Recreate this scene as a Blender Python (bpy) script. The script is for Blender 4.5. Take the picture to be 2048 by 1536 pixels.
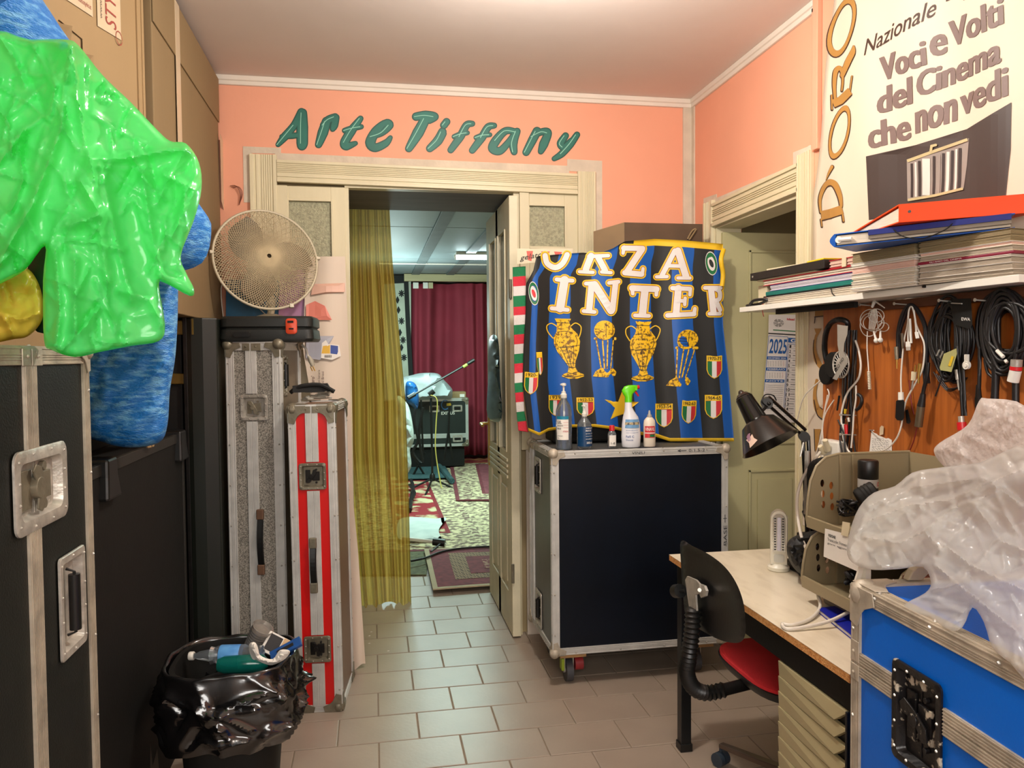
import bpy, math, random
from mathutils import Vector, Matrix, noise
from mathutils.geometry import delaunay_2d_cdt
random.seed(7)
for o in list(bpy.data.objects): bpy.data.objects.remove(o)
scn = bpy.context.scene
COL = scn.collection
# ------------------------------------------------------------------ camera
F = 1550.0; TH = math.atan(279/1550); PT = math.atan(56/1550); RO = .009
CAM = Vector((0, 0, 1.5))
_fh = Vector((math.sin(TH), math.cos(TH), 0)); _r = Vector((math.cos(TH), -math.sin(TH), 0)); _z = Vector((0, 0, 1))
FW = math.cos(PT)*_fh - math.sin(PT)*_z; _u = math.sin(PT)*_fh + math.cos(PT)*_z
RT = _r*math.cos(RO) - _u*math.sin(RO); UP = _u*math.cos(RO) + _r*math.sin(RO)
cd = bpy.data.cameras.new('camera'); cam = bpy.data.objects.new('camera', cd); COL.objects.link(cam)
cam.matrix_world = Matrix(((RT.x, UP.x, -FW.x, CAM.x), (RT.y, UP.y, -FW.y, CAM.y), (RT.z, UP.z, -FW.z, CAM.z), (0, 0, 0, 1)))
cd.sensor_width = 36; cd.lens = F/2048*36; cd.clip_start = .05
scn.camera = cam
# ------------------------------------------------------------------ light and exposure
scn.view_settings.view_transform = 'Standard'; scn.view_settings.look = 'None'
scn.view_settings.gamma = 1; scn.view_settings.exposure = 0.60; scn.view_settings.use_curve_mapping = False
w = bpy.data.worlds.new('world'); scn.world = w; w.use_nodes = True
w.node_tree.nodes['Background'].inputs[0].default_value = (.9, .85, .8, 1)
w.node_tree.nodes['Background'].inputs[1].default_value = .35
def light(name, typ, loc, power, col, size=.1, rot=None, sy=None):
    l = bpy.data.lights.new(name, typ); l.energy = power; l.color = col
    if typ == 'AREA':
        l.size = size
        if sy: l.shape = 'RECTANGLE'; l.size_y = sy
    else: l.shadow_soft_size = size
    o = bpy.data.objects.new(name, l); o.location = loc
    if rot: o.rotation_euler = rot
    COL.objects.link(o); return o
light('room_lamp', 'POINT', (.58, 2.38, 2.70), 46, (1, .95, .88), .055)
light('added_fill_light', 'AREA', (.1, -.8, 1.9), 42, (1, .965, .92), 1.9, (math.radians(72), 0, math.radians(-6)), 1.0)  # added area light behind the camera, fills the shadows
light('tube_light', 'AREA', (1.0, 7.6, 2.5), 74, (.66, 1, .90), 1.2, (0, 0, 0), .15)
light('far_room_point_light', 'POINT', (.2, 9.2, 2.0), 42, (.75, 1, .98), .2)  # point light in the far room, apart from the tube fixture
# ------------------------------------------------------------------ pixel -> place
def ray(px, py): return FW + RT*((px-1024)/F) - UP*((py-768)/F)
def G(px, py, h=0.): d = ray(px, py); return CAM + d*((h-1.5)/d.z)
def YP(px, py, y): d = ray(px, py); return CAM + d*(y/d.y)
def XP(px, py, x): d = ray(px, py); return CAM + d*(x/d.x)
def DP(px, py, k): return CAM + ray(px, py)*k
# ------------------------------------------------------------------ materials
def lin(c):
    return tuple(((v/255/12.92) if v/255 <= .04045 else ((v/255+.055)/1.055)**2.4) for v in c) + (1,)
MC = {}
def mat(name, rgb, rough=.6, metal=0, var=.08, scale=6, bump=0., bscale=80, rgb2=None, stretch=None, trans=0., alpha=1., spec=.5, thr=None, emit=0, sss=0, coat=0, kind='noise', detail=4):
    if name in MC: return MC[name]
    m = bpy.data.materials.new(name); m.use_nodes = True; MC[name] = m
    nt = m.node_tree; N = nt.nodes; L = nt.links; b = N['Principled BSDF']
    b.inputs['Roughness'].default_value = rough; b.inputs['Metallic'].default_value = metal
    b.inputs['Specular IOR Level'].default_value = spec; b.inputs['Coat Weight'].default_value = coat
    b.inputs['Transmission Weight'].default_value = trans; b.inputs['Alpha'].default_value = alpha
    tc = N.new('ShaderNodeTexCoord'); mp = N.new('ShaderNodeMapping'); L.new(tc.outputs['Object'], mp.inputs[0])
    if stretch: mp.inputs['Scale'].default_value = stretch
    c1 = lin(rgb); c2 = lin(rgb2) if rgb2 else tuple(max(0, v*(1-2*var)) for v in c1[:3])+(1,)
    if kind == 'noise':
        t = N.new('ShaderNodeTexNoise'); t.inputs['Scale'].default_value = scale; t.inputs['Detail'].default_value = detail; out = t.outputs[0]
    elif kind == 'voronoi':
        t = N.new('ShaderNodeTexVoronoi'); t.inputs['Scale'].default_value = scale; out = t.outputs[0]
    elif kind == 'magic':
        t = N.new('ShaderNodeTexMagic'); t.inputs['Scale'].default_value = scale; t.turbulence_depth = 3; t.inputs['Distortion'].default_value = 2; out = t.outputs[1]
    elif kind == 'wave':
        t = N.new('ShaderNodeTexWave'); t.inputs['Scale'].default_value = scale; t.inputs['Distortion'].default_value = 3; t.inputs['Detail'].default_value = 3; out = t.outputs[1]
    L.new(mp.outputs[0], t.inputs['Vector'])
    r = N.new('ShaderNodeValToRGB'); L.new(out, r.inputs[0])
    a, bb = thr if thr else (.3, .7)
    r.color_ramp.elements[0].position = a; r.color_ramp.elements[1].position = bb
    r.color_ramp.elements[0].color = c1; r.color_ramp.elements[1].color = c2
    L.new(r.outputs[0], b.inputs['Base Color'])
    if emit:
        L.new(r.outputs[0], b.inputs['Emission Color']); b.inputs['Emission Strength'].default_value = emit
    if bump:
        t2 = N.new('ShaderNodeTexNoise'); t2.inputs['Scale'].default_value = bscale; t2.inputs['Detail'].default_value = 3
        L.new(mp.outputs[0], t2.inputs['Vector'])
        bp = N.new('ShaderNodeBump'); bp.inputs['Strength'].default_value = bump; bp.inputs['Distance'].default_value = .01
        L.new(t2.outputs[0], bp.inputs['Height']); L.new(bp.outputs[0], b.inputs['Normal'])
    if sss:   # thin film / cloth letting light through
        tr = N.new('ShaderNodeBsdfTranslucent'); L.new(r.outputs[0], tr.inputs[0])
        mx = N.new('ShaderNodeMixShader'); mx.inputs[0].default_value = sss
        L.new(b.outputs[0], mx.inputs[1]); L.new(tr.outputs[0], mx.inputs[2]); L.new(mx.outputs[0], N['Material Output'].inputs[0])
    return m
# ------------------------------------------------------------------ mesh builder
class M:
    def __init__(s, T=None): s.v = []; s.f = []; s.m = []; s.T = T
    def add(s, vs, fs, mi=0):
        n = len(s.v)
        s.v += [(s.T @ Vector(p)) if s.T else Vector(p) for p in vs]
        for f in fs: s.f.append(tuple(i+n for i in f)); s.m.append(mi)
        return s
    def box(s, x0, x1, y0, y1, z0, z1, mi=0):
        return s.add([(x, y, z) for z in (z0, z1) for y in (y0, y1) for x in (x0, x1)],
              [(0, 2, 3, 1), (4, 5, 7, 6), (0, 1, 5, 4), (1, 3, 7, 5), (3, 2, 6, 7), (2, 0, 4, 6)], mi)
    def cbox(s, c, d, mi=0, rz=0, R=None):
        R = R or Matrix.Rotation(rz, 3, 'Z'); c = Vector(c)
        vs = [c + R @ Vector((x*d[0]/2, y*d[1]/2, z*d[2]/2)) for z in (-1, 1) for y in (-1, 1) for x in (-1, 1)]
        return s.add(vs, [(0, 2, 3, 1), (4, 5, 7, 6), (0, 1, 5, 4), (1, 3, 7, 5), (3, 2, 6, 7), (2, 0, 4, 6)], mi)
    def hexa(s, p, mi=0):   # 8 points: 4 bottom loop, 4 top loop
        return s.add(p, [(3, 2, 1, 0), (4, 5, 6, 7), (0, 1, 5, 4), (1, 2, 6, 5), (2, 3, 7, 6), (3, 0, 4, 7)], mi)
    def loft(s, rings, mi=0, cap0=True, cap1=True, closed=False):
        n = len(rings[0]); vs = [p for r in rings for p in r]; fs = []
        k = len(rings)
        for i in range(k if closed else k-1):
            j = (i+1) % k
            for a in range(n):
                b = (a+1) % n; fs.append((i*n+a, i*n+b, j*n+b, j*n+a))
        if not closed:
            if cap0: fs.append(tuple(range(n))[::-1])
            if cap1: fs.append(tuple((k-1)*n+a for a in range(n)))
        return s.add(vs, fs, mi)
    def tube(s, pts, r, n=8, mi=0, closed=False, smooth=0, flat=None):
        pts = [Vector(p) for p in pts]
        if smooth: 
            k0 = len(pts); pts = cr(pts, smooth, closed)
            if not isinstance(r, (int, float)):
                L = len(pts); r = [r[0]+0 if k0 == 1 else (lambda q: r[int(q)]*(1-q+int(q)) + r[min(int(q)+1, k0-1)]*(q-int(q)))(i/(L-1)*(k0-1)) for i in range(L)]
        k = len(pts); rings = []; up = None
        for i, p in enumerate(pts):
            a = pts[(i-1) % k] if (closed or i) else p; b = pts[(i+1) % k] if (closed or i < k-1) else p
            t = (b-a)
            t = t.normalized() if t.length > 1e-9 else Vector((0, 0, 1))
            if up is None: up = Vector((0, 0, 1)) if abs(t.z) < .9 else Vector((1, 0, 0))
            x = t.cross(up)
            if x.length < 1e-5: x = t.orthogonal()
            x.normalize(); u2 = x.cross(t).normalized(); up = u2
            rr = r if isinstance(r, (int, float)) else r[i]
            rings.append([p + (x*math.cos(2*math.pi*j/n) + u2*math.sin(2*math.pi*j/n)*(flat or 1))*rr for j in range(n)])
        return s.loft(rings, mi, closed=closed)
    def cyl(s, a, b, r0, r1=None, n=16, mi=0): return s.tube([a, b], [r0, r0 if r1 is None else r1], n, mi)
    def lathe(s, prof, c=(0, 0, 0), n=20, mi=0, R=None, sx=1, sy=1):
        c = Vector(c); R = R or Matrix.Identity(3)
        rings = [[c + R @ Vector((r*sx*math.cos(2*math.pi*j/n), r*sy*math.sin(2*math.pi*j/n), z)) for j in range(n)] for r, z in prof]
        return s.loft(rings, mi)
    def sph(s, c, r, n=12, mi=0, sc=(1, 1, 1), R=None):
        R = R or Matrix.Identity(3); c = Vector(c); k = max(6, n//2+1)
        rings = [[c + R @ Vector((r*sc[0]*math.sin(t)*math.cos(2*math.pi*j/n), r*sc[1]*math.sin(t)*math.sin(2*math.pi*j/n), -r*sc[2]*math.cos(t))) for j in range(n)]
                 for t in [math.pi*(i+.02)/(k+.04) for i in range(k+1)]]
        return s.loft(rings, mi)
    def prism(s, pts, off, mi=0):
        off = Vector(off); pts = [Vector(p) for p in pts]; return s.loft([pts, [p+off for p in pts]], mi)
    def grid(s, fn, nu, nv, th=None, mi=0, mif=None):
        P = [[Vector(fn(i/nu, j/nv)) for i in range(nu+1)] for j in range(nv+1)]
        vs = [p for row in P for p in row]; W = nu+1; base = len(s.v)
        s.add(vs, [], 0)
        for j in range(nv):
            for i in range(nu):
                s.f.append(tuple(base+q for q in (j*W+i, j*W+i+1, (j+1)*W+i+1, (j+1)*W+i))); s.m.append(mif(i/nu, j/nv) if mif else mi)
        if th:
            th = Vector(th); b2 = len(s.v); s.add([p+th for p in vs], [], 0)
            for j in range(nv):
                for i in range(nu):
                    s.f.append(tuple(b2+q for q in ((j+1)*W+i, (j+1)*W+i+1, j*W+i+1, j*W+i))); s.m.append(mif(i/nu, j/nv) if mif else mi)
            for j in range(nv):
                for e in (0, nu):
                    a, b = j*W+e, (j+1)*W+e; s.f.append((base+a, base+b, b2+b, b2+a)); s.m.append(mif(min(e/nu, .999), j/nv) if mif else mi)
            for i in range(nu):
                for e in (0, nv):
                    a, b = e*W+i, e*W+i+1; s.f.append((base+a, base+b, b2+b, b2+a)); s.m.append(mif(i/nu, min(e/nv, .999)) if mif else mi)
        return s
def cr(pts, k=6, closed=False):
    pts = [Vector(p) for p in pts]; n = len(pts); out = []
    rng = n if closed else n-1
    for i in range(rng):
        if closed: p0, p1, p2, p3 = pts[(i-1) % n], pts[i], pts[(i+1) % n], pts[(i+2) % n]
        else: p0, p1, p2, p3 = pts[max(i-1, 0)], pts[i], pts[i+1], pts[min(i+2, n-1)]
        for j in range(k):
            t = j/k; out.append(.5*((2*p1)+(p2-p0)*t+(2*p0-5*p1+4*p2-p3)*t*t+(3*p1-p0-3*p2+p3)*t**3))
    if not closed: out.append(pts[-1])
    return out
def obj(name, m, mats, parent=None, world=False, smooth=None, bevel=0, kind=None, label=None):
    """link one mesh object; world=True: vertices are in world space"""
    vs = m.v
    me = bpy.data.meshes.new(name); loc = None
    if parent is not None and world:
        root = parent
        inv = root.matrix_basis if root.parent is None else root.parent.matrix_basis
        inv = inv.inverted(); vs = [inv @ p for p in vs]
    elif parent is None:
        xs = [p.x for p in vs]; ys = [p.y for p in vs]; zs = [p.z for p in vs]
        loc = Vector(((min(xs)+max(xs))/2, (min(ys)+max(ys))/2, min(zs))); vs = [p-loc for p in vs]
    me.from_pydata([tuple(p) for p in vs], [], m.f)
    for x in (mats if isinstance(mats, (list, tuple)) else [mats]): me.materials.append(x)
    if any(m.m): me.polygons.foreach_set('material_index', m.m)
    if smooth: me.polygons.foreach_set('use_smooth', [True]*len(me.polygons))
    me.validate(); me.update()
    if smooth and smooth is not True:
        try: me.set_sharp_from_angle(angle=math.radians(smooth))
        except Exception: pass
    o = bpy.data.objects.new(name, me); COL.objects.link(o)
    if loc: o.location = loc
    if parent is not None: o.parent = parent
    if bevel:
        b = o.modifiers.new('bevel', 'BEVEL'); b.width = bevel; b.segments = 2; b.limit_method = 'ANGLE'; b.angle_limit = .6
    if kind: o['kind'] = kind
    if label: o['label'] = label
    return o
def thing(name, label, cat, loc=(0, 0, 0), rz=0, group=None, rot=None):
    o = bpy.data.objects.new(name, None); o.empty_display_size = .05; COL.objects.link(o)
    o.location = loc; o.rotation_euler = rot or (0, 0, rz); o['label'] = label; o['category'] = cat
    o.matrix_basis = Matrix.LocRotScale(Vector(loc), o.rotation_euler, None)
    if group: o['group'] = group
    return o
def tag(o, label, cat, group=None):
    o['label'] = label; o['category'] = cat
    if group: o['group'] = group
    return o
# -------- flat artwork on any surface: mp(x, y, lift) -> point
def ribbon(m, pts, wd, mp, lift=.001, mi=0, smooth=0, closed=False, cap=True):
    pts = [Vector((p[0], p[1])) for p in pts]; k0 = len(pts)
    if smooth:
        q = cr(pts, smooth, closed); L = len(q)
        if not isinstance(wd, (int, float)):
            wd = [wd[int(t)]*(1-t+int(t)) + wd[min(int(t)+1, k0-1)]*(t-int(t)) for t in [i/(L-1)*(k0-1) for i in range(L)]]
        pts = q
    k = len(pts); W = [wd]*k if isinstance(wd, (int, float)) else list(wd)
    Lp, Rp = [], []
    for i, p in enumerate(pts):
        a = pts[(i-1) % k] if (closed or i) else None; b = pts[(i+1) % k] if (closed or i < k-1) else None
        d1 = (p-a).normalized() if a is not None and (p-a).length > 1e-9 else None
        d2 = (b-p).normalized() if b is not None and (b-p).length > 1e-9 else None
        d1 = d1 or d2; d2 = d2 or d1
        if d1 is None: d1 = d2 = Vector((1, 0))
        t = (d1+d2); t = t.normalized() if t.length > 1e-6 else d1
        nn = Vector((-t.y, t.x)); c = max(.5, nn.dot(Vector((-d1.y, d1.x))))
        Lp.append(p+nn*W[i]/2/c); Rp.append(p-nn*W[i]/2/c)
    seq = [(l, r) for l, r in zip(Lp, Rp)]
    vs = []
    for l, r in seq: vs += [mp(l.x, l.y, lift), mp(r.x, r.y, lift)]
    fs = [(2*i, 2*i+1, 2*i+3, 2*i+2) for i in range(k-1)]
    if closed: fs.append((2*k-2, 2*k-1, 1, 0))
    m.add(vs, fs, mi)
    if cap and not closed:
        for i, sgn in ((0, -1), (k-1, 1)):
            t = (pts[1]-pts[0]) if i == 0 else (pts[-1]-pts[-2])
            if t.length < 1e-9: continue
            t = t.normalized()*sgn; nn = Vector((-t.y, t.x)); h = W[i]/2
            arc = [pts[i]+nn*h*math.cos(a)+t*h*math.sin(a) for a in [math.pi*j/6 for j in range(7)]]
            m.add([mp(p.x, p.y, lift) for p in arc], [tuple(range(7))], mi)
def fill(m, pts, mp, lift=.001, mi=0, step=None, holes=()):
    P = [Vector((p[0], p[1])) for p in pts]; V_ = list(P)
    E_ = [(i, (i+1) % len(P)) for i in range(len(P))]
    for h in holes:
        n0 = len(V_); V_ += [Vector((q[0], q[1])) for q in h]; E_ += [(n0+i, n0+(i+1) % len(h)) for i in range(len(h))]
    if step:
        x0, x1 = min(p.x for p in P), max(p.x for p in P); y0, y1 = min(p.y for p in P), max(p.y for p in P)
        y = y0+step/2
        while y < y1:
            x = x0+step/2
            while x < x1:
                if inside((x, y), P) and not any(inside((x, y), h) for h in holes): V_.append(Vector((x, y)))
                x += step
            y += step
    r = delaunay_2d_cdt(V_, E_, [], 1, 1e-6); R = r[0]
    fs = [tuple(f) for f in r[2]]
    if holes: fs = [f for f in fs if not any(inside(sum((R[i] for i in f), Vector((0, 0)))/len(f), h) for h in holes)]
    m.add([mp(p.x, p.y, lift) for p in R], fs, mi)
def inside(p, poly):
    x, y = p[0], p[1]; c = False; j = len(poly)-1
    for i in range(len(poly)):
        xi, yi = poly[i][0], poly[i][1]; xj, yj = poly[j][0], poly[j][1]
        if (yi > y) != (yj > y) and x < (xj-xi)*(y-yi)/(yj-yi)+xi: c = not c
        j = i
    return c
def segd(p, a, b):
    ab = b-a; t = max(0, min(1, (p-a).dot(ab)/max(ab.length_squared, 1e-9))); return (p-(a+ab*t)).length
def brush(m, pts, wd, mp, lift, mi=0, n=40):
    k0 = len(pts); q = cr([Vector((p[0], p[1])) for p in pts], max(4, n//max(1, k0-1))); L = len(q)
    W_ = [wd]*L if isinstance(wd, (int, float)) else [wd[int(t)]*(1-t+int(t)) + wd[min(int(t)+1, k0-1)]*(t-int(t)) for t in [i/(L-1)*(k0-1) for i in range(L)]]
    for i, p in enumerate(q):
        l = lift+i*1.2e-5; m.add([mp(p.x+W_[i]/2*math.cos(a), p.y+W_[i]/2*math.sin(a), l) for a in [j*math.pi/9 for j in range(18)]], [tuple(range(18))], mi)
        if i:
            d = q[i]-q[i-1]
            if d.length > 1e-6: 
                d = Vector((-d.y, d.x)).normalized(); a, b = q[i-1], q[i]; m.add([mp(v.x, v.y, l+6e-6) for v in (a-d*W_[i-1]/2, b-d*W_[i]/2, b+d*W_[i]/2, a+d*W_[i-1]/2)], [(0, 1, 2, 3)], mi)
TXT = {}
def text2d(s, off=0., shear=0., spacing=1.):
    key = (s, off, shear, spacing)
    if key in TXT: return TXT[key]
    c = bpy.data.curves.new('t', 'FONT'); c.body = s; c.offset = off; c.shear = shear; c.resolution_u = 3; c.space_character = spacing
    o = bpy.data.objects.new('t', c); COL.objects.link(o)
    dg = bpy.context.evaluated_depsgraph_get(); dg.update()
    me = bpy.data.meshes.new_from_object(o.evaluated_get(dg))
    vs = [(v.co.x, v.co.y) for v in me.vertices]; fs = [tuple(p.vertices) for p in me.polygons]
    bpy.data.objects.remove(o); bpy.data.curves.remove(c); bpy.data.meshes.remove(me)
    TXT[key] = (vs, fs); return TXT[key]
def text(m, s, bl, br, tl, mp, lift=.001, mi=0, off=0., shear=0., spacing=1.):
    """the words stretched over the parallelogram bl-br-tl"""
    vs, fs = text2d(s, off, shear, spacing)
    if not vs: return
    x0, x1 = min(v[0] for v in vs), max(v[0] for v in vs); y0, y1 = min(v[1] for v in vs), max(v[1] for v in vs)
    bl, br, tl = Vector(bl), Vector(br), Vector(tl); out = []
    for x, y in vs:
        q = bl + (br-bl)*((x-x0)/max(x1-x0, 1e-6)) + (tl-bl)*((y-y0)/max(y1-y0, 1e-6)); out.append(mp(q.x, q.y, lift))
    m.add(out, fs, mi)
# -------- crumpled thick sheet / sack from its outline, at its own distance
def blob(outline, kf, th, back, step=10, creases=(), crumple=0., cs=.02, smooth=4, seed=0, edge=60, mapf=None, auto=None):
    P = [Vector(p) for p in outline]
    if smooth: P = cr(P, smooth, True)
    V_ = list(P); E_ = [(i, (i+1) % len(P)) for i in range(len(P))]; nb = len(P)
    x0, x1 = min(p.x for p in P), max(p.x for p in P); y0, y1 = min(p.y for p in P), max(p.y for p in P)
    rnd = random.Random(seed); D_ = [0]*nb; y = y0+step*.5; row = 0
    while y < y1:
        x = x0+step*(.5 if row % 2 else 1.)
        while x < x1:
            p = Vector((x+rnd.uniform(-.2, .2)*step, y+rnd.uniform(-.2, .2)*step))
            if inside(p, P):
                d = min(segd(p, P[i], P[(i+1) % nb]) for i in range(nb))
                if d > step*.45: V_.append(p); D_.append(d)
            x += step
        y += step*.87; row += 1
    r = delaunay_2d_cdt(V_, E_, [], 1, 1e-6)
    nv = len(r[0]); dist = [0.]*nv
    for i, orig in enumerate(r[3]):
        if orig: dist[i] = D_[orig[0]] if orig[0] < len(D_) else 0
    k = kf if callable(kf) else (lambda x, y: kf)
    fr, bk = [], []; mp = mapf or (lambda x, y, kk: DP(x, y, kk))
    cz = [([Vector(a) for a in c[0]], c[1], c[2]) for c in creases]
    if auto:
        n_, am_, ln_, wd_, dirs = auto
        for _ in range(n_):
            c0 = Vector((rnd.uniform(x0, x1), rnd.uniform(y0, y1))); an = math.radians(rnd.choice(dirs)+rnd.uniform(-22, 22)); L_ = rnd.uniform(.5, 1.3)*ln_
            dv = Vector((math.cos(an), math.sin(an)))*L_/2; bn = Vector((-dv.y, dv.x))*rnd.uniform(-.25, .25)
            cz.append(([c0-dv, c0+bn, c0+dv], rnd.uniform(.4, 1)*am_*rnd.choice((1, 1, 1, -1)), rnd.uniform(.5, 1.2)*wd_))
    for i, p in enumerate(r[0]):
        e = min(dist[i]/edge, 1.); h = math.sqrt(max(0, 1-(1-e)**2)); rel = 0
        for pl, amp, wd in cz:
            d = min(segd(p, pl[j], pl[j+1]) for j in range(len(pl)-1)); rel += amp*math.exp(-(math.sqrt(d*d+9)-3)/wd) if d < 6*wd else 0
        if crumple:
            q = Vector((p.x*cs, p.y*cs, seed*3.1)); dd = noise.voronoi(q)[0]
            rel += crumple*((dd[1]-dd[0])*1.2-.5) + crumple*.8*noise.noise(q*.45)
        kk = k(p.x, p.y); fr.append(mp(p.x, p.y, kk-th*h-rel*h)); bk.append(mp(p.x, p.y, kk+back*h+.0005))
    m = M(); fs = [tuple(f) for f in r[2]]
    bmap = [i if dist[i] == 0 else None for i in range(nv)]
    idx = {}; vs = list(fr)
    for i in range(nv):
        if dist[i] > 0: idx[i] = len(vs); vs.append(bk[i])
        else: idx[i] = i
    m.add(vs, fs + [tuple(idx[q] for q in f[::-1]) for f in fs if any(dist[q] > 0 for q in f)])
    return m
def rrect(w, h, r, n=4):
    pts = []
    for cx, cy, a0 in ((w/2-r, h/2-r, 0), (-w/2+r, h/2-r, 90), (-w/2+r, -h/2+r, 180), (w/2-r, -h/2+r, 270)):
        for i in range(n+1):
            a = math.radians(a0+90*i/n); pts.append((cx+r*math.cos(a), cy+r*math.sin(a)))
    return pts
# ------------------------------------------------------------------ palette
SALMON = mat('salmon_paint', (236, 164, 132), .75, var=.05, scale=1.5, bump=.25, bscale=9)
PLASTER = mat('raw_white_plaster', (214, 198, 176), .85, var=.1, scale=9, bump=.4, bscale=30)
WHITEP = mat('white_paint', (226, 214, 198), .6, var=.05, scale=4, bump=.1, bscale=20)
CEIL = mat('ceiling_paint', (226, 212, 202), .85, var=.03, scale=2, bump=.1, bscale=12)
CREAM = mat('cream_wood_paint', (216, 204, 168), .45, var=.06, scale=5, bump=.12, bscale=30, stretch=(1, 1, .25))
CREAM2 = mat('cream_wood_paint_worn', (222, 212, 180), .5, var=.08, scale=7, bump=.15, bscale=40)
DOORP = mat('green_cream_door_paint', (186, 178, 132), .5, var=.06, scale=3, bump=.1, bscale=25)
GROUT = mat('tile_grout', (138, 122, 100), .9, var=.1, scale=20)
TILE = mat('floor_tile', (162, 146, 130), .38, var=.08, scale=3, bump=.05, bscale=60)
ALU = mat('ridged_aluminium', (212, 210, 204), .36, .25, var=.10, scale=14, bump=.05, bscale=60)
ALUW = mat('worn_aluminium', (194, 182, 162), .5, .2, var=.20, scale=16, bump=.15, bscale=70)
STEEL = mat('galvanised_steel', (190, 184, 172), .32, .35, var=.2, scale=26, bump=.1, bscale=60)
DSTEEL = mat('dull_steel', (136, 128, 108), .42, .4, var=.2, scale=20, bump=.15, bscale=50)
DARKM = mat('dark_gunmetal', (44, 42, 40), .35, .6, var=.2, scale=20)
BLKV = mat('black_case_laminate', (20, 22, 18), .5, var=.2, scale=12, bump=.12, bscale=220, spec=.3)
BLKN = mat('blue_black_case_laminate', (4, 13, 26), .42, var=.2, scale=6, bump=.04, bscale=200, spec=.3)
BLKP = mat('black_plastic', (18, 18, 17), .4, var=.1, scale=10)
BLKM = mat('black_matt', (20, 19, 16), .65, var=.15, scale=10, bump=.05, spec=.3)
GREYV = mat('grey_speckled_laminate', (160, 154, 142), .5, rgb2=(92, 88, 80), scale=230, bump=.1, bscale=300, thr=(.4, .6))
REDV = mat('red_case_laminate', (206, 16, 14), .35, var=.05, scale=5)
BLUEV = mat('blue_case_laminate', (0, 100, 208), .42, var=.05, scale=4, bump=.05, bscale=150, spec=.3)
BROWNV = mat('brown_side_laminate', (128, 92, 66), .45, var=.06, scale=4)
CARD = mat('corrugated_cardboard', (158, 130, 90), .8, var=.05, scale=3, bump=.06, bscale=40, stretch=(1, 1, .2))
CARD2 = mat('brown_cardboard', (140, 116, 80), .8, var=.05, scale=3, bump=.06, bscale=40, stretch=(1, 1, .2))
TAPE = mat('beige_packing_tape', (206, 184, 152), .3, var=.05, scale=20)
PAPER = mat('white_paper', (232, 226, 216), .75, var=.03, scale=10)
INK = mat('black_ink', (28, 24, 24), .6, var=.05)
BINK = mat('blue_ink', (20, 84, 150), .6, var=.05)
RINK = mat('red_ink', (196, 40, 50), .6, var=.05)
WPLA = mat('white_plastic', (226, 222, 210), .35, var=.03, scale=8)
CABLE_B = mat('black_cable_rubber', (22, 20, 20), .45, var=.1, scale=30)
CABLE_W = mat('white_cable', (222, 214, 200), .4, var=.05)
GLASSF = mat('frosted_glass', (176, 172, 138), .5, var=.2, scale=90, bump=.6, bscale=150, spec=.6)
CLEAR = mat('clear_plastic', (225, 232, 236), .12, trans=.9, var=.02)
# ------------------------------------------------------------------ the room
YB, XR, ZC = 4.05, 1.745, 2.89
fl = M(); fl.box(-2.0, 1.80, -1.4, 4.7, -.05, -.004); floor = obj('floor', fl, GROUT, kind='structure')
tm = {}
def tile(x0, x1, y0, y1, par):
    w_, d_ = x1-x0-.0035, y1-y0-.0035; key = round(w_, 3)
    if key not in tm:
        m = M(); a = .003
        m.loft([[(-w_/2, -d_/2, -.006), (w_/2, -d_/2, -.006), (w_/2, d_/2, -.006), (-w_/2, d_/2, -.006)], [(-w_/2, -d_/2, -.0015), (w_/2, -d_/2, -.0015), (w_/2, d_/2, -.0015), (-w_/2, d_/2, -.0015)],
                [(-w_/2+a, -d_/2+a, 0), (w_/2-a, -d_/2+a, 0), (w_/2-a, d_/2-a, 0), (-w_/2+a, d_/2-a, 0)]])
        o = obj('tile', m, TILE, parent=par); tm[key] = o
    else:
        o = tm[key].copy(); COL.objects.link(o)
    o.parent = par; o.location = ((x0+x1)/2-par.location.x, (y0+y1)/2-par.location.y, random.uniform(-.0006, .0004)-par.location.z)
PY, PX = .2267, .3175
far_floor = obj('floor', M().box(-1.6, 2.6, 4.7, 11.6, -.05, -.004), GROUT, kind='structure')
rest = M()
for k in range(-17, 17):
    y0 = 3.015 + (k)*PY; off = .161 if k % 2 == 0 else .002
    for i in range(-6, 6):
        x0 = off + i*PX; x1 = x0+PX
        if x1 < -1.95: continue
        x0 = max(x0, -1.98); x1 = min(x1, 1.745)
        if x1-x0 < .03: continue
        if y0 < 2.3 or x1 < -.75: rest.box(x0+.0025, x1-.0025, y0+.0025, y0+PY-.0025, -.006, 0)
        elif y0 < 4.6: tile(x0, x1, y0, y0+PY, floor)
        elif x0 > -.4: tile(x0, x1, y0, y0+PY, far_floor)
ro = obj('tile', rest, TILE, parent=floor, world=True, kind='stuff')
# back wall, built round its double doorway
wb = M(); D0, D1, ZD = -.47, 1.10, 2.36
wb.box(-2.0, D0, YB, YB+.6, 0, ZC); wb.box(D1, XR+.2, YB, YB+.6, 0, ZC); wb.box(D0, D1, YB, YB+.6, ZD+.06, ZC)
wall_back = obj('wall_back', wb, SALMON, kind='structure')
W = lambda px, py, l: YP(px, py, YB-l)
def wpart(fn, name, mt, **k): m = M(); fn(m); return obj(name, m, mt, parent=wall_back, world=True, **k)
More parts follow.
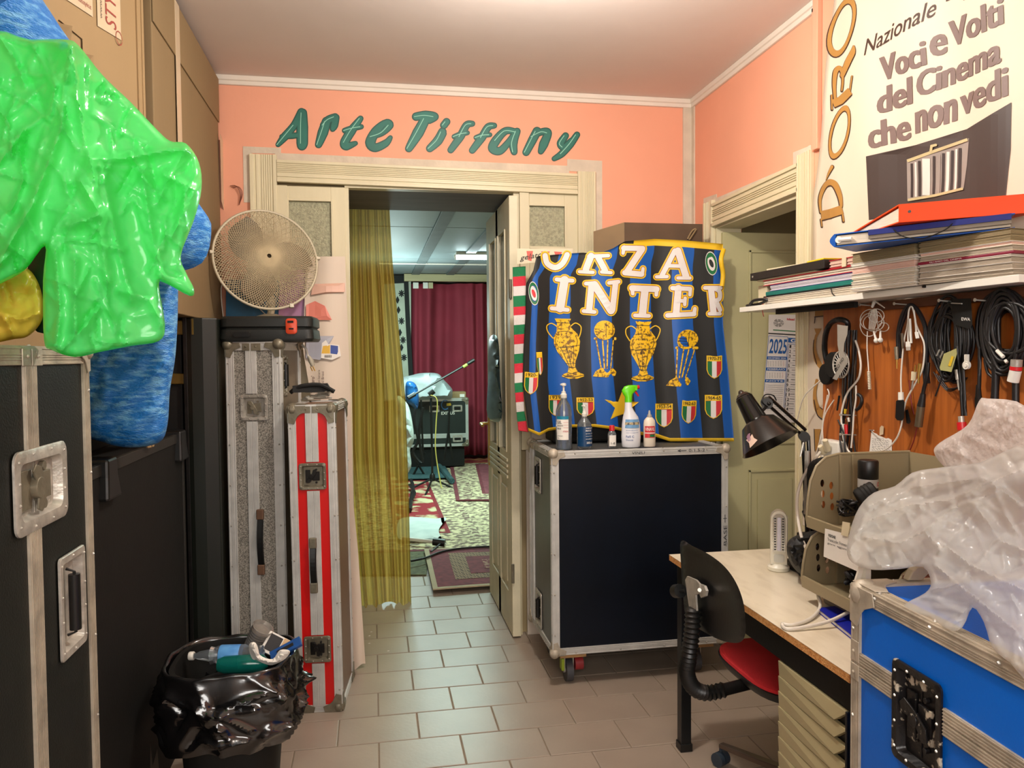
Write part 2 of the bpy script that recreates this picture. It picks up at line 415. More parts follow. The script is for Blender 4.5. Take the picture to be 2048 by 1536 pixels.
# plaster patches round the frame (left as bare bands where paint stops)
def patch(m, pts, y=YB, th=None):
    th = .004+.0004*(len(m.v)//8)
    q = [YP(a, b, y) for a, b in pts]; m.prism([(p.x, y+.001+.0003*(len(m.v)//8), p.z) for p in q], (0, -th, 0))
wpart(lambda m: (patch(m, [(486, 294), (488, 405), (503, 405), (503, 300)]), patch(m, [(486, 293), (486, 306), (562, 308), (562, 296)]), patch(m, [(550, 306), (550, 322), (1138, 348), (1138, 332)]),
                 patch(m, [(1134, 318), (1134, 342), (1204, 346), (1204, 322)]), patch(m, [(1192, 322), (1192, 500), (1204, 500), (1204, 322)])), 'plaster_band', PLASTER)
# lower wall right of the doorway is bare white
wpart(lambda m: m.box(.80, 1.745, YB-.012, YB, 0, 1.20), 'white_dado', WHITEP, bevel=.003)
# ceiling strips
def strip(name, a, b, prof):
    a, b = Vector(a), Vector(b); m = M(); m.loft([[a+Vector(p) for p in prof], [b+Vector(p) for p in prof]]); o = obj(name, m, WHITEP, kind='structure', bevel=.002); return o
strip('trim_1', (-2, YB, ZC), (XR, YB, ZC), [(0, 0, 0), (0, -.02, 0), (0, -.02, -.022), (0, -.012, -.026), (0, -.012, -.044), (0, 0, -.046)])
strip('trim_2', (XR, YB, ZC), (XR, 2.84, ZC), [(0, 0, 0), (-.02, 0, 0), (-.02, 0, -.022), (-.012, 0, -.026), (-.012, 0, -.044), (0, 0, -.046)])
tr = M(); tr.box(XR-.055, XR, YB-.008, YB+.001, 1.0, ZC-.04); tr.box(XR-.007, XR+.001, YB-.04, YB-.005, 1.0, ZC-.04); obj('trim_3', tr, PLASTER, kind='structure')
# lettering painted on the wall
GRN = mat('green_sign_paint', (40, 116, 100), .5, var=.15, scale=5); DGRN = mat('dark_green_sign_paint', (20, 78, 66), .5, var=.05); LGRN = mat('pale_green_highlight_paint', (140, 200, 176), .5, var=.05)
ZS = .3808  # from the zoomed view of the sign
def sp(l): return [(440+x*ZS, 140+y*ZS) for x, y in l]
LET = [  # strokes: points, widths
 ([[(305, 392), (340, 350), (390, 290), (428, 222)], [14, 30, 26, 30]], [[(435, 225), (432, 300), (432, 385), (428, 400)], [30, 46, 44, 24]], [[(325, 350), (380, 345), (440, 340)], [14, 20, 14]]),
 ([[(560, 270), (540, 330), (518, 392)], [34, 40, 24]], [[(545, 290), (570, 262), (605, 246)], [26, 30, 24]], [[(608, 250), (600, 290), (592, 310)], [26, 28, 16]]),
 ([[(738, 255), (690, 320), (655, 380), (665, 400), (712, 385)], [18, 34, 34, 30, 12]], [[(655, 318), (700, 305), (742, 298)], [16, 20, 14]]),
 ([[(795, 350), (850, 330), (890, 290), (870, 276), (820, 320), (790, 380), (815, 408), (870, 385), (895, 355)], [16, 22, 30, 20, 34, 40, 32, 26, 12]],),
 ([[(1030, 245), (1080, 238), (1128, 245), (1100, 270)], [30, 34, 28, 14]], [[(1080, 255), (1040, 330), (992, 412)], [36, 44, 26]]),
 ([[(1168, 325), (1145, 370), (1102, 412)], [30, 36, 26]], [[(1190, 272), (1176, 290)], [26, 26]], [[(1115, 385), (1150, 380), (1180, 335)], [10, 16, 10]]),
 ([[(1325, 282), (1295, 290), (1262, 350), (1212, 420)], [18, 26, 30, 22]], [[(1230, 350), (1270, 335), (1300, 330)], [14, 18, 12]]),
 ([[(1440, 292), (1408, 300), (1375, 355), (1325, 422)], [18, 26, 30, 22]], [[(1345, 355), (1385, 342), (1418, 340)], [14, 18, 12]]),
 ([[(1555, 325), (1500, 320), (1450, 370), (1432, 412), (1470, 425), (1515, 380), (1555, 325)], [20, 26, 34, 34, 28, 22, 20]], [[(1560, 322), (1540, 380), (1545, 430)], [24, 34, 22]]),
 ([[(1665, 322), (1640, 370), (1608, 432)], [32, 32, 26]], [[(1640, 350), (1690, 325), (1722, 330), (1700, 390), (1685, 428)], [14, 24, 28, 34, 18]]),
 ([[(1815, 345), (1790, 385), (1805, 405), (1845, 370)], [22, 28, 22, 16]], [[(1875, 340), (1840, 390), (1795, 440), (1755, 466)], [20, 26, 24, 14]])]
def sign(m):
    for Lt in LET:
        for i, (p, ws) in enumerate(Lt):
            q = sp(p); ws = [v*1.12 for v in ws]; brush(m, q, [(v+12)*ZS for v in ws], W, .001+.0007*i, 1)
            brush(m, q, [v*ZS for v in ws], W, .0035+.0007*i, 0)
        for i, (p, ws) in enumerate(Lt[:2]):
            q = [(x-1.5-ws[0]*ZS*.18, y) for x, y in sp(p)]; ribbon(m, q[:3] if len(q) > 3 else q, 1.5, W, .0065+.0001*i, 2, 5)
wpart(sign, 'painted_lettering', [GRN, DGRN, LGRN])
# thin wires on the wall at far left
wr = M()
for i in range(3): wr.tube([W(460+i*3, 372+i*2, .01), W(472+i*3, 372+i, .02), W(481+i*2, 388, .02), W(478, 410, .01)], .0016, 6, smooth=5)
tag(obj('wire', wr, mat('brown_wire', (120, 60, 40), .5)), 'loop of thin brown wires on the salmon wall above the fan', 'wire')
# ceiling, other walls
ce = M(); ce.box(-2.0, XR+.2, -1.4, YB+.1, ZC, ZC+.05); obj('ceiling', ce, CEIL, kind='structure')
obj('wall_left', M().box(-2.05, -1.95, -1.4, YB+.1, 0, ZC), SALMON, kind='structure')
obj('wall_behind', M().box(-2.0, XR+.2, -1.5, -1.4, 0, ZC), WHITEP, kind='structure')
# right wall round its doorway y 2.95..3.76
Q0, Q1, QZ = 2.95, 3.75, 2.16
wrm = M(); wrm.box(XR, XR+.14, Q1, YB, 0, ZC); wrm.box(XR, XR+.14, Q0, Q1, QZ, ZC); wrm.box(XR, XR+.14, -1.4, Q0, 0, ZC)
wall_right = obj('wall_right', wrm, SALMON, kind='structure')
RX = lambda px, py, l: XP(px, py, XR-l)
m = M()
for pts in ([(1408, 398), (1408, 500), (1414, 500), (1414, 402)], [(1408, 397), (1408, 410), (1434, 402), (1434, 388)], [(1430, 398), (1430, 406), (1592, 340), (1592, 328)], [(1588, 305), (1588, 345), (1597, 340), (1597, 318), (1628, 296), (1628, 289)], [(1618, 292), (1618, 310), (1632, 300), (1632, 287)]):
    q = [XP(a, b, XR) for a, b in pts]; m.prism([(XR+.001+.0003*(len(m.v)//8), p.y, p.z) for p in q], (-.004-.0007*(len(m.v)//8), 0, 0))
obj('plaster_band', m, PLASTER, parent=wall_right, world=True)
# raised conduit moulding beside the banner
cm = M(); cm.box(XR-.022, XR, 2.80, 2.835, 2.30, ZC); cm.box(XR-.012, XR, 2.835, 2.86, 2.30, ZC); obj('trim_4', cm, [SALMON], kind='structure', bevel=.003)
# ---- moulded casing: groove bands stacked on a board
def casing(m, a, b, wd, out, side, n=5, base=.018):
    """board from a to b; side = direction of width; out = towards the room"""
    a, b, out, side = Vector(a), Vector(b), Vector(out), Vector(side)
    ee = (b-a).normalized()*.0007
    def bar(s0, s1, h):
        l_ = .0 if h == base else .002; e1 = ee if l_ else ee*0; A, B = a+out*l_+e1, b+out*l_-e1; h -= l_
        m.loft([[A+side*s0, A+side*s1, A+side*s1+out*h, A+side*s0+out*h], [B+side*s0, B+side*s1, B+side*s1+out*h, B+side*s0+out*h]])
    bar(0, wd, base); bar(.001, wd*.16, base+.008)
    bar(wd*.24, wd*.36, base+.005)
    for i in range(n): s_ = wd*(.44+.08*i); bar(s_, s_+wd*.045, base+.005)
    bar(wd*.86, wd-.001, base+.008)
# ---- double doorway
door1 = obj('door_1', (lambda m: (m.box(-.125, -.105, YB, YB+.05, 0, ZD), m.box(.745, .775, YB, YB+.05, 0, ZD), m.box(-.125, .775, YB-.005, YB+.05, ZD, ZD+.03), m)[-1])(M()), CREAM, kind='structure')
def dpart(name, fn, mt, bevel=0, label=None): m = M(); fn(m); return obj(name, m, mt, parent=door1, world=True, bevel=bevel, label=label)
dpart('casing', lambda m: casing(m, (-.583, YB, 0), (-.583, YB, 2.51), .13, (0, -1, 0), (1, 0, 0)), CREAM, .002)
dpart('casing', lambda m: casing(m, (1.09, YB, 1.05), (1.09, YB, 2.48), .10, (0, -1, 0), (1, 0, 0)), CREAM, .002)
def lint(m):
    casing(m, (-.453, YB-.002, 2.375), (1.09, YB-.002, 2.355), .11, (0, -1, 0), (0, 0, 1), 6, .02)
dpart('lintel_moulding', lint, CREAM, .002)
def sidep(x0, x1, z0, gx0, gx1, gz0, gz1):
    def f(m):
        m.box(x0, gx0, YB-.008, YB+.03, z0, 2.36); m.box(gx1, x1, YB-.008, YB+.03, z0, 2.36); m.box(gx0, gx1, YB-.008, YB+.03, gz1, 2.36); m.box(gx0, gx1, YB-.008, YB+.03, z0, gz0)
        for a, b, c, d in ((gx0-.012, gx0, gz0-.012, gz1+.012), (gx1, gx1+.012, gz0-.012, gz1+.012), (gx0, gx1, gz1, gz1+.012), (gx0, gx1, gz0-.012, gz0)): m.box(a, b, YB-.014, YB, c, d)
        m.box(x0, x0+.05, YB-.02, YB, z0, 2.36)
    p = dpart('side_panel', f, CREAM, .0015)
    g = M(); g.box(gx0, gx1, YB+.005, YB+.011, gz0, gz1); obj('pane', g, GLASSF, parent=p, world=False) if False else None
    go = obj('pane', g, GLASSF, parent=door1, world=True); go.parent = p; go.matrix_parent_inverse.identity()
a_, b_, c_, d_ = YP(578, 402, YB), YP(662, 402, YB), YP(662, 520, YB), YP(1058, 412, YB)
sidep(-.455, -.125, 0, a_.x, b_.x, 1.60, a_.z)
sidep(.775, 1.092, 1.0, d_.x, YP(1128, 412, YB).x, YP(1128, 494, YB).z, d_.z)
wpart(lambda m: (m.box(D0, -.12, YB+.04, YB+.6, 0, 2.4), m.box(.78, D1, YB+.04, YB+.6, 0, 2.4)), 'door_jamb', mat('jamb_paint', (170, 150, 110), .7, var=.06))
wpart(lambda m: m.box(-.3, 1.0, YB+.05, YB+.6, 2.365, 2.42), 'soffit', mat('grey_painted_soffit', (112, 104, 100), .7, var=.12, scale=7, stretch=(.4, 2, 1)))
# ---- open leaf, hinged on the right jamb, swung into the far room
leaf = thing('door_leaf', 'cream panelled door leaf with tall glass panes, standing open into the far room', 'door', (.735, 4.0, 0), 0)
def dl(name, fn, mt, par=None, bevel=0, label=None, sm=None): m = M(); fn(m); o = obj(name, m, mt, parent=leaf, bevel=bevel, label=label, smooth=sm); (setattr(o, 'parent', par) if par else None); return o
def leaff(m):   # local: y along the leaf, x thickness
    T = .045; L_ = .82; H = 2.335
    m.box(-T/2, T/2, 0, .13, .01, H); m.box(-T/2, T/2, L_-.12, L_, .01, H); m.box(-T/2, T/2, .38, .45, .01, H)
    m.box(-T/2, T/2, .13, L_-.12, .01, .22); m.box(-T/2, T/2, .13, L_-.12, 2.18, H); m.box(-T/2, T/2, .13, L_-.12, .82, .98)
    for z in (.84, .87, .90, .93): m.box(-T/2-.008, T/2, .10, L_-.09, z, z+.016)
fr = dl('frame', leaff, CREAM2, bevel=.002)
for y0, y1 in ((.13, .38), (.45, .70)):
    dl('panel', lambda m: (m.box(-.012, .012, y0, y1, .22, .82), m.box(-.022, .012, y0+.035, y1-.035, .26, .78)), CREAM2, bevel=.004)
    dl('pane', lambda m: m.box(-.004, .004, y0, y1, .98, 2.18), mat('door_glass', (70, 96, 92), .15, var=.2, scale=4, spec=.7))
    dl('glazing_bead', lambda m: (m.box(-.028, -.018, y0-.004, y0+.014, .98, 2.18), m.box(-.028, -.018, y1-.014, y1+.004, .98, 2.18)), CREAM2)
BRASS = mat('brass', (200, 160, 80), .3, .8, var=.1)
hd = dl('handle', lambda m: (m.box(-.03, -.022, .765, .80, .82, 1.16), m.cyl((-.03, .78, 1.08), (-.075, .78, 1.08), .009), m.tube([(-.075, .785, 1.08), (-.078, .74, 1.082), (-.075, .69, 1.075)], .009)), BRASS, label='brass lever handle on a long plate', sm=40)
dl('hinge', lambda m: (m.cyl((-.02, -.006, .3), (-.02, -.006, .4), .008), m.cyl((-.02, -.006, 1.8), (-.02, -.006, 1.9), .008)), DSTEEL)
# frosted blue-grey garment bag hung on the leaf
bag = blob([(978, 680), (996, 678), (1000, 760), (1003, 838), (975, 832), (976, 760)], 4.62, .02, .01, 6, crumple=.012, cs=.12, edge=8, mapf=lambda x, y, k: XP(x, y, .70-.012-(4.62-k)*.8))
tag(obj('plastic_sleeve', bag, mat('dark_teal_plastic_film', (40, 62, 66), .3, var=.4, scale=20), smooth=50), 'crumpled dark teal plastic sleeve hung on the open glazed door leaf', 'plastic sleeve')
# ---- right doorway with its own leaf
door2 = obj('door_2', M().box(XR-.005, XR+.13, Q1-.016, Q1+.004, 0, QZ-.018).box(XR-.005, XR+.13, Q0-.004, Q0+.016, 0, QZ-.018).box(XR-.005, XR+.13, Q0-.004, Q1+.004, QZ-.018, QZ+.004), CREAM, kind='structure')
def d2(name, fn, mt, bevel=0): m = M(); fn(m); return obj(name, m, mt, parent=door2, world=True, bevel=bevel)
d2('casing', lambda m: casing(m, (XR, 3.75, 0), (XR, 3.75, 2.29), .105, (-1, 0, 0), (0, 1, 0), 4), CREAM, .002)
d2('casing', lambda m: casing(m, (XR, 2.85, 0), (XR, 2.85, 2.31), .095, (-1, 0, 0), (0, 1, 0), 4), CREAM, .002)
d2('lintel_moulding', lambda m: casing(m, (XR, 2.935, QZ+.0), (XR, 3.76, QZ-.01), .12, (-1, 0, 0), (0, 0, 1), 4), CREAM, .002)
LY = 3.73
def leaf2(m):
    m.box(1.765, 2.60, LY-.02, LY+.02, .01, 2.12)
l2 = d2('door_leaf', leaf2, DOORP, .002)
def frames(m):
    for (x0, x1, z0, z1) in ((1.905, 2.52, 1.03, 2.03), (1.905, 2.20, .15, .90), (2.23, 2.52, .15, .90)):
        for a, b, c, d in ((x0, x0+.012, z0, z1), (x1-.012, x1, z0, z1), (x0, x1, z1-.012, z1), (x0, x1, z0, z0+.012)): m.box(a, b, LY-.028, LY-.02, c, d)
        if z0 < 1: m.box(x0+.05, x1-.05, LY-.027, LY-.02, z0+.05, z1-.05)
fo = d2('panel_moulding', frames, DOORP, .002)
obj('floor', M().box(1.80, 2.95, 2.4, 4.3, -.05, -.001), TILE, kind='structure')
obj('ceiling', M().box(XR+.14, 2.9, 2.4, 4.2, 2.35, 2.4), CEIL, kind='structure')
obj('wall_far_right', M().box(XR+.14, 2.9, 4.2, 4.3, 0, 2.4).box(2.85, 2.95, 2.4, 4.3, 0, 2.4), DOORP, kind='structure')
# ---- far room shell
FC = 2.66
obj('wall_far', M().box(-1.7, 2.7, 11.25, 11.35, 0, 3.0), mat('far_wall_paint', (90, 80, 74), .8), kind='structure')
obj('wall_far_side', M().box(-1.7, -1.6, 4.65, 11.3, 0, 3.0), mat('far_wall_paint2', (150, 140, 120), .8), kind='structure')
obj('wall_far_side', M().box(2.6, 2.7, 4.65, 11.3, 0, 3.0), MC['far_wall_paint2'], kind='structure')
FCM = mat('grey_white_ceiling_board', (150, 164, 166), .6, var=.08, scale=3, stretch=(1, .3, 1))
fc = obj('ceiling', M().box(-1.7, 2.7, 4.65, 11.3, FC+.01, FC+.05), mat('ceiling_backing', (90, 100, 100), .8), kind='structure')
xb = [-1.66, -.90, -.30, .61, 1.09, 1.75, 2.66]
for i in range(6):
    for j, (y0, y1) in enumerate(((4.66, 7.0), (7.02, 9.25), (9.27, 11.24))):
        obj('ceiling_panel', M().box(xb[i]+.004, xb[i+1]-.004, y0, y1, FC, FC+.012), FCM, parent=fc, world=True, bevel=.002)
for x in xb[1:6]:
    obj('batten', M().box(x-.055, x+.055, 4.66, 11.24, FC-.022, FC), mat('grey_batten', (110, 120, 120), .6), parent=fc, world=True, bevel=.002)
obj('electric_conduit', M().tube([(.1, 9.6, FC-.02), (1.9, 9.6, FC-.02)], .010, 6), WHITEP, parent=fc, world=True)
# ------------------------------------------------------------------ flight cases
def frame(face, Wd, Dp, H):
    o, r, u, n = {'front': ((0, 0, 0), (1, 0, 0), (0, 0, 1), (0, -1, 0)), 'right': ((Wd, 0, 0), (0, 1, 0), (0, 0, 1), (1, 0, 0)),
                  'left': ((0, Dp, 0), (0, -1, 0), (0, 0, 1), (-1, 0, 0)), 'top': ((0, 0, H), (1, 0, 0), (0, 1, 0), (0, 0, 1)),
                  'back': ((Wd, Dp, 0), (-1, 0, 0), (0, 0, 1), (0, 1, 0)), 'bottom': ((0, Dp, 0), (1, 0, 0), (0, -1, 0), (0, 0, -1))}[face]
    return Matrix(((r[0], u[0], n[0], o[0]), (r[1], u[1], n[1], o[1]), (r[2], u[2], n[2], o[2]), (0, 0, 0, 1)))
def dish(m, u, v, w_, h_, rim=.014, dep=.012, r=.012, mi=0):
    """flanged recessed dish: outer flange proud, walls sloping to a sunk plate"""
    def R(a, b, rr, z): return [(u+x, v+y, z) for x, y in rrect(a, b, rr)]
    m.loft([R(w_, h_, r, .0), R(w_, h_, r, .004), R(w_-.004, h_-.004, r, .0055), R(w_-2*rim, h_-2*rim, r*.8, .0045), R(w_-2*rim-.012, h_-2*rim-.012, r*.6, -dep)], mi, cap0=False)
def rivets(m, pts, r=.0035, z=.006):
    for x, y in pts: m.lathe([(r, z-.002), (r*.9, z), (r*.4, z+r*.5)], (x, y, 0), 7)
def latch(root, T, u, v, w_, h_, mt, wing=STEEL, rz=0):
    m = M(T); dish(m, u, v, w_, h_, .10*w_, .013, .09*w_)
    m.box(u-.004, u-.001, v-h_*.36, v+h_*.36, -.0125, -.011)
    o = obj('butterfly_latch', m, mt, parent=root, smooth=35)
    q = M(T); n = 4
    pts = [(u-w_*.43, v+h_*(-.38+.76*i/(n-1))) for i in range(n)]+[(u+w_*.43, v+h_*(-.38+.76*i/(n-1))) for i in range(n)]+[(u-w_*.17, v+h_*.44), (u+w_*.17, v+h_*.44), (u-w_*.17, v-h_*.44), (u+w_*.17, v-h_*.44)]
    rivets(q, pts); obj('rivet', q, STEEL, parent=o, smooth=35, kind='stuff')
    q = M(T); q.box(u-w_*.02, u+w_*.24, v-h_*.17, v+h_*.17, -.012, -.004); q.box(u-w_*.28, u-w_*.1, v-h_*.24, v+h_*.24, -.012, -.007)
    for s_ in (-1, 1): q.cyl((u+w_*.12, v+s_*h_*.24, -.012), (u+w_*.12, v+s_*h_*.24, -.003), w_*.04, n=10)
    obj('latch_plate', q, wing, parent=o, bevel=.001)
    q = M(T); q.cyl((u-w_*.05, v, -.012), (u-w_*.05, v, .006), w_*.085, n=18)
    wp = [(-.02, .05), (-.10, .30), (-.02, .38), (.10, .30), (.12, .06), (.12, -.06), (.10, -.30), (-.02, -.38), (-.10, -.30), (-.02, -.05)]
    ca, sa = math.cos(rz), math.sin(rz)
    q.prism([(u-w_*.05+(a*ca-b*sa)*w_*.8, v+(a*sa+b*ca)*h_*.8, 0) for a, b in wp], (0, 0, .004))
    obj('latch_wing', q, wing, parent=o, bevel=.0008, smooth=35)
    return o
def grip(root, T, u, v, w_, h_, mt, gm=BLKP):
    m = M(T); dish(m, u, v, w_, h_, .016, .014, .010); o = obj('recessed_handle', m, mt, parent=root, smooth=35)
    q = M(T); rivets(q, [(u+sx*(w_/2-.008), v+sy*h_*t) for sx in (-1, 1) for sy in (-1, 1) for t in (.12, .42)] + [(u, v+s_*(h_/2-.008)) for s_ in (-1, 1)]); obj('rivet', q, STEEL, parent=o, smooth=35, kind='stuff')
    q = M(T); a, b = (v-h_*.33, v+h_*.33)
    q.tube([(u, a, -.010), (u, a+.006, .006), (u, b-.006, .006), (u, b, -.010)], .0035, 6); q.cyl((u, a+.012, .006), (u, b-.012, .006), min(.012, w_*.16), n=12)
    obj('grip', q, gm, parent=o, smooth=40)
    return o
def strap_handle(root, T, u, v, L_, mt=BLKP, em=None):
    m = M(T); m.grid(lambda a, b: (u+(a-.5)*.024, v+(b-.5)*L_*.8, .008+.016*math.sin(math.pi*b)), 2, 10, (0, 0, .007)); o = obj('carry_handle', m, mt, parent=root, bevel=.002)
    for s_ in (-1, 1): q = M(T); q.box(u-.015, u+.015, v+s_*L_*.44-.022, v+s_*L_*.44+.022, .004, .022); obj('handle_end', q, em or DSTEEL, parent=o, bevel=.004)
    return o
def flight_case(name, label, Wd, Dp, H, loc, rz, panel, e=.028, z0=0., rot=None, cap='ball', capm=DSTEEL, edgem=ALU, holes=None, sidem=None, seams=(), group=None, capr=.026, skipcaps=()):
    """local frame: front face at y=0 looking to -y; z0 = gap under it"""
    root = thing(name, label, 'flight case', loc, rz, group, rot)
    Z = lambda z: z+z0
    holes = holes or {}
    b = M(); dims = {'front': (Wd, H), 'back': (Wd, H), 'left': (Dp, H), 'right': (Dp, H), 'top': (Wd, Dp), 'bottom': (Wd, Dp)}
    for f_, (a, c) in dims.items():
        T = Matrix.Translation((0, 0, z0)) @ frame(f_, Wd, Dp, H); hs = holes.get(f_, [])
        us = sorted({.003, a-.003} | {h[0]-h[2]/2 for h in hs} | {h[0]+h[2]/2 for h in hs}); vs_ = sorted({.003, c-.003} | {h[1]-h[3]/2 for h in hs} | {h[1]+h[3]/2 for h in hs})
        for i in range(len(us)-1):
            for j in range(len(vs_)-1):
                cu, cv = (us[i]+us[i+1])/2, (vs_[j]+vs_[j+1])/2
                if any(abs(cu-h[0]) < h[2]/2 and abs(cv-h[1]) < h[3]/2 for h in hs): continue
                bb = M(T); bb.add([(us[i], vs_[j], -.003), (us[i+1], vs_[j], -.003), (us[i+1], vs_[j+1], -.003), (us[i], vs_[j+1], -.003)], [(0, 1, 2, 3)])
                b.add(bb.v, bb.f, 1 if (sidem and f_ in ('left', 'right', 'top')) else 0)
    obj('body', b, [panel, sidem or panel], parent=root)
    # L-section edges, each with raised ribs
    def edge(axis, p, d1, d2, L_):
        m = M(); p = Vector(p); d1, d2 = Vector(d1), Vector(d2); ax = Vector(axis); o_ = 1.5e-3
        def bar(d, n_, s0, s1, h0, h1):
            c = [p+d*s0+n_*h0, p+d*s1+n_*h0, p+d*s1+n_*h1, p+d*s0+n_*h1]; m.loft([c, [q+ax*L_ for q in c]])
        for d, n_ in ((d1, -d2), (d2, -d1)):
            bar(d, n_, 0 if d is d1 else .0, e, -.004, o_)
            for t in (.02, .36, .50, .64, .90): bar(d, n_, e*t, e*(t+.07), o_, o_+.0016)
        return obj('edge_strip', m, edgem, parent=root)
    X_, Y_, Z_ = (1, 0, 0), (0, 1, 0), (0, 0, 1)
    for x, sx in ((0, 1), (Wd, -1)):
        for y, sy in ((0, 1), (Dp, -1)): edge(Z_, (x, y, z0+.02), (sx, 0, 0), (0, sy, 0), H-.04)
        for z, sz in ((0, 1), (H, -1)): edge(Y_, (x, .02, z0+z), (sx, 0, 0), (0, 0, sz), Dp-.04)
    for y, sy in ((0, 1), (Dp, -1)):
        for z, sz in ((0, 1), (H, -1)): edge(X_, (.02, y, z0+z), (0, sy, 0), (0, 0, sz), Wd-.04)
    q = M()
    for f_ in ('front', 'right', 'left', 'top'):
        a, c = dims[f_]; T = Matrix.Translation((0, 0, z0)) @ frame(f_, Wd, Dp, H); qq = M(T)
        for (uu, nn, ver) in ((e*.27, c, 1), (a-e*.27, c, 1), (e*.27, a, 0), (c-e*.27, a, 0)):
            k = max(2, int(nn/.17))
            rivets(qq, [((uu, nn*(i+.5)/k) if ver else (nn*(i+.5)/k, uu)) for i in range(k)], .0042, .004)
        q.add(qq.v, qq.f)
    obj('rivet', q, STEEL, parent=root, smooth=35, kind='stuff')
    for x in (0, 1):
        for y in (0, 1):
            for z in (0, 1):
                if (x, y, z) in skipcaps: continue
                c = Vector((x*Wd, y*Dp, z0+z*H)); s_ = Vector((1-2*x, 1-2*y, 1-2*z)); m = M()
                if cap == 'ball': m.sph(c+s_*capr*.30, capr, 14)
                else: m.sph(c+s_*capr*.52, capr*.92, 10)
                for i in range(3):     # three lobes reaching along the faces
                    n_ = Vector((0, 0, 0)); n_[i] = -s_[i]; d = [j for j in range(3) if j != i]
                    lob = []
                    for a, b_ in ((0, 0), (2.3, 0), (2.5, .75), (1.5, 1.2), (1.2, 1.5), (.75, 2.5), (0, 2.3)):
                        v_ = Vector((0, 0, 0)); v_[d[0]] = s_[d[0]]*a*capr; v_[d[1]] = s_[d[1]]*b_*capr; lob.append(c+v_+n_*.0035)
                    m.prism(lob, n_*.003)
                obj('corner_cap', m, capm, parent=root, smooth=40, bevel=.001)
    for f_, ver, pos, wd in seams:
        T = Matrix.Translation((0, 0, z0)) @ frame(f_, Wd, Dp, H); a, c = dims[f_]; m = M(T)
        lim = c if ver else a; cuts = sorted([((h[1], h[3]) if ver else (h[0], h[2])) for h in holes.get(f_, []) if abs((h[0] if ver else h[1])-pos) < (h[2] if ver else h[3])/2+wd/2]); segs = []; q0 = e*.9
        for hc, hw in cuts: segs.append((q0, hc-hw/2-.012)); q0 = hc+hw/2+.012
        segs.append((q0, lim-e*.9))
        def st(s0, s1, h):
            for q0, q1 in segs:
                if ver: m.box(pos+s0, pos+s1, q0, q1, -.003, h)
                else: m.box(q0, q1, pos+s0, pos+s1, -.003, h)
        st(-wd/2, -.0012, .0025); st(.0012, wd/2, .0025); st(-.0012, .0012, .0005)
        for t in (-.46, -.34, -.22, -.1, .06, .18, .30, .42): st(wd*t, wd*(t+.045), .0042)
        obj('seam_strip', m, edgem, parent=root)
        for s_ in (1,):
            for q0, q1 in ((-wd*.75, -.003), (.003, wd*.95)):
                mm = M(T)
                if ver: mm.box(pos+q0, pos+q1, c-e*1.05, c-.003, .003, .0055); rivets(mm, [(pos+(q0+q1)/2, c-e*.5)], .004, .008)
                else: mm.box(.003, e*1.05, pos+q0, pos+q1, .003, .0055); rivets(mm, [(e*.5, pos+(q0+q1)/2)], .004, .008)
                obj('seam_bracket', mm, capm, parent=root, bevel=.0015)
    return root, (lambda f_: Matrix.Translation((0, 0, z0)) @ frame(f_, Wd, Dp, H))
# ---- grey speckled tall case
r1, T1 = flight_case('flight_case', 'tall narrow grey speckled flight case with aluminium edges, under the fan', 0.228, .34, 1.567, (-.612, 3.46, 0), math.radians(-9), GREYV, .033, cap='ball', holes={'front': [(.115, 1.29, .100, .095)], 'right': [(.07, 1.425, .052, .156)]}, sidem=mat('taupe_side_laminate', (120, 108, 88), .45, var=.1), seams=[('front', 1, .105, .046)])
latch(r1, T1('front'), .115, 1.29, .115, .11, STEEL, DSTEEL, rz=.5); strap_handle(r1, T1('front'), .135, .715, .27, em=mat('worn_copper_fitting', (120, 88, 66), .5, .3, var=.2)); grip(r1, T1('right'), .07, 1.425, .075, .18, DSTEEL)
# ---- red case
r2, T2 = flight_case('flight_case', 'tall narrow red flight case with three aluminium stripes, standing on the tiles', .188, .36, 1.30, (-.335, 3.335, 0), 0, REDV, .030, cap='flat', capr=.031, rot=(0, -.010, math.radians(-6)), sidem=BROWNV, holes={'front': [(.093, 1.003, .098, .098), (.093, .27, .098, .098)]}, seams=[('front', 1, .094, .052)])
latch(r2, T2('front'), .093, 1.003, .112, .112, DSTEEL, DARKM, rz=-.6); latch(r2, T2('front'), .093, .27, .112, .112, DSTEEL, DARKM, rz=.4); strap_handle(r2, T2('front'), .088, .63, .215)
# ---- big black case, front left
r3, T3 = flight_case('flight_case', 'large black flight case at the left edge with a big butterfly latch and recessed handle', .62, .96, 1.525, (-1.27, .985, 0), 0, BLKV, .034, cap='ball', edgem=ALUW, capm=ALUW, capr=.022,
                     holes={'right': [(.685, 1.25, .212, .128), (.825, .975, .122, .20)]}, seams=[('right', 1, .648, .052)])
latch(r3, T3('right'), .685, 1.25, .245, .160, mat('pale_worn_zinc', (206, 200, 188), .4, .45, var=.18, scale=40, bump=.2, bscale=60), DSTEEL, rz=.15); grip(r3, T3('right'), .825, .975, .142, .22, MC['pale_worn_zinc'])
tg = M(T3('right')); tg.box(.46, .56, .44, .52, .003, .006); obj('label_plate', tg, PAPER, parent=r3)
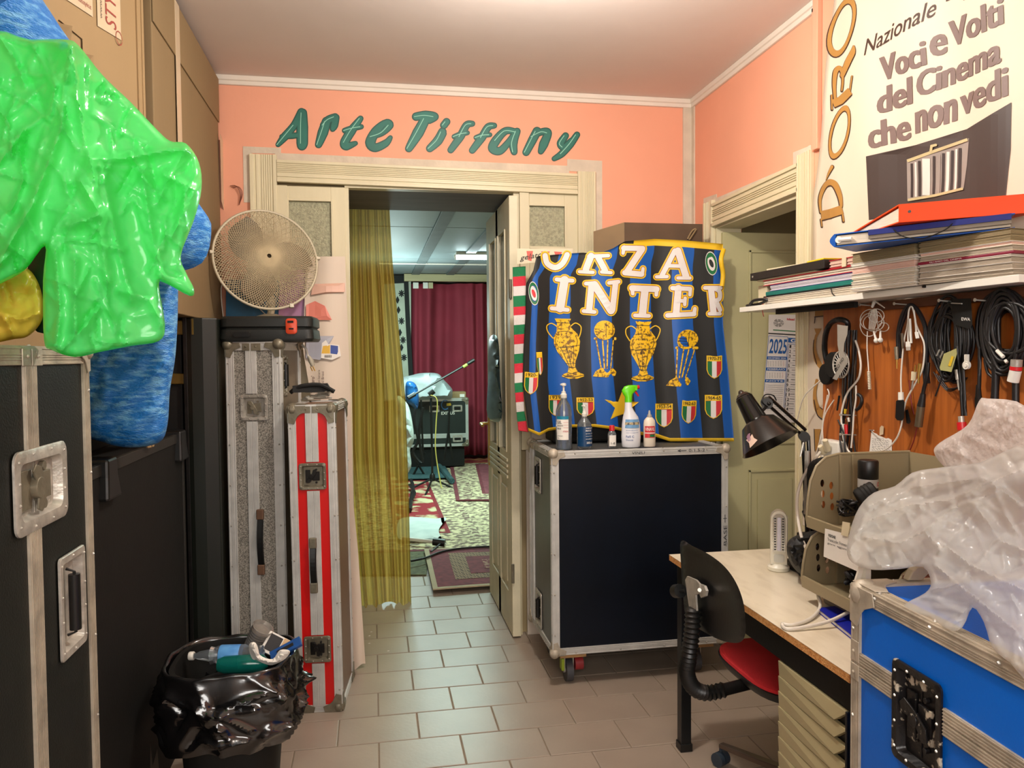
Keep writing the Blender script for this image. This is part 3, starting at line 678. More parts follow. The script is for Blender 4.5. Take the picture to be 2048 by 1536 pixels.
# ---- black rack case with casters
RZ0, RH = .155, .915
r4, T4 = flight_case('rack_case', 'large blue-black equipment case with silver edges, standing on casters', .835, .50, RH, (.780, 3.345, 0), 0, BLKN, .030, z0=RZ0, cap='ball', capm=ALUW, sidem=mat('grey_side_laminate', (92, 92, 88), .4, var=.15, scale=5), edgem=ALU, capr=.024,
                     holes={'left': [(.20, .77, .108, .148), (.20, .12, .108, .148)]}, seams=[('left', 1, .08, .04)])
grip(r4, T4('left'), .20, .77, .13, .17, STEEL); grip(r4, T4('left'), .20, .12, .13, .17, STEEL)
m = M(T4('front')); mp4 = lambda x, y, l: Vector((x+.02, y, l))
ribbon(m, [(.57, .905), (.61, .905)], .003, mp4, .0045); ribbon(m, [(.582, .910), (.57, .905), (.582, .900)], .003, mp4, .0047)
text(m, '0-1.5-2', (.622, .898), (.70, .898), (.622, .912), mp4, .0045); text(m, 'BASE', (.810, .457), (.810, .55), (.793, .457), mp4, .0045); ribbon(m, [(.80, .565), (.80, .60)], .003, mp4, .0045); ribbon(m, [(.792, .583), (.808, .583)], .003, mp4, .0047); text(m, 'VINILI', (.35, .896), (.41, .896), (.35, .907), mp4, .0045)
obj('marker_writing', m, mat('faded_marker', (60, 60, 62), .6), parent=r4)
for i, (x, y) in enumerate(((.10, .08), (.10, .42), (.72, .08), (.72, .42))):
    m = M(); m.box(x-.06, x+.06, y-.05, y+.05, RZ0-.028, RZ0); o = obj('caster_block', m, mat('raw_wood_block', (196, 150, 96), .7, var=.2, scale=30, stretch=(1, 8, 8)), parent=r4)
    m = M(); m.box(x-.035, x-.031, y-.02, y+.03, .055, RZ0-.028); m.box(x+.005, x+.009, y-.02, y+.03, .055, RZ0-.028); m.cyl((x-.036, y, .055), (x+.012, y, .055), .014, n=12); m.box(x-.04, x+.05, y-.03, y+.03, RZ0-.034, RZ0-.028)
    c = obj('caster', m, STEEL, parent=r4, smooth=35)
    m = M(); m.cyl((x-.028, y, .052), (x+.003, y, .052), .050, n=20); obj('wheel', m, mat('grey_tyre', (66, 66, 70), .5), parent=c, smooth=35)
    if i == 0:
        m = M(); m.cyl((x+.014, y-.01, .085), (x+.052, y-.01, .085), .030, n=16); obj('brake_pad', m, mat('red_rubber', (150, 40, 44), .5), parent=c, smooth=35)
        m = M(); m.box(x-.05, x-.036, y-.03, y+.01, .06, .115); obj('brake_clip', m, mat('lime_plastic', (150, 170, 40), .5), parent=c, bevel=.003)
# ---- blue case, front right
c5 = Vector((1.052, 1.558)); dirn = Vector((-.045, -1)).normalized()   # long face runs from its far corner towards the camera
L5 = 1.05; org = c5 + dirn*L5; ang = math.atan2(-dirn.x, -dirn.y)
r5, T5 = flight_case('flight_case', 'bright blue flight case with worn grey edges and a black latch, front right', .56, L5, .985, (org.x, org.y, 0), -math.atan2(-dirn.x, -dirn.y), BLUEV, .032, cap='flat', edgem=ALUW, capm=ALUW, capr=.036,
                     holes={'left': [(.225, .775, .130, .187)]}, seams=[('left', 0, .812, .052)])
latch(r5, T5('left'), .225, .775, .148, .205, mat('chipped_black_enamel', (20, 19, 20), .35, var=.0, rgb2=(190, 180, 160), thr=(.60, .66), scale=38, bump=.15, bscale=60), MC['chipped_black_enamel'], rz=1.2)
# ------------------------------------------------------------------ left side: black cases, carton, sacks
r6 = thing('speaker_cabinet', 'plain black flight case with plastic corner guards behind the front left case', 'flight case', (-1.35, 2.20, 0))
obj('body', M().box(0, .60, 0, 1.07, 0, 1.205), BLKM, parent=r6, bevel=.004)
obj('lid', M().box(.02, .46, .01, 1.06, 1.205, 1.286), BLKM, parent=r6, bevel=.004)
obj('edge_strip', M().box(.588, .604, 0, 1.07, 1.175, 1.209), mat('dark_edge', (50, 47, 42), .5, .3), parent=r6, bevel=.002)
obj('edge_strip', M().box(.588, .604, 1.05, 1.074, .0, 1.205), MC['dark_edge'], parent=r6, bevel=.002)
for y0 in (.16, 1.0):
    m = M(); m.loft([[(x, y, z) for x, y in ((.50, y0-.045*k), (.61+.012*k, y0-.045*k), (.61+.012*k, y0+.045*k), (.50, y0+.045*k))] for z, k in ((1.105, 1.35), (1.13, 1.2), (1.17, 1.0), (1.222, .9))])
    obj('corner_guard', m, BLKP, parent=r6, bevel=.008)
obj('scuff_mark', M().add([(.601, .50, .05), (.601, .62, .05), (.601, .60, .16), (.601, .54, .13), (.601, .52, .22)], [(0, 1, 2, 3, 4)]), mat('pale_scuff', (90, 80, 66), .8), parent=r6)
r7 = thing('trunk', 'dark narrow upright trunk with brass clamps beside the tall carton', 'trunk', (-.895, 3.42, 0))
obj('body', M().box(0, .115, 0, .4, 0, 1.66), BLKM, parent=r7, bevel=.005)
for z in (1.395, 1.60): obj('brass_clamp', M().box(.02, .125, -.012, .03, z, z+.045 if z < 1.5 else z+.06), mat('aged_brass', (136, 112, 52), .4, .6, var=.2), parent=r7, bevel=.004)
r8 = thing('trunk', 'black upright trunk with rounded front edges next to the grey flight case', 'trunk', (-.765, 3.40, 0))
m = M(); m.loft([[(x, y, z) for x, y in ((0, 0), (.03, -.012), (.075, -.012), (.13, .01), (.13, .5), (0, .5))] for z in (0, 1.67)]); obj('body', m, mat('black_green_laminate', (26, 30, 24), .4, var=.1), parent=r8, bevel=.006)
obj('edge_strip', M().box(-.004, .012, -.006, .01, 0, 1.672), DARKM, parent=r8, bevel=.002)
obj('brass_screw_plate', M().box(.035, .042, -.02, -.010, 1.60, 1.665), MC['aged_brass'], parent=r8)
# cartons up to the ceiling
r9 = thing('cardboard_box', 'tall brown cardboard carton reaching the ceiling in the far left corner', 'box', (-1.30, 2.86, 1.672))
obj('body', M().box(0, .578, 0, 1.16, 0, 1.19), CARD2, parent=r9, bevel=.004)
obj('flap', M().box(.578, .584, .0, 1.16, .98, 1.19), CARD2, parent=r9, bevel=.002)
obj('packing_tape', M().box(.584, .586, .30, .365, .55, 1.19), TAPE, parent=r9)
obj('packing_tape', M().add([(.590, 1.13, .92), (.592, 1.19, .90), (.590, 1.20, .55), (.586, 1.15, .60)], [(0, 1, 2, 3)]), TAPE, parent=r9)
a9 = math.radians(-17)
r10 = thing('cardboard_box', 'big brown cardboard carton with taped seam and cut hand hole behind the green bag', 'box', (-1.28, 1.70, 1.206), -.17)
T10 = Matrix.Identity(4)
HH = 1.66; w10 = .36; Ld = 1.15
b = M(); b.box(.16, w10-.003, .30, Ld, .085, HH)
def cf(m, z=0): return Matrix(((0, 0, 1, w10), (1, 0, 0, 0), (0, 1, 0, 0), (0, 0, 0, 1)))
T10 = cf(None); q = M(T10); hole = [(.64, 1.13), (.775, 1.135), (.775, 1.20), (.66, 1.205), (.635, 1.18)]
fill(q, [(.30, .085), (Ld, .085), (Ld, HH), (.30, HH)], lambda x, y, l: Vector((x, y, l)), 0.002, 0, None, [hole]); b.add(q.v, q.f)
obj('body', b, CARD, parent=r10)
q = M(T10); q.box(.62, .80, 1.11, 1.22, -.03, -.028); obj('hand_hole_liner', q, CARD2, parent=r10)
q = M(T10); q.add([(.635, 1.13, .003), (.66, 1.13, .03), (.665, 1.19, .035), (.64, 1.19, .003)], [(0, 1, 2, 3)]); obj('torn_flap', q, CARD, parent=r10); q = M(T10); q.add([(.775, 1.12, .003), (.80, 1.11, .02), (.79, 1.16, .024), (.775, 1.16, .003)], [(0, 1, 2, 3)]); obj('torn_flap', q, CARD, parent=r10)
mpc = lambda x, y, l: T10 @ Vector((x, y, l))
q = M(); q.v = []; fill(q, [(.855, 1.27), (.995, 1.285), (.995, HH), (.855, HH)], mpc, .005); tp = obj('packing_tape', q, TAPE, parent=r10)
q = M(); text(q, 'STYLE', (.965, 1.30), (.965, 1.45), (.90, 1.30), mpc, .0062); ribbon(q, [(.98+.02*math.cos(a), 1.285+.02*math.sin(a)) for a in [i*.6 for i in range(11)]], .003, mpc, .0062); obj('printed_text', q, mat('tape_brown_print', (150, 60, 50), .6), parent=r10)
q = M(); text(q, 'www.arredostyle.it', (.885, 1.30), (.885, 1.50), (.868, 1.30), mpc, .0062); obj('printed_text', q, mat('tape_grey_print', (110, 90, 80), .6), parent=r10)
q = M(); fill(q, [(.31, 1.24), (.83, 1.285), (.83, 1.34), (.30, 1.31)], mpc, .005); obj('packing_tape', q, TAPE, parent=r10)
q = M(); text(q, 'TOTAL SAFETY', (.50, 1.278), (.66, 1.29), (.50, 1.30), mpc, .0062); text(q, 'www.arredostyle.it', (.69, 1.288), (.82, 1.297), (.69, 1.305), mpc, .0062); obj('printed_text', q, MC['tape_brown_print'], parent=r10)
q = M(T10); q.box(1.10, 1.125, 0, HH, .001, .008); q.box(1.135, 1.15, 0, HH, .001, .006); obj('carton_seam', q, CARD, parent=r10, bevel=.002)
# ------------------------------------------------------------------ sacks and bags at the left
BSACK = mat('blue_woven_tarp', (26, 116, 196), .42, var=.0, rgb2=(110, 176, 224), scale=22, stretch=(1, 1, 3.4), thr=(.46, .66), bump=.6, bscale=110, detail=6)
GBAG = mat('green_plastic_film', (120, 248, 150), .24, var=.0, rgb2=(92, 238, 130), scale=4, sss=.45, spec=.6, coat=.2)
YBAG = mat('yellow_plastic_film', (240, 214, 80), .25, var=.06, scale=6, sss=.35, spec=.7)
sk = blob([(150, 560), (200, 420), (280, 330), (346, 430), (356, 560), (352, 700), (340, 780), (335, 850), (318, 885), (262, 895), (206, 884), (150, 850), (140, 690)], lambda x, y: 2.24, .07, .08, 8, [([(345, 560), (300, 700), (200, 800)], .02, 14), ([(340, 720), (270, 790), (190, 850)], .02, 12), ([(330, 640), (230, 720)], .018, 10), ([(330, 800), (260, 860)], .015, 8)], .012, .03, seed=3, edge=40, auto=(26, .010, 120, 7, (130, 150, 100)))
tag(obj('woven_sack', sk, BSACK, smooth=60), 'bulging blue woven tarpaulin sack hanging below the green bag, on the black case', 'sack')
m = M()
a, b = DP(-45, -15, 1.74), DP(362, 495, 2.46); pts = [a.lerp(b, i/24) for i in range(25)]
m.tube(pts, [.10+.001*i+.008*noise.noise(Vector((i*.4, 0, 2))) for i in range(24)]+[.108], 22)
for i, p in enumerate(m.v): m.v[i] = p + Vector((noise.noise(p*9), noise.noise(p*9+Vector((5, 0, 0))), noise.noise(p*9+Vector((0, 7, 0)))))*.018
tag(obj('rolled_tarp', m, BSACK, smooth=60), 'thick roll of blue woven tarpaulin slanting down behind the green bag', 'tarp')
gb = blob([(-30, 76), (60, 79), (132, 79), (158, 92), (205, 150), (262, 205), (310, 255), (340, 282), (372, 287), (398, 325), (403, 378), (388, 440), (362, 510), (372, 545), (388, 578), (380, 592), (330, 566), (318, 572), (330, 650), (318, 682), (262, 692), (200, 704), (150, 714), (104, 700), (88, 680), (86, 560), (90, 492), (50, 540), (0, 568), (-40, 590), (-60, 300)],
   lambda x, y: 1.50 + .0005*max(0, x-150) - .03*math.exp(-((x-150)/60)**2), .03, .05, 4.5,
   [([(140, 90), (125, 250), (60, 420), (0, 520)], .050, 15), ([(145, 95), (165, 260), (190, 400), (215, 560)], .045, 14), ([(142, 92), (90, 230), (0, 300)], .028, 16), ([(180, 318), (240, 318), (340, 300), (385, 300)], .036, 9),
    ([(200, 330), (225, 450), (262, 600)], .028, 10), ([(285, 350), (300, 450), (325, 560)], .026, 9), ([(160, 360), (200, 430), (140, 450)], .045, 10), ([(110, 500), (120, 620), (112, 690)], .030, 8), ([(150, 520), (150, 660)], .026, 8),
    ([(330, 350), (390, 380), (345, 470)], .025, 8), ([(240, 580), (300, 600), (326, 650)], .022, 8), ([(60, 150), (110, 150), (20, 230)], .02, 12), ([(0, 440), (40, 400), (70, 470)], .02, 12)], .003, .03, seed=5, edge=14, auto=(130, .015, 100, 4, (80, 100, 60, 120, 20)))
tag(obj('plastic_bag', gb, GBAG, smooth=70), 'large bright green plastic bag draped over the bundles above the left flight case', 'plastic bag')
yb = blob([(-40, 560), (20, 545), (52, 536), (74, 560), (86, 600), (84, 640), (60, 670), (30, 678), (-40, 678)], 1.62, .03, .10, 5, [([(0, 625), (40, 640), (80, 625)], .025, 8), ([(10, 640), (30, 676)], .02, 6)], .004, .05, seed=8, edge=24, auto=(16, .012, 40, 4, (20, 90, 140)))
tag(obj('plastic_bag', yb, YBAG, smooth=60), 'knotted yellow plastic bag sitting on top of the left black case', 'plastic bag')
bundle = blob([(60, 500), (110, 470), (200, 520), (190, 650), (100, 668), (60, 640)], 1.66, .02, .05, 14, crumple=.01, seed=2, edge=40)  # filler shape, its dark green stands in for the shade between the bags
tag(obj('shade_filler', bundle, mat('dark_green_shade_fill', (16, 60, 36), .7, var=.2, scale=10), smooth=60), 'dark green filler shape put in for the shade between green bag and yellow bag', 'shade filler')
cbl = M(); cbl.tube([G(205, 1545, .03), G(225, 1512, .05), G(255, 1510, .05), G(290, 1530, .04), G(310, 1548, .03)], .011, 10, smooth=6)
tag(obj('cable', cbl, CABLE_B, smooth=60), 'thick black cable curling on the floor in front of the dark cases', 'cable')
# ------------------------------------------------------------------ tool case, fan
r = thing('tool_case', 'black plastic tool case with an orange latch lying on the grey flight case', 'tool case', (-.64, 3.44, 1.571), math.radians(-4))
m = M(); prof = [(0, .012), (.004, .05), (.012, .056), (.012, .058), (.003, .064), (.004, .098), (.012, .108)]
rings = []
for ins, z in prof:
    w_, d_ = .395-2*ins, .26-2*ins; rings.append([(.1975+x, .13+y, z) for x, y in rrect(w_, d_, .035)])
m.loft([[(.1975+(x-.1975)*.96, .13+(y-.13)*.96, 0) for x, y, z in rings[0]]]+rings); obj('body', m, mat('black_textured_plastic', (28, 30, 27), .5, bump=.1, bscale=300), parent=r, smooth=30)
ORG = mat('orange_latch_plastic', (216, 74, 40), .4)
m = M(); m.loft([[(.305+x, .002-h_, .064+z) for x, z in rrect(.046*k, .066*k, .012)] for h_, k in ((-.004, 1), (.010, 1), (.012, .88))]); lo = obj('latch', m, ORG, parent=r, smooth=35)
obj('latch_slot', M().box(.290, .315, -.0115, -.006, .078, .087).box(.296, .315, -.0115, -.006, .050, .056), BLKM, parent=r).parent = lo
m = M(); m.loft([[(.10+x, .0-h_, .030+z) for x, z in rrect(.07, .02, .006)] for h_ in (0, .006)]); obj('handle_rib', m, BLKP, parent=r)
fc0 = DP(533, 519, 3.62); toc = -FW; nrm = (toc*math.cos(.56) + (RT*math.cos(.33)+UP*math.sin(.33))*math.sin(.56)).normalized()
fx = nrm.cross(Vector((0, 0, 1))).normalized(); fy = fx.cross(nrm).normalized()*1.0
FM = Matrix(((fx.x, fy.x, nrm.x, fc0.x), (fx.y, fy.y, nrm.y, fc0.y), (fx.z, fy.z, nrm.z, fc0.z), (0, 0, 0, 1)))
fbase = Vector((fc0.x+.0, fc0.y+.10, 1.682))
r = thing('fan', 'cream desk fan with a round wire mesh grille, tilted upwards on the black tool case', 'fan', fbase)
def fp(name, fn, mt, sm=None, par=None, bevel=0):
    m = M(FM); fn(m); o = obj(name, m, mt, parent=r, world=True, smooth=sm, bevel=bevel); 
    if par: o.parent = par
    return o
FWM = mat('cream_fan_wire', (206, 190, 156), .4, .1, var=.1, scale=12); FPL = mat('cream_fan_plastic', (190, 178, 150), .4, var=.05); FBL = mat('taupe_fan_blade', (112, 98, 80), .4, var=.06)
RR = .238
def dome(t, hgt): return hgt*(1-t*t)**.7 if t < 1 else 0
def mesh_g(hgt, n, tw, r0=.010):
    def f(m):
        for s_ in (-1, 1):
            for i in range(n):
                a0 = 2*math.pi*i/n; pts = []
                for j in range(11):
                    t = j/10; rr = r0+(RR-r0)*t; a = a0+s_*tw*(1-t)*1.0; pts.append((rr*math.cos(a), rr*math.sin(a), dome(rr/RR, hgt)+s_*.0008))
                m.tube(pts, .0013, 4)
    return f
fp('front_grille', mesh_g(.055, 104, .95), FWM); fp('rear_grille', mesh_g(-.06, 44, .9), FWM)
fp('rim', lambda m: m.tube([(RR*math.cos(a), RR*math.sin(a), 0) for a in [i*math.pi/30 for i in range(60)]], .0065, 8, closed=True), FPL, 60)
fp('rim_clip', lambda m: (m.cbox((-RR-.006, 0.02, 0), (.022, .014, .02)), m.cbox((RR+.004, .02, 0), (.018, .016, .02)), m.cbox((-.10, -RR+.018, 0), (.02, .02, .02))), FPL, bevel=.002)
def blade(a0):
    def f(m):
        def P(u, v):
            rr = .032+.178*u; a = a0 + (v-.5)*(1.0*math.sin(math.pi*min(1, .25+u*.72))+.35) + .35*u; return (rr*math.cos(a), rr*math.sin(a), (v-.5)*.07*(1-.2*u)-.004)
        m.grid(P, 8, 8, (0, 0, .0025))
    return f
for i in range(3): fp('blade', blade(i*2*math.pi/3+.6), FBL, 40)
fp('hub', lambda m: m.lathe([(.036, -.03), (.036, .012), (.030, .020), (.001, .024)]), FBL, 40)
fp('motor_housing', lambda m: m.lathe([(.03, -.19), (.052, -.175), (.062, -.12), (.06, -.06), (.04, -.045)]), FPL, 40)
m = M(); c_ = FM @ Vector((0, 0, -.12)); m.tube([(fbase.x, fbase.y, 1.70), (fbase.x, fbase.y+.03, 1.78), (c_.x, c_.y, c_.z)], .018, 10, smooth=5); obj('stem', m, FPL, parent=r, world=True, smooth=50)
m = M(); m.lathe([(.085, 1.680), (.088, 1.69), (.07, 1.70), (.03, 1.712)], (fbase.x, fbase.y, 0), 28); obj('base', m, FPL, parent=r, world=True, smooth=40)
m = M(); m.tube([(fbase.x-.02, fbase.y+.10, 1.70), YP(450, 560, 3.95), YP(447, 640, 3.93), YP(455, 660, 3.94)], .003, 6, smooth=6); obj('cord', m, CABLE_W, parent=r, world=True, smooth=60)
# plug hanging down between the cases
m = M(); pc = [YP(604, 690, 3.62), YP(612, 698, 3.60), YP(616, 712, 3.60), YP(620, 722, 3.60)]; m.tube(pc, .0045, 8, smooth=5); q = M(); q.tube([YP(617, 712, 3.60), YP(622, 722, 3.60), YP(626, 732, 3.60)], [.007, .012, .009], 8, mi=0); q.cyl(YP(625, 731, 3.6), YP(630, 742, 3.6), .0028, n=6, mi=1); q.cyl(YP(621, 733, 3.6), YP(625, 742, 3.6), .0028, n=6, mi=1)
t = thing('power_plug', 'pale plug with two pins hanging by its cable beside the grey flight case', 'plug', YP(620, 742, 3.6)); obj('cord', m, CABLE_W, parent=t, world=True, smooth=60); obj('plug', q, [mat('clear_grey_plug', (170, 160, 140), .3), BRASS], parent=t, world=True, smooth=50)
# small posters behind the fan
def sheet(px, y, th=.002):
    m = M(); q = [YP(a, b, y) for a, b in px]; m.prism([(p.x, y, p.z) for p in q], (0, th, 0)); return m
tag(obj('poster', sheet([(452, 560), (590, 560), (590, 662), (452, 662)], 4.0), mat('blue_poster_print', (24, 108, 150), .4, rgb2=(14, 66, 88), scale=6)), 'blue glossy poster on the wall behind and below the fan', 'poster')
tag(obj('poster', sheet([(560, 540), (622, 540), (616, 660), (556, 660)], 3.985), mat('mauve_poster_print', (186, 130, 150), .4, rgb2=(150, 100, 150), scale=5)), 'mauve pink poster edge between the fan and the tall white sheet', 'poster')
# tall white advertising sheet
def wsy(py): return 3.97 - .22*max(0, (py-560)/780)
def WS(px, py, l): 
    y = wsy(py) + .008*math.sin(px*.09+py*.004) - l; return YP(px, py, y)
m = M()
lft = [(514, 612), (700, 606), (900, 640), (1340, 690)]; rgt = [(512, 690), (760, 700), (1000, 706), (1100, 716), (1330, 731)]
def ip(T, y):
    for (a, b), (c, d) in zip(T, T[1:]):
        if y <= c: return b+(d-b)*max(0, (y-a)/(c-a))
    return T[-1][1]
def wsf(u, v):
    py = 513+v*822 + (8*math.sin(u*5) if v > .98 else 0); x0, x1 = ip(lft, py), ip(rgt, py); return WS(x0+(x1-x0)*u, py, .012*math.sin(u*7+v*9)*v)
m.grid(wsf, 12, 40, (0, .003, 0))
t = thing('advertising_sheet', 'tall white printed sheet hanging down to the tiles beside the red case', 'poster', (-.2, 3.8, .02))
WSM = mat('white_banner_vinyl', (216, 198, 178), .55, var=.04, scale=2)
obj('sheet', m, WSM, parent=t, world=True, smooth=60)
m = M(); L_ = .016
for pts, nm, cc, lb in (([(612, 610), (630, 602), (650, 612), (664, 640), (612, 640)], 'faded_red_print', (222, 128, 110), 'faded red curved print'), ([(612, 672), (668, 672), (640, 720), (612, 716)], 'pale_blue_print', (176, 176, 186), 'pale blue print'), ([(625, 568), (690, 566), (690, 584), (622, 590)], 'pale_pink_print', (226, 180, 158), 'pale pink band')):
    m = M(); fill(m, pts, WS, L_, 0, 12); obj('printed_shape', m, mat(nm, cc, .5), parent=t, world=True, label=lb)
m = M(); fill(m, [(644, 686), (652, 680), (656, 688), (678, 690), (682, 712), (664, 720), (642, 716)], WS, L_+.001, 0); fill(m, [(646, 692), (660, 690), (660, 707), (643, 707)], WS, L_+.0018, 1); fill(m, [(661, 690), (676, 692), (676, 709), (661, 707)], WS, L_+.0018, 2)
for i in range(7): ribbon(m, [(650+i*2.1, 710), (650+i*2.1, 715)], 1, WS, L_+.0022, 3, cap=False)
obj('sticker', m, [PAPER, mat('yellow_print', (226, 176, 40), .5), mat('blue_print', (40, 70, 150), .5), INK], parent=t, world=True)
m = M(); text(m, "'Paghero'", (631, 786), (631, 752), (622, 786), WS, L_, off=.01); text(m, 'commissioni bancarie', (640, 786), (640, 740), (635, 786), WS, L_); text(m, 'di Primi Brevi', (648, 786), (648, 743), (643, 786), WS, L_)
obj('printed_text', m, mat('brown_print', (80, 50, 40), .6), parent=t, world=True)
# odds and ends on top of the red case
m = M(); rnd = random.Random(4); z0 = 1.325
for i in range(7):
    p = [(-.335+.03+.14*rnd.random(), 3.37+.12*rnd.random(), z0+.006*i) for _ in range(4)]; m.tube(p, .004, 6, smooth=4)
tag(obj('cable_tie_bundle', m, mat('clear_grey_strap', (170, 164, 150), .3), smooth=60), 'tangle of thin grey straps on top of the red case', 'strap')
m = M(); m.hexa([(-.33, 3.35, z0+.03), (-.17, 3.38, z0+.03), (-.17, 3.42, z0+.03), (-.33, 3.40, z0+.03), (-.33, 3.35, z0+.058), (-.19, 3.38, z0+.066), (-.19, 3.42, z0+.066), (-.33, 3.40, z0+.058)]); m.tube([(-.34, 3.37, z0+.03), (-.30, 3.36, z0+.055), (-.22, 3.37, z0+.06), (-.16, 3.37, z0+.03)], .009, 8, smooth=5)
tag(obj('webbing_strap', m, BLKM, smooth=30), 'short black strap piece lying on the tangle of grey straps', 'strap')
# ------------------------------------------------------------------ waste bin
BX, BY, BZ = -.475, 2.68, .505
r = thing('waste_bin', 'black waste bin with a shiny black liner bag, full of rubbish', 'bin', (BX, BY, 0))
m = M()
def sq(rr, z, n=28, p=3.2):
    out = []
    for j in range(n):
        a = 2*math.pi*j/n; c, s_ = math.cos(a), math.sin(a); k = (abs(c)**p+abs(s_)**p)**(-1/p); out.append((rr*k*c, rr*k*s_, z))
    return out
m.loft([sq(.135, .0), sq(.175, BZ-.01), sq(.185, BZ-.01), sq(.185, BZ), sq(.17, BZ), sq(.13, .02)]); obj('body', m, BLKM, parent=r, smooth=35)
LIN = mat('black_bag_film', (14, 13, 14), .18, spec=.9, coat=.4)
rnd = random.Random(17); LCR = []
for _ in range(110):
    u0, v0 = rnd.random(), rnd.uniform(.35, 1); LCR.append((u0, v0, u0+rnd.uniform(-.09, .09), v0+rnd.uniform(-.4, .4), rnd.choice((1, 1, -1))*rnd.uniform(.006, .024), rnd.uniform(.012, .032)))
def liner(u, v):
    a = 2*math.pi*u; c, s_ = math.cos(a), math.sin(a); p = 2.8; k = (abs(c)**p+abs(s_)**p)**(-1/p)
    if v < .25: t = v/.25; rr = .155+.027*t; z = .34+.17*t
    elif v < .35: t = (v-.25)/.1; rr = .182+.014*math.sin(t*math.pi/2); z = .51+.006*math.sin(t*math.pi)-.006*t
    else: t = (v-.35)/.65; rr = .196+.022*math.sin(t*2.4); z = .504-.24*t - .02*t*noise.noise(Vector((c*2, s_*2, 5)))
    q = Vector((c*1.6, s_*1.6, v*2.2)); fade = min(1, max(0, (v-.3)/.2))
    for (u0, v0, u1, v1, am, wd) in LCR:
        du = (u-u0+.5) % 1-.5; eu, ev = u1-u0, v1-v0; px_, py_ = du*3.2, (v-v0); ex, ey = eu*3.2, ev; t_ = max(0, min(1, (px_*ex+py_*ey)/(ex*ex+ey*ey))); d = math.hypot(px_-ex*t_, py_-ey*t_)
        if d < 6*wd: rr += fade*am*math.exp(-d/wd)
    rr += .014*noise.noise(q)*min(1, v*2); z += .010*noise.noise(q*1.7)*(1 if v > .2 else .3)
    if v > .85: rr -= .02*(v-.85)/.15
    return (rr*k*c*1.06, rr*k*s_*.98, z)
m = M(); m.grid(liner, 150, 60); obj('bin_liner', m, LIN, parent=r, smooth=60)
fl_ = M(); fl_.lathe([(.02, .40), (.14, .40), (.14, .41), (.02, .43)], (0, 0, 0), 20); obj('rubbish_heap', fl_, mat('dark_rubbish', (40, 38, 36), .6, var=.4, scale=20), parent=r)
def bottle_axis(a, b): 
    d = (Vector(b)-Vector(a)); z = d.normalized(); x = z.orthogonal().normalized(); y = z.cross(x); return Matrix(((x.x, y.x, z.x, a[0]), (x.y, y.y, z.y, a[1]), (x.z, y.z, z.z, a[2]), (0, 0, 0, 1))), d.length
A = G(378, 1312, .50); B_ = G(528, 1308, .50); Tb, Lb = bottle_axis(A, B_)
t = thing('plastic_bottle', 'crushed clear water bottle with blue label lying in the bin', 'bottle', (A+B_)/2-Vector((0, 0, .03)))
k = Lb
m = M(Tb); m.lathe([(.010, .012), (.012, .03*1), (.014, .035), (.026, .10*k/.27), (.030, .30*k), (.026, .34*k), (.031, .40*k), (.031, .75*k), (.028, .80*k), (.031, .86*k), (.029, .98*k), (.012, k)], n=18)
for i, p in enumerate(m.v): m.v[i] = p+Vector((noise.noise(p*40), noise.noise(p*40+Vector((9, 0, 0))), noise.noise(p*40+Vector((0, 9, 0)))))*.005
obj('body', m, CLEAR, parent=t, world=True, smooth=40)
m = M(Tb); m.lathe([(.033, .42*k), (.034, .43*k), (.034, .68*k), (.033, .69*k)], n=18); obj('label_band', m, mat('light_blue_label', (96, 160, 214), .4, rgb2=(60, 120, 190), scale=20), parent=t, world=True, smooth=40)
m = M(Tb); m.lathe([(.013, 0), (.0145, .003), (.0145, .015), (.013, .017)], n=16); obj('cap', m, WPLA, parent=t, world=True, smooth=40)
A2, B2 = G(436, 1330, .485), G(535, 1326, .485); Tb, Lb = bottle_axis(A2, B2); m = M(Tb); m.lathe([(.02, 0), (.028, .02), (.030, Lb*.5), (.028, Lb*.9), (.014, Lb)], n=16)
tag(obj('plastic_bottle', m, mat('teal_plastic', (20, 130, 116), .15, trans=.5, var=.1), smooth=40), 'teal green plastic bottle under the clear one in the bin', 'bottle')
Tc, Lc = bottle_axis(G(500, 1300, .49), G(522, 1262, .56)); m = M(Tc); prof = [(.026, 0), (.036, .10)]; m.lathe([(.001, 0), (.024, 0), (.026, .004), (.037, .098), (.039, .10), (.037, .102), (.0355, .098), (.025, .006), (.001, .003)], n=22)
for i in range(8): m.lathe([(.027+i*.0011, .012+i*.01), (.0285+i*.0011, .014+i*.01), (.0275+i*.0011, .017+i*.01)], n=22)
tag(obj('plastic_cup', m, mat('clear_cup', (214, 206, 196), .15, trans=.75, var=.05), smooth=50), 'clear ribbed plastic cup tipped over in the bin', 'cup')
R_ = Matrix.Rotation(.55, 3, 'Y') @ Matrix.Rotation(-.5, 3, 'X')
m = M(); c0 = G(552, 1292, .51); m.cbox(c0, (.085, .018, .07), 0, R=R_); m.cbox(c0+R_ @ Vector((-.012, -.0095, .002)), (.045, .002, .055), 1, R=R_); m.cbox(c0+R_ @ Vector((.026, -.0095, .004)), (.026, .002, .06), 2, R=R_)
tag(obj('small_box', m, [PAPER, INK, mat('tan_print', (206, 168, 120), .5)], bevel=.001), 'small white and tan packet with a black window standing in the bin', 'packet')
m = M(); c1 = G(572, 1298, .515); R2 = Matrix.Rotation(-.45, 3, 'Y') @ Matrix.Rotation(-.9, 3, 'X'); m.cbox(c1, (.11, .012, .035), 0, R=R2); m.cbox(c1+R2 @ Vector((0, -.007, 0)), (.06, .002, .012), 1, R=R2)
tag(obj('wrapper', m, [mat('navy_blue_foil', (40, 84, 150), .3, var=.2, scale=30), INK], bevel=.001), 'folded blue foil wrapper at the right side of the bin', 'wrapper')
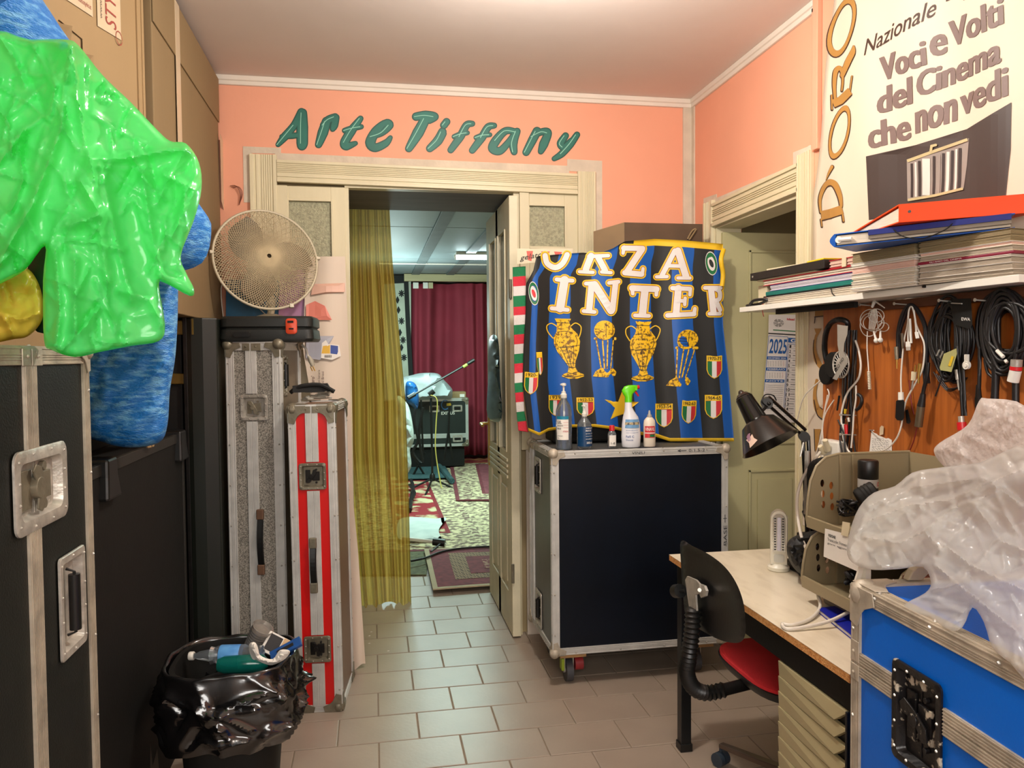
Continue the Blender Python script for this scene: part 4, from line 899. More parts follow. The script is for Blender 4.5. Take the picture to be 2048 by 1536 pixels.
ts = blob([(500, 1295), (512, 1288), (520, 1310), (545, 1318), (560, 1300), (580, 1302), (570, 1318), (545, 1330), (525, 1326), (510, 1316)], 2.50, .02, .02, 5, crumple=.012, cs=.15, seed=4, edge=10)
tag(obj('paper_tissue', ts, PAPER, smooth=30), 'crumpled white paper tissue on top of the rubbish', 'tissue')
ts = blob([(498, 1290), (506, 1284), (514, 1290), (518, 1312), (508, 1320), (500, 1308)], 2.52, .015, .02, 5, crumple=.012, cs=.15, seed=6, edge=8)
tag(obj('paper_tissue', ts, PAPER, smooth=30), 'small white paper scrap between blue bottle label and cup', 'tissue')
# dust scraps on the floor
for i, (px, py) in enumerate(((742, 1264), (738, 1272), (738, 1287), (776, 1302))):
    m = M(); p = G(px, py, .001); m.add([p+Vector((-.006, 0, 0)), p+Vector((0, -.004, 0)), p+Vector((.010, .001, 0)), p+Vector((.002, .005, 0)), p+Vector((.002, 0, .003))], [(0, 1, 4), (1, 2, 4), (2, 3, 4), (3, 0, 4), (3, 2, 1, 0)])
    tag(obj('paper_scrap', m, PAPER), ['farthest white paper speck under the curtain hem', 'second paper speck from the curtain hem', 'paper speck nearest the white printed sheet', 'long paper speck lying farthest right of its kind'][i], 'scrap', 'paper scraps by the curtain')
# ------------------------------------------------------------------ far room
t = thing('ceiling_light', 'glowing fluorescent tube light on the far room ceiling', 'lamp', (1.28, 8.62, FC-.10))
obj('housing', M().box(.93, 1.75, 8.58, 8.70, FC-.035, FC-.001), WPLA, parent=t, world=True, bevel=.004)
m = M(); m.cyl((.93, 8.64, FC-.06), (1.75, 8.64, FC-.06), .020, n=12)
em = bpy.data.materials.new('tube_glow'); em.use_nodes = True; em.node_tree.nodes['Principled BSDF'].inputs['Emission Color'].default_value = (.75, .97, 1, 1); em.node_tree.nodes['Principled BSDF'].inputs['Emission Strength'].default_value = 22
obj('tube', m, em, parent=t, world=True, smooth=40)
m = M(); m.cyl((.92, 8.64, FC-.06), (.935, 8.64, FC-.06), .024); m.box(.915, .925, 8.62, 8.66, FC-.06, FC-.03); obj('end_cap', m, WPLA, parent=t, world=True)
# sheer yellow curtain in the doorway
YC = mat('sheer_yellow_curtain', (216, 182, 88), .6, var=.0, rgb2=(184, 148, 56), scale=16, stretch=(6, 6, .12), sss=.55, thr=(.35, .65))
# partly see-through cloth
nt = YC.node_tree; mo = nt.nodes['Material Output']; src = mo.inputs[0].links[0].from_node
tp = nt.nodes.new('ShaderNodeBsdfTransparent'); tp.inputs[0].default_value = (.93, .83, .42, 1); mx = nt.nodes.new('ShaderNodeMixShader'); mx.inputs[0].default_value = .16
nt.links.new(src.outputs[0], mx.inputs[1]); nt.links.new(tp.outputs[0], mx.inputs[2]); nt.links.new(mx.outputs[0], mo.inputs[0])
cl = [(420, 688), (900, 690), (1225, 722)]; crr = [(420, 779), (520, 785), (700, 802), (800, 812), (1000, 819), (1214, 824)]
def curt(u, v):
    py = 418+v*800 + v*(-11*math.sin(math.pi*min(1, max(0, (u-.25)*1.15)))*1.0 + 5*math.sin(u*9)); x0, x1 = ip(cl, py), ip(crr, py); s_ = u+.014*math.sin(u*22+v)
    return YP(x0+(x1-x0)*s_, py, 4.71 + .028*math.sin(u*34+1.2*math.sin(v*2)) + .012*math.sin(u*71+v*3))
m = M(); m.grid(curt, 110, 30); co = obj('curtain', m, YC, smooth=True); tag(co, 'sheer yellow curtain hanging in the doorway to the far room', 'curtain')
m = M(); m.cyl((-.6, 4.74, 2.57), (.9, 4.74, 2.57), .012, n=10); m.cyl((-.5, 4.64, 2.57), (-.5, 4.75, 2.57), .008, n=8); m.cyl((.85, 4.64, 2.57), (.85, 4.75, 2.57), .008, n=8); tag(obj('curtain_rod', m, DSTEEL, smooth=40), 'thin curtain rod behind the doorway lintel', 'rod')
# dark red curtain and pelmet
RC = mat('dark_red_curtain', (150, 48, 64), .85, var=.1, scale=3); 
def rc(u, v):
    f = math.sin(u*19+2.2*math.sin(u*5+v*.8)+v*.6); return (.50+1.72*u+.03*math.sin(v*2.5)*(u-.5), 11.0+.06*f+.07*math.sin(u*47+3*math.sin(u*11))*(.4+.6*v)+.02*math.sin(u*60+v*2), 2.53-2.44*v)
m = M(); m.grid(rc, 130, 12, (0, .012, 0)); tag(obj('curtain', m, RC, smooth=True), 'dark red curtain in deep folds along the far wall', 'curtain')
p = YP(808, 548, 10.9); tag(obj('pelmet_board', M().box(p.x, 2.4, 10.86, 10.93, p.z-.10, p.z+.0), mat('pale_pine_board', (196, 184, 140), .6, var=.12, scale=4, stretch=(.3, 4, 4)), bevel=.003), 'pale wooden pelmet board above the dark red curtain', 'board')
for (a, b, c) in ((826, 837, WPLA), (846, 856, WPLA), (857, 866, MC['pale_pine_board'])):
    q0, q1 = YP(a, 565, 10.82), YP(b, 577, 10.82); tag(obj('note_card', M().box(q0.x, q1.x, 10.815, 10.825, q1.z, q0.z), c), {826: 'small white card under the pelmet, nearest the tapestry', 846: 'small white card beside the tan card under the pelmet', 857: 'small tan card under the pelmet'}[a], 'card')
# tapestry: white cloth with dark flowers, border
m = M(); TX = lambda px, py, l: YP(px, py, 10.95-l)
fill(m, [(770, 562), (812, 562), (820, 740), (820, 800), (770, 800)], TX, 0, 0); ribbon(m, [(812, 562), (816, 650), (822, 755)], 9, TX, .004, 1); ribbon(m, [(770, 560), (812, 558)], 16, TX, .005, 1)
for cx, cy in ((803, 587), (803, 642), (808, 715), (806, 680)):
    for i in range(4): a = i*math.pi/4; ribbon(m, [(cx-5*math.cos(a), cy-6*math.sin(a)), (cx+5*math.cos(a), cy+6*math.sin(a))], 2.4, TX, .004+.0005*i, 1)
for cx, cy in ((795, 600), (797, 620), (800, 665), (803, 695)): fill(m, [(cx-4, cy), (cx, cy-8), (cx+4, cy), (cx, cy+8)], TX, .006, 1)
m.grid(lambda u, v: YP(768+54*u, 560+242*v, 10.97), 1, 1)
tag(obj('tapestry', m, [mat('off_white_cloth', (190, 196, 176), .8), mat('dark_pattern', (24, 26, 24), .8)]), 'white wall hanging with black flowers left of the red curtain', 'tapestry')
# far flight case on legs
fx0, fx1 = YP(800, 800, 10.2).x, YP(936, 800, 10.2).x; fz0, fz1 = YP(900, 900, 10.2).z, YP(900, 797, 10.2).z
r6b, T6 = flight_case('flight_case', 'black flight case with silver edges under the white cover, in the far room', fx1-fx0, .55, fz1-fz0-.05, (fx0, 10.2, 0), 0, mat('black_green_case', (16, 30, 26), .5), .035, z0=fz0+.05, cap='flat', capr=.035, seams=[('front', 0, .14, .06)], edgem=mat('bright_aluminium', (200, 205, 200), .4, .4))
wf = fx1-fx0; m = M(T6('front')); mpf = lambda x, y, l: Vector((x, y, l))
text(m, 'EXITUS', (wf*.60, .42), (wf*.80, .42), (wf*.60, .46), mpf, .006, 0, off=.02)
ribbon(m, [(wf*.66+.05*math.cos(a), .55+.06*math.sin(a)) for a in [1.0+i*.4 for i in range(12)]], .012, mpf, .006, 1); fill(m, [(wf*.68, .535), (wf*.75, .54), (wf*.74, .575), (wf*.68, .57)], mpf, .007, 2); text(m, '2', (wf*.70, .22), (wf*.715, .22), (wf*.70, .245), mpf, .006)
obj('stencil', m, [PAPER, mat('sky_blue_print', (60, 120, 180), .5), mat('gold_print', (200, 160, 30), .5)], parent=r6b)
for u_, v_ in ((wf*.84, .50), (wf*.50, .50), (wf*.84, .10)):
    m = M(T6('front')); dish(m, u_, v_, .13, .09, .02, .012, .012); o = obj('recessed_handle', m, STEEL, parent=r6b); q = M(T6('front')); q.box(u_-.035, u_+.035, v_-.012, v_+.012, .0, .008); obj('grip', q, DARKM, parent=o)
m = M(); m.box(.05, wf-.05, .05, .5, .045, fz0+.05); obj('plinth', m, BLKM, parent=r6b)
wc = blob([(800, 760), (825, 750), (845, 746), (875, 747), (888, 760), (903, 776), (905, 785), (902, 797), (880, 798), (800, 798)], 10.15, .25, .2, 7, [([(878, 748), (866, 776), (866, 798)], .10, 4), ([(815, 752), (850, 765)], .03, 6)], seed=2, edge=7)
tag(obj('dust_cover', wc, mat('white_fabric_cover', (206, 216, 216), .6, var=.04, rgb2=(180, 196, 198), scale=3), smooth=50), 'white fabric cover over equipment on the far flight case', 'cover')
m = M(); 
for p_ in (((846, 776), (851, 779)), ((848, 782), (853, 783)), ((861, 790), (858, 795)), ((864, 758), (868, 762))): ribbon(m, p_, 2.0, lambda x, y, l: DP(x, y, 9.80-l), .01)
obj('red_print', m, RINK) if False else None
q0, q1 = YP(903, 784, 10.25), YP(932, 797, 10.25); t = thing('cardboard_box', 'small tan cardboard box with white label beside the white cover', 'box', ((q0.x+q1.x)/2, 10.35, q1.z))
obj('body', M().box(q0.x, q1.x, 10.25, 10.5, q1.z, q0.z+.0), CARD, parent=t, world=True, bevel=.004); obj('shipping_label', M().box(q0.x+.11, q1.x-.02, 10.244, 10.25, q1.z+.02, q1.z+.06), PAPER, parent=t, world=True)
# mic stand
ms = YP(865, 968, 8.9); 
t = thing('microphone_stand', 'black microphone boom stand on the carpets in the far room', 'stand', (ms.x, 8.9, 0))
m = M(); top = YP(862, 796, 8.9); m.cyl((ms.x, 8.9, .10), top, .013, n=8); obj('pole', m, BLKP, parent=t, world=True, smooth=40)
m = M(); m.cyl(YP(818, 795, 8.8), YP(945, 722, 9.0), .012, n=8); m.cyl(YP(816, 796, 8.8), YP(830, 788, 8.82), .026, n=8); obj('boom', m, BLKP, parent=t, world=True, smooth=40)
for a, b, c_, d_, e_, f_, r_ in ((936, 727, 8.98, 948, 720, 9.0, .022), (858, 790, 8.88, 868, 782, 8.88, .03)): m = M(); m.cyl(YP(a, b, c_), YP(d_, e_, f_), r_, n=8); obj('clamp', m, DARKM, parent=t, world=True, smooth=40)
m = M(); m.cyl(YP(926, 734, 8.96), YP(934, 729, 8.97), .0165, n=8); obj('tape_ring', m, mat('lime_tape', (190, 220, 90), .5), parent=t, world=True)
for a, b in ((820, 978), (905, 976), (850, 992)):
    m = M(); m.cyl((ms.x, 8.9, .10), G(a, b, .012), .012, n=8); obj('leg', m, BLKP, parent=t, world=True, smooth=40)
m = M(); m.lathe([(.03, .07), (.035, .09), (.03, .14), (.016, .16)], (ms.x, 8.9, 0), 12); obj('hub', m, BLKP, parent=t, world=True, smooth=40)
m = M(); m.tube([YP(860, 790, 8.86), YP(874, 800, 8.84), YP(872, 850, 8.82), YP(871, 900, 8.80), YP(880, 960, 8.75), G(886, 978, .01), G(905, 985, .01), G(925, 982, .01), G(935, 978, .01), G(915, 972, .01)], .007, 6, smooth=6)
tag(obj('cable', m, mat('yellow_cable', (196, 180, 90), .5), smooth=60), 'yellow cable hanging from the microphone stand onto the carpet', 'cable')
bb = blob([(812, 766), (826, 764), (835, 776), (838, 800), (834, 818), (824, 812), (812, 800)], 9.0, .12, .12, 5, crumple=.03, cs=.12, seed=3, edge=10)
tag(obj('plastic_bag', bb, mat('blue_plastic_film', (40, 116, 190), .3, var=.2, scale=8), smooth=50), 'blue plastic bag hanging behind the yellow curtain in the far room', 'plastic bag')
wcl = blob([(790, 800), (812, 804), (822, 830), (828, 878), (820, 900), (822, 935), (800, 960), (785, 930)], 8.2, .10, .10, 7, crumple=.04, cs=.06, seed=3, edge=14)
tag(obj('draped_sheet', wcl, mat('patterned_white_cloth', (200, 206, 200), .8, rgb2=(150, 160, 156), scale=14), smooth=50), 'white patterned sheet draped over a chair behind the yellow curtain', 'sheet')
# a dark folding stand behind
t = thing('equipment_stand', 'black folding stand with crossed legs in front of the far flight case', 'stand', (.75, 9.6, 0))
for (a, b) in (((822, 905), (852, 955)), ((850, 905), (824, 955)), ((842, 800), (846, 905)), ((897, 862), (888, 920)), ((897, 862), (905, 920)), ((899, 812), (897, 862))):
    m = M(); m.cyl(YP(a[0], a[1], 9.6), YP(b[0], b[1], 9.6), .014, n=6); obj('leg', m, BLKP, parent=t, world=True)
m = M(); m.tube([YP(835, 800, 9.55), YP(828, 840, 9.5), YP(836, 880, 9.5), YP(826, 905, 9.5), YP(845, 925, 9.5), YP(838, 870, 9.5), YP(846, 815, 9.5)], .02, 6, smooth=5); obj('cable_bundle', m, CABLE_B, parent=t, world=True)
# carpets: thin slabs with raised inner borders
def carpet(name, label, corners, layers, z=.004, th=.008, fr=0):
    root = thing(name, label, 'carpet', G(*corners[0]) + Vector((0, 0, z)))
    P = [G(*c) if len(c) == 2 else Vector(c) for c in corners]; P = [Vector((p.x, p.y, 0)) for p in P]; c0 = sum(P, Vector())/4
    def at(u, v): return P[0].lerp(P[1], u).lerp(P[3].lerp(P[2], u), v)
    L1 = (P[1]-P[0]).length; L2 = (P[3]-P[0]).length
    for i, (ins, mt, nm) in enumerate(layers):
        a, b = ins/L1, ins/L2; m = M(); zz = z+(th if i else 0)+.0012*i
        m.grid(lambda u, v: at(a+(1-2*a)*u, b+(1-2*b)*v)+Vector((0, 0, zz+(th if i == 0 else 0)+.0015*math.sin(u*9)*math.sin(v*7))), 8, 10, (0, 0, -(th if i == 0 else .0008)))
        obj(nm, m, mt, parent=root, world=True)
    return root
CR = mat('crimson_wool', (136, 30, 40), .9, rgb2=(110, 22, 30), scale=30); CRP = mat('crimson_wool_pattern', (196, 180, 140), .9, rgb2=(142, 30, 38), scale=5, thr=(.42, .50), detail=8)
BG1 = mat('beige_persian_border', (206, 190, 150), .9, rgb2=(116, 96, 82), scale=22, thr=(.44, .56), detail=8); BG2 = mat('grey_persian_border', (190, 176, 140), .9, rgb2=(110, 84, 74), scale=16, thr=(.45, .55), detail=6)
MR = mat('maroon_wool', (120, 50, 56), .9, rgb2=(90, 36, 44), scale=30); MRP = mat('maroon_wool_pattern', (176, 140, 116), .9, rgb2=(112, 44, 50), scale=9, kind='magic', thr=(.4, .6)); DKW = mat('dark_brown_wool', (62, 46, 38), .9, rgb2=(160, 130, 100), scale=14, kind='magic', thr=(.5, .7))
carpet('carpet', 'small olive patterned rug peeping out beside the curtain', [(700, 1100), (858, 1100), (853, 1152), (700, 1152)], [(0, mat('olive_wool', (108, 108, 76), .9, rgb2=(70, 70, 50), scale=30), 'pile')], z=.002)
carpet('carpet', 'large cream and crimson persian carpet in the far room', [(690, 930), (924, 930), (1062, 1098), (640, 1112)], [(0, MR, 'outer_border'), (.05, BG1, 'border'), (.34, BG2, 'border'), (.40, BG1, 'border'), (.58, CR, 'border'), (.62, CRP, 'field')], z=.006)
carpet('carpet', 'maroon rug with grey borders behind the open door leaf', [(898, 925), (1150, 925), (1190, 1006), (912, 1006)], [(0, MR, 'outer_border'), (.05, BG2, 'border'), (.22, BG1, 'border'), (.36, MR, 'border'), (.40, mat('rose_wool', (132, 70, 76), .9, rgb2=(104, 48, 56), scale=18), 'field')], z=.020)
carpet('carpet', 'red and gold rug at the foot of the red curtain', [(888, 917), (1010, 917), (1010, 932), (893, 934)], [(0, CR, 'outer_border'), (.12, mat('gold_red_wool', (190, 140, 80), .9, rgb2=(136, 34, 40), scale=4, thr=(.4, .55)), 'field')], z=.022)
carpet('carpet', 'maroon tribal rug with zigzag diamonds nearest the doorway', [(848, 1107), (1110, 1100), (1150, 1168), (866, 1190)], [(0, mat('cream_fringe', (176, 160, 130), .9), 'fringe'), (.035, MR, 'border'), (.17, DKW, 'border'), (.29, MR, 'border'), (.40, MRP, 'field')], z=.030)
carpet('floor_mat', 'folded dark teal mat under the microphone stand', [(800, 930), (884, 930), (905, 962), (800, 966)], [(0, mat('teal_mat', (36, 70, 74), .7, rgb2=(80, 110, 110), scale=40, stretch=(1, 8, 1), thr=(.5, .6)), 'weave')], z=.04)
m = M(); m.tube([G(878, 932, .06), G(904, 962, .06)], .035, 8); tag(obj('rolled_mat', m, MC['teal_mat'], smooth=40), 'rolled edge of the dark teal mat', 'mat')
ws_ = blob([(798, 1040), (830, 1034), (870, 1037), (893, 1036), (878, 1058), (882, 1074), (892, 1088), (870, 1078), (820, 1078), (796, 1076)], lambda x, y: 1.46/((y-712)/1550+.0), .03, .01, 6, crumple=.04, cs=.05, seed=12, edge=12)
tag(obj('white_cloth', ws_, mat('white_cotton', (206, 212, 206), .8, rgb2=(180, 190, 186), scale=6), smooth=40), 'crumpled white cloth dropped on the carpet in the far room', 'cloth')
m = M(); m.cyl(G(806, 1077, .06), G(866, 1083, .06), .014, n=10); m2 = M(); m2.cyl(G(866, 1083, .06), G(890, 1086, .05), .030, n=10); m2.cyl(G(884, 1085, .05), G(862, 1104, .04), .008, n=8)
t = thing('folded_tripod', 'folded tripod with pale tube lying on the carpet below the white cloth', 'tripod', G(850, 1082, .0)); obj('tube', m, WPLA, parent=t, world=True, smooth=40); obj('clamp', m2, BLKP, parent=t, world=True, smooth=40)
m = M(); m.tube([G(822, 1122, .05), G(850, 1116, .05), G(885, 1103, .05), G(930, 1096, .05), G(985, 1093, .05)], .008, 6, smooth=5); tag(obj('cable', m, CABLE_B), 'thin black cable lying across the carpet edges', 'cable')
m = M(); m.tube([G(822, 960, .06), G(826, 975, .07), G(822, 1000, .06), G(820, 1020, .05)], .02, 8, smooth=5); m.tube([G(818, 970, .07), G(830, 985, .09), G(820, 1005, .06)], .012, 8, smooth=5); tag(obj('cable', m, CABLE_B), 'black coiled cable at the curtain edge on the large carpet', 'cable')
# ------------------------------------------------------------------ flag with stripes, letters, cups and shields
zf = .2995; FX = lambda x: 1010+x*zf; FY = lambda y: 440+y*zf; fp_ = lambda l: [(FX(a), FY(b)) for a, b in l]
FYD = 3.60
def fwave(px, py):
    u = (px-1045)/420; v = (py-490)/390
    return .012*math.sin(u*17+v*1.5)+.008*math.sin(u*37-v*2)*(.4+v) + .030*math.exp(-((u-.06)/.05)**2)*(1-.5*v) + .006*math.sin(v*9+u*4) + .015*math.exp(-((u-.93)/.03)**2)*max(0, 1-v*1.2)
FLG = lambda px, py, l: YP(px, py, FYD-fwave(px, py)-l)
ftop = fp_([(130, 300), (200, 250), (230, 240), (450, 222), (520, 218), (620, 228), (720, 190), (800, 142), (1000, 126), (1200, 136), (1460, 160)])
fbot = fp_([(85, 1400), (150, 1405), (230, 1440), (290, 1408), (450, 1385), (600, 1382), (740, 1400), (860, 1430), (1000, 1445), (1100, 1478), (1535, 1478)])
fl_l = [(FY(a), FX(b)) for a, b in ((160, 210), (250, 190), (320, 140), (500, 140), (800, 125), (1100, 118), (1400, 150), (1500, 160))]
fl_r = [(FY(a), FX(b)) for a, b in ((140, 1456), (440, 1450), (700, 1456), (1000, 1490), (1300, 1515), (1480, 1530))]
def flagf(u, v):
    py = FY(160)+v*(FY(1470)-FY(160)); x = ip(fl_l, py)*(1-u)+ip(fl_r, py)*u; yt, yb = ip(ftop, x), ip(fbot, x); y = yt+(yb-yt)*v; return FLG(x, y, 0)
bd = [(0, 1), (.025, 0), (.06, 1), (.115, 0), (.225, 1), (.333, 0), (.437, 1), (.530, 0), (.632, 1), (.735, 0), (.842, 1), (.952, 0)]
def fmi(u, v):
    if v > .975: return 2
    if u > .52 and v < .02: return 2
    k = 0; uu = u+.012*math.sin(v*5)*0
    for b0, c in bd:
        if uu >= b0: k = c
    return k
FLB = mat('flag_blue_cloth', (8, 84, 166), .55, var=.06, scale=4); FLK = mat('flag_black_cloth', (34, 34, 32), .6, var=.1, scale=4); FLYL = mat('flag_yellow_print', (236, 190, 36), .55, var=.03); FLW = mat('flag_white_print', (222, 214, 208), .55, var=.02); FLR = mat('flag_red_print', (150, 34, 30), .55); FLGn = mat('flag_green_print', (22, 110, 56), .55); FGOLD = mat('flag_gold_print', (232, 182, 20), .55, var=.0, rgb2=(120, 84, 16), scale=75, thr=(.50, .60)); FRD = mat('flag_red_stripe', (206, 46, 52), .55)
FM_ = [FLB, FLK, FLYL, FLW, FLR, FLGn, FGOLD, FRD]
t = thing('flag', 'blue and black striped football flag with white letters, gold cups and shields', 'flag', (1.15, 3.6, 1.09))
m = M(); m.grid(flagf, 132, 60, (0, .003, 0), mif=fmi); obj('cloth', m, FM_, parent=t, world=True, smooth=True)
LTS = [
 [([(268, 238), (282, 290), (335, 318), (385, 290), (415, 232)], 36, 3)],
 [([(575, 240), (540, 330)], 44, 0), ([(497, 345), (588, 350)], 20, 0), ([(622, 250), (668, 335)], 40, 0), ([(645, 347), (708, 352)], 20, 0), ([(560, 243), (690, 238)], 22, 0)],
 [([(792, 188), (920, 190)], 34, 0), ([(915, 195), (812, 350)], 42, 0), ([(800, 352), (912, 362)], 36, 0), ([(795, 180), (788, 222)], 20, 0), ([(922, 325), (915, 368)], 20, 0)],
 [([(1135, 205), (1048, 370)], 32, 0), ([(1155, 205), (1208, 375)], 46, 0), ([(1085, 305), (1175, 308)], 22, 0), ([(1012, 380), (1082, 378)], 20, 0), ([(1155, 387), (1235, 388)], 20, 0)],
 [([(398, 400), (368, 590)], 58, 0), ([(345, 397), (450, 405)], 26, 0), ([(312, 590), (418, 600)], 26, 0)],
 [([(578, 432), (562, 600)], 42, 0), ([(540, 425), (600, 422)], 24, 0), ([(525, 608), (598, 614)], 24, 0), ([(598, 432), (708, 605)], 52, 0), ([(738, 425), (718, 600)], 38, 0), ([(695, 420), (758, 412)], 24, 0)],
 [([(848, 455), (1012, 462)], 40, 0), ([(850, 458), (853, 492)], 22, 0), ([(1014, 462), (1010, 500)], 22, 0), ([(935, 465), (918, 625)], 52, 0), ([(868, 637), (962, 640)], 24, 0)],
 [([(1158, 455), (1142, 628)], 46, 0), ([(1118, 455), (1236, 460)], 28, 0), ([(1238, 460), (1235, 500)], 20, 0), ([(1150, 540), (1200, 540)], 22, 0), ([(1203, 522), (1200, 565)], 20, 0), ([(1085, 637), (1262, 628)], 30, 0), ([(1268, 592), (1262, 628)], 22, 0)],
 [([(1376, 460), (1392, 615)], 42, 0), ([(1335, 453), (1440, 453)], 24, 0), ([(1400, 458), (1432, 478), (1432, 525), (1400, 540)], 26, 4), ([(1365, 626), (1436, 626)], 22, 0), ([(1412, 545), (1436, 600)], 28, 0)]]
for L3 in LTS:
    m = M()
    for j, (ex, mi, lf) in enumerate(((30, 2, .0020), (12, 4, .0040), (6, 3, .0062))):
        for i, (pl, wd, sm) in enumerate(L3): 
            k_ = cr([Vector(a) for a in pl], 4) if sm else [Vector(pl[0]).lerp(Vector(pl[1]), q/6) for q in range(7)]
            ribbon(m, fp_([(a.x, a.y) for a in k_]), (wd*.86+ex)*zf, FLG, lf+.00008*i, mi)
    obj('printed_letter', m, FM_, parent=t, world=True)
z2 = .13018; c2z = lambda l: [(1030+a*z2, 620+b*z2) for a, b in l]
CUP = c2z([(610, 130), (860, 135), (835, 190), (860, 270), (960, 370), (1000, 480), (985, 620), (930, 790), (925, 870), (965, 950), (1060, 990), (1060, 1020), (960, 1055), (820, 1055), (720, 1020), (730, 990), (810, 960), (825, 870), (760, 780), (650, 640), (600, 520), (590, 420), (640, 330), (645, 200)])
CH = [c2z([(640, 250), (560, 205), (490, 245), (505, 335), (580, 430)]), c2z([(860, 245), (930, 200), (1010, 250), (1010, 340), (985, 420)])]
CD = [c2z(q) for q in ([(650, 340), (760, 325), (880, 345)], [(600, 560), (760, 575), (990, 540)], [(780, 820), (860, 825), (940, 815)], [(700, 580), (770, 720), (840, 880)], [(790, 580), (830, 700), (865, 880)], [(900, 570), (900, 700), (900, 860)], [(810, 960), (880, 975), (960, 950)], [(620, 190), (840, 200)], [(640, 400), (620, 480), (660, 560)], [(930, 400), (960, 480), (940, 560)], [(830, 880), (930, 880)], [(730, 1000), (880, 1030), (1050, 1000)])]
def cup(sh):
    m = M(); fill(m, [sh(*p) for p in CUP], FLG, .0025, 6, 9)
    for h in CH: ribbon(m, [sh(*p) for p in h], 2.0, FLG, .002, 2, 5)
    for i, h in enumerate(CD): ribbon(m, [sh(*p) for p in h], 1.1, FLG, .0032+.00005*i, 1, 3)
    ribbon(m, [sh(*p) for p in c2z([(700, 420), (660, 520), (700, 620), (760, 740)])], 3.2, FLG, .0031, 2, 4)
    for i, (s_, yy) in enumerate((('COPPA', 400), ('CAMPIONI', 560), ('1964', 620))):
        a = c2z([(700, yy+22), (850, yy+22), (700, yy-6)]); text(m, s_, sh(*a[0]), sh(*a[1]), sh(*a[2]), FLG, .0036, 1)
    obj('printed_cup', m, FM_, parent=t, world=True)
cup(lambda x, y: (x, y)); cup(lambda x, y: (x + (540-(y-637)/118*78)*zf, y+5.5))
def trophy(sh):
    m = M(); fill(m, [sh(*p) for p in c2z([(1375+160*math.cos(a), 310+150*math.sin(a)) for a in [i*math.pi/12 for i in range(24)]])], FLG, .0025, 6)
    ribbon(m, [sh(*p) for p in c2z([(1232, 440), (1545, 440)])], 5.5, FLG, .0028, 6); fill(m, [sh(*p) for p in c2z([(1195, 1020), (1240, 940), (1320, 890), (1500, 890), (1560, 950), (1540, 1010), (1400, 1035)])], FLG, .0026, 6)
    for i, (a, b) in enumerate(((1250, 1325), (1345, 1375), (1425, 1415), (1512, 1470))): ribbon(m, [sh(*p) for p in c2z([(a, 470), ((a+b)/2, 680), (b, 895)])], 2.6 if i < 3 else 2.2, FLG, .0024+.0001*i, 6)
    for i, q in enumerate(([(1230, 290), (1350, 300)], [(1230, 330), (1370, 340)], [(1240, 380), (1400, 380)], [(1400, 190), (1400, 420)], [(1240, 980), (1500, 960)])): ribbon(m, [sh(*p) for p in c2z(q)], 1.0, FLG, .0032+.0001*i, 1)
    obj('printed_trophy', m, FM_, parent=t, world=True)
trophy(lambda x, y: (x, y)); trophy(lambda x, y: (x+(557-max(0, y-660)/90*67)*zf, y+18.5+0*x))
def shield(cx, top, w_, h_, txt, lean=0, dx0=None):
    m = M(); X = lambda a, b: (FX(cx+(a*w_)-lean*b*h_), FY(top+b*h_+ (a*lean*40)))
    fill(m, [X(*p) for p in ((-.5, 0), (.5, 0), (.5, .62), (.40, .80), (.2, .93), (0, 1), (-.2, .93), (-.40, .80), (-.5, .62))], FLG, .0025, 2, 5)
    e_ = .44
    fill(m, [X(*p) for p in ((-e_, .25), (-.15, .25), (-.15, .92), (-.36, .78), (-e_, .6))], FLG, .0035, 5, 6); fill(m, [X(*p) for p in ((-.15, .25), (.15, .25), (.15, .92), (0, .965), (-.15, .92))], FLG, .0037, 3, 6)
    fill(m, [X(*p) for p in ((.15, .25), (e_, .25), (e_, .6), (.36, .78), (.15, .92))], FLG, .0039, 7, 6); ribbon(m, [X(-e_, .25), X(e_, .25)], 1.0, FLG, .0044, 4, cap=False)
    if txt: text(m, txt, X(-.40, .20), X(.42, .20), X(-.40, .05), FLG, .0036, 1, off=.012)
    obj('printed_shield', m, FM_, parent=t, world=True)
shield(178, 1015, 92, 150, '1920-', .05); shield(228, 882, 38, 155, '', -.06); shield(335, 1168, 86, 140, '1939'); shield(536, 1185, 118, 128, '1952-53', -.02); shield(1062, 1225, 116, 160, '1953-54'); shield(1232, 1205, 96, 155, '1962-63', .05); shield(1392, 1168, 116, 160, '1964-65'); shield(1398, 905, 104, 155, '1970-71')
m = M(); fill(m, fp_([(665, 1198), (755, 1215), (785, 1135), (812, 1212), (895, 1215), (835, 1262), (850, 1322), (790, 1296), (705, 1330), (735, 1255)]), FLG, .0025, 2, 6); obj('printed_star', m, FM_, parent=t, world=True)
for cx, cy, w_, h_, mid in ((192, 490, 34, 80, 7), (1378, 290, 40, 80, 1)):
    m = M(); E_ = lambda k: fp_([(cx+w_*k*math.cos(a)+8*math.sin(a), cy+h_*k*math.sin(a)) for a in [i*math.pi/10 for i in range(20)]])
    for j, (k, mi) in enumerate(((1, 3), (.92, 5), (.62, 3), (.34, mid))): fill(m, E_(k), FLG, .0022+.0006*j, mi)
    obj('printed_emblem', m, FM_, parent=t, world=True)
m = M(); m.tube([FLG(1447, 500, .01), FLG(1442, 520, .03), FLG(1446, 548, .02), FLG(1444, 572, .01)], .012, 8, smooth=4); obj('yellow_hem_fold', m, FLYL, parent=t, world=True, smooth=60)
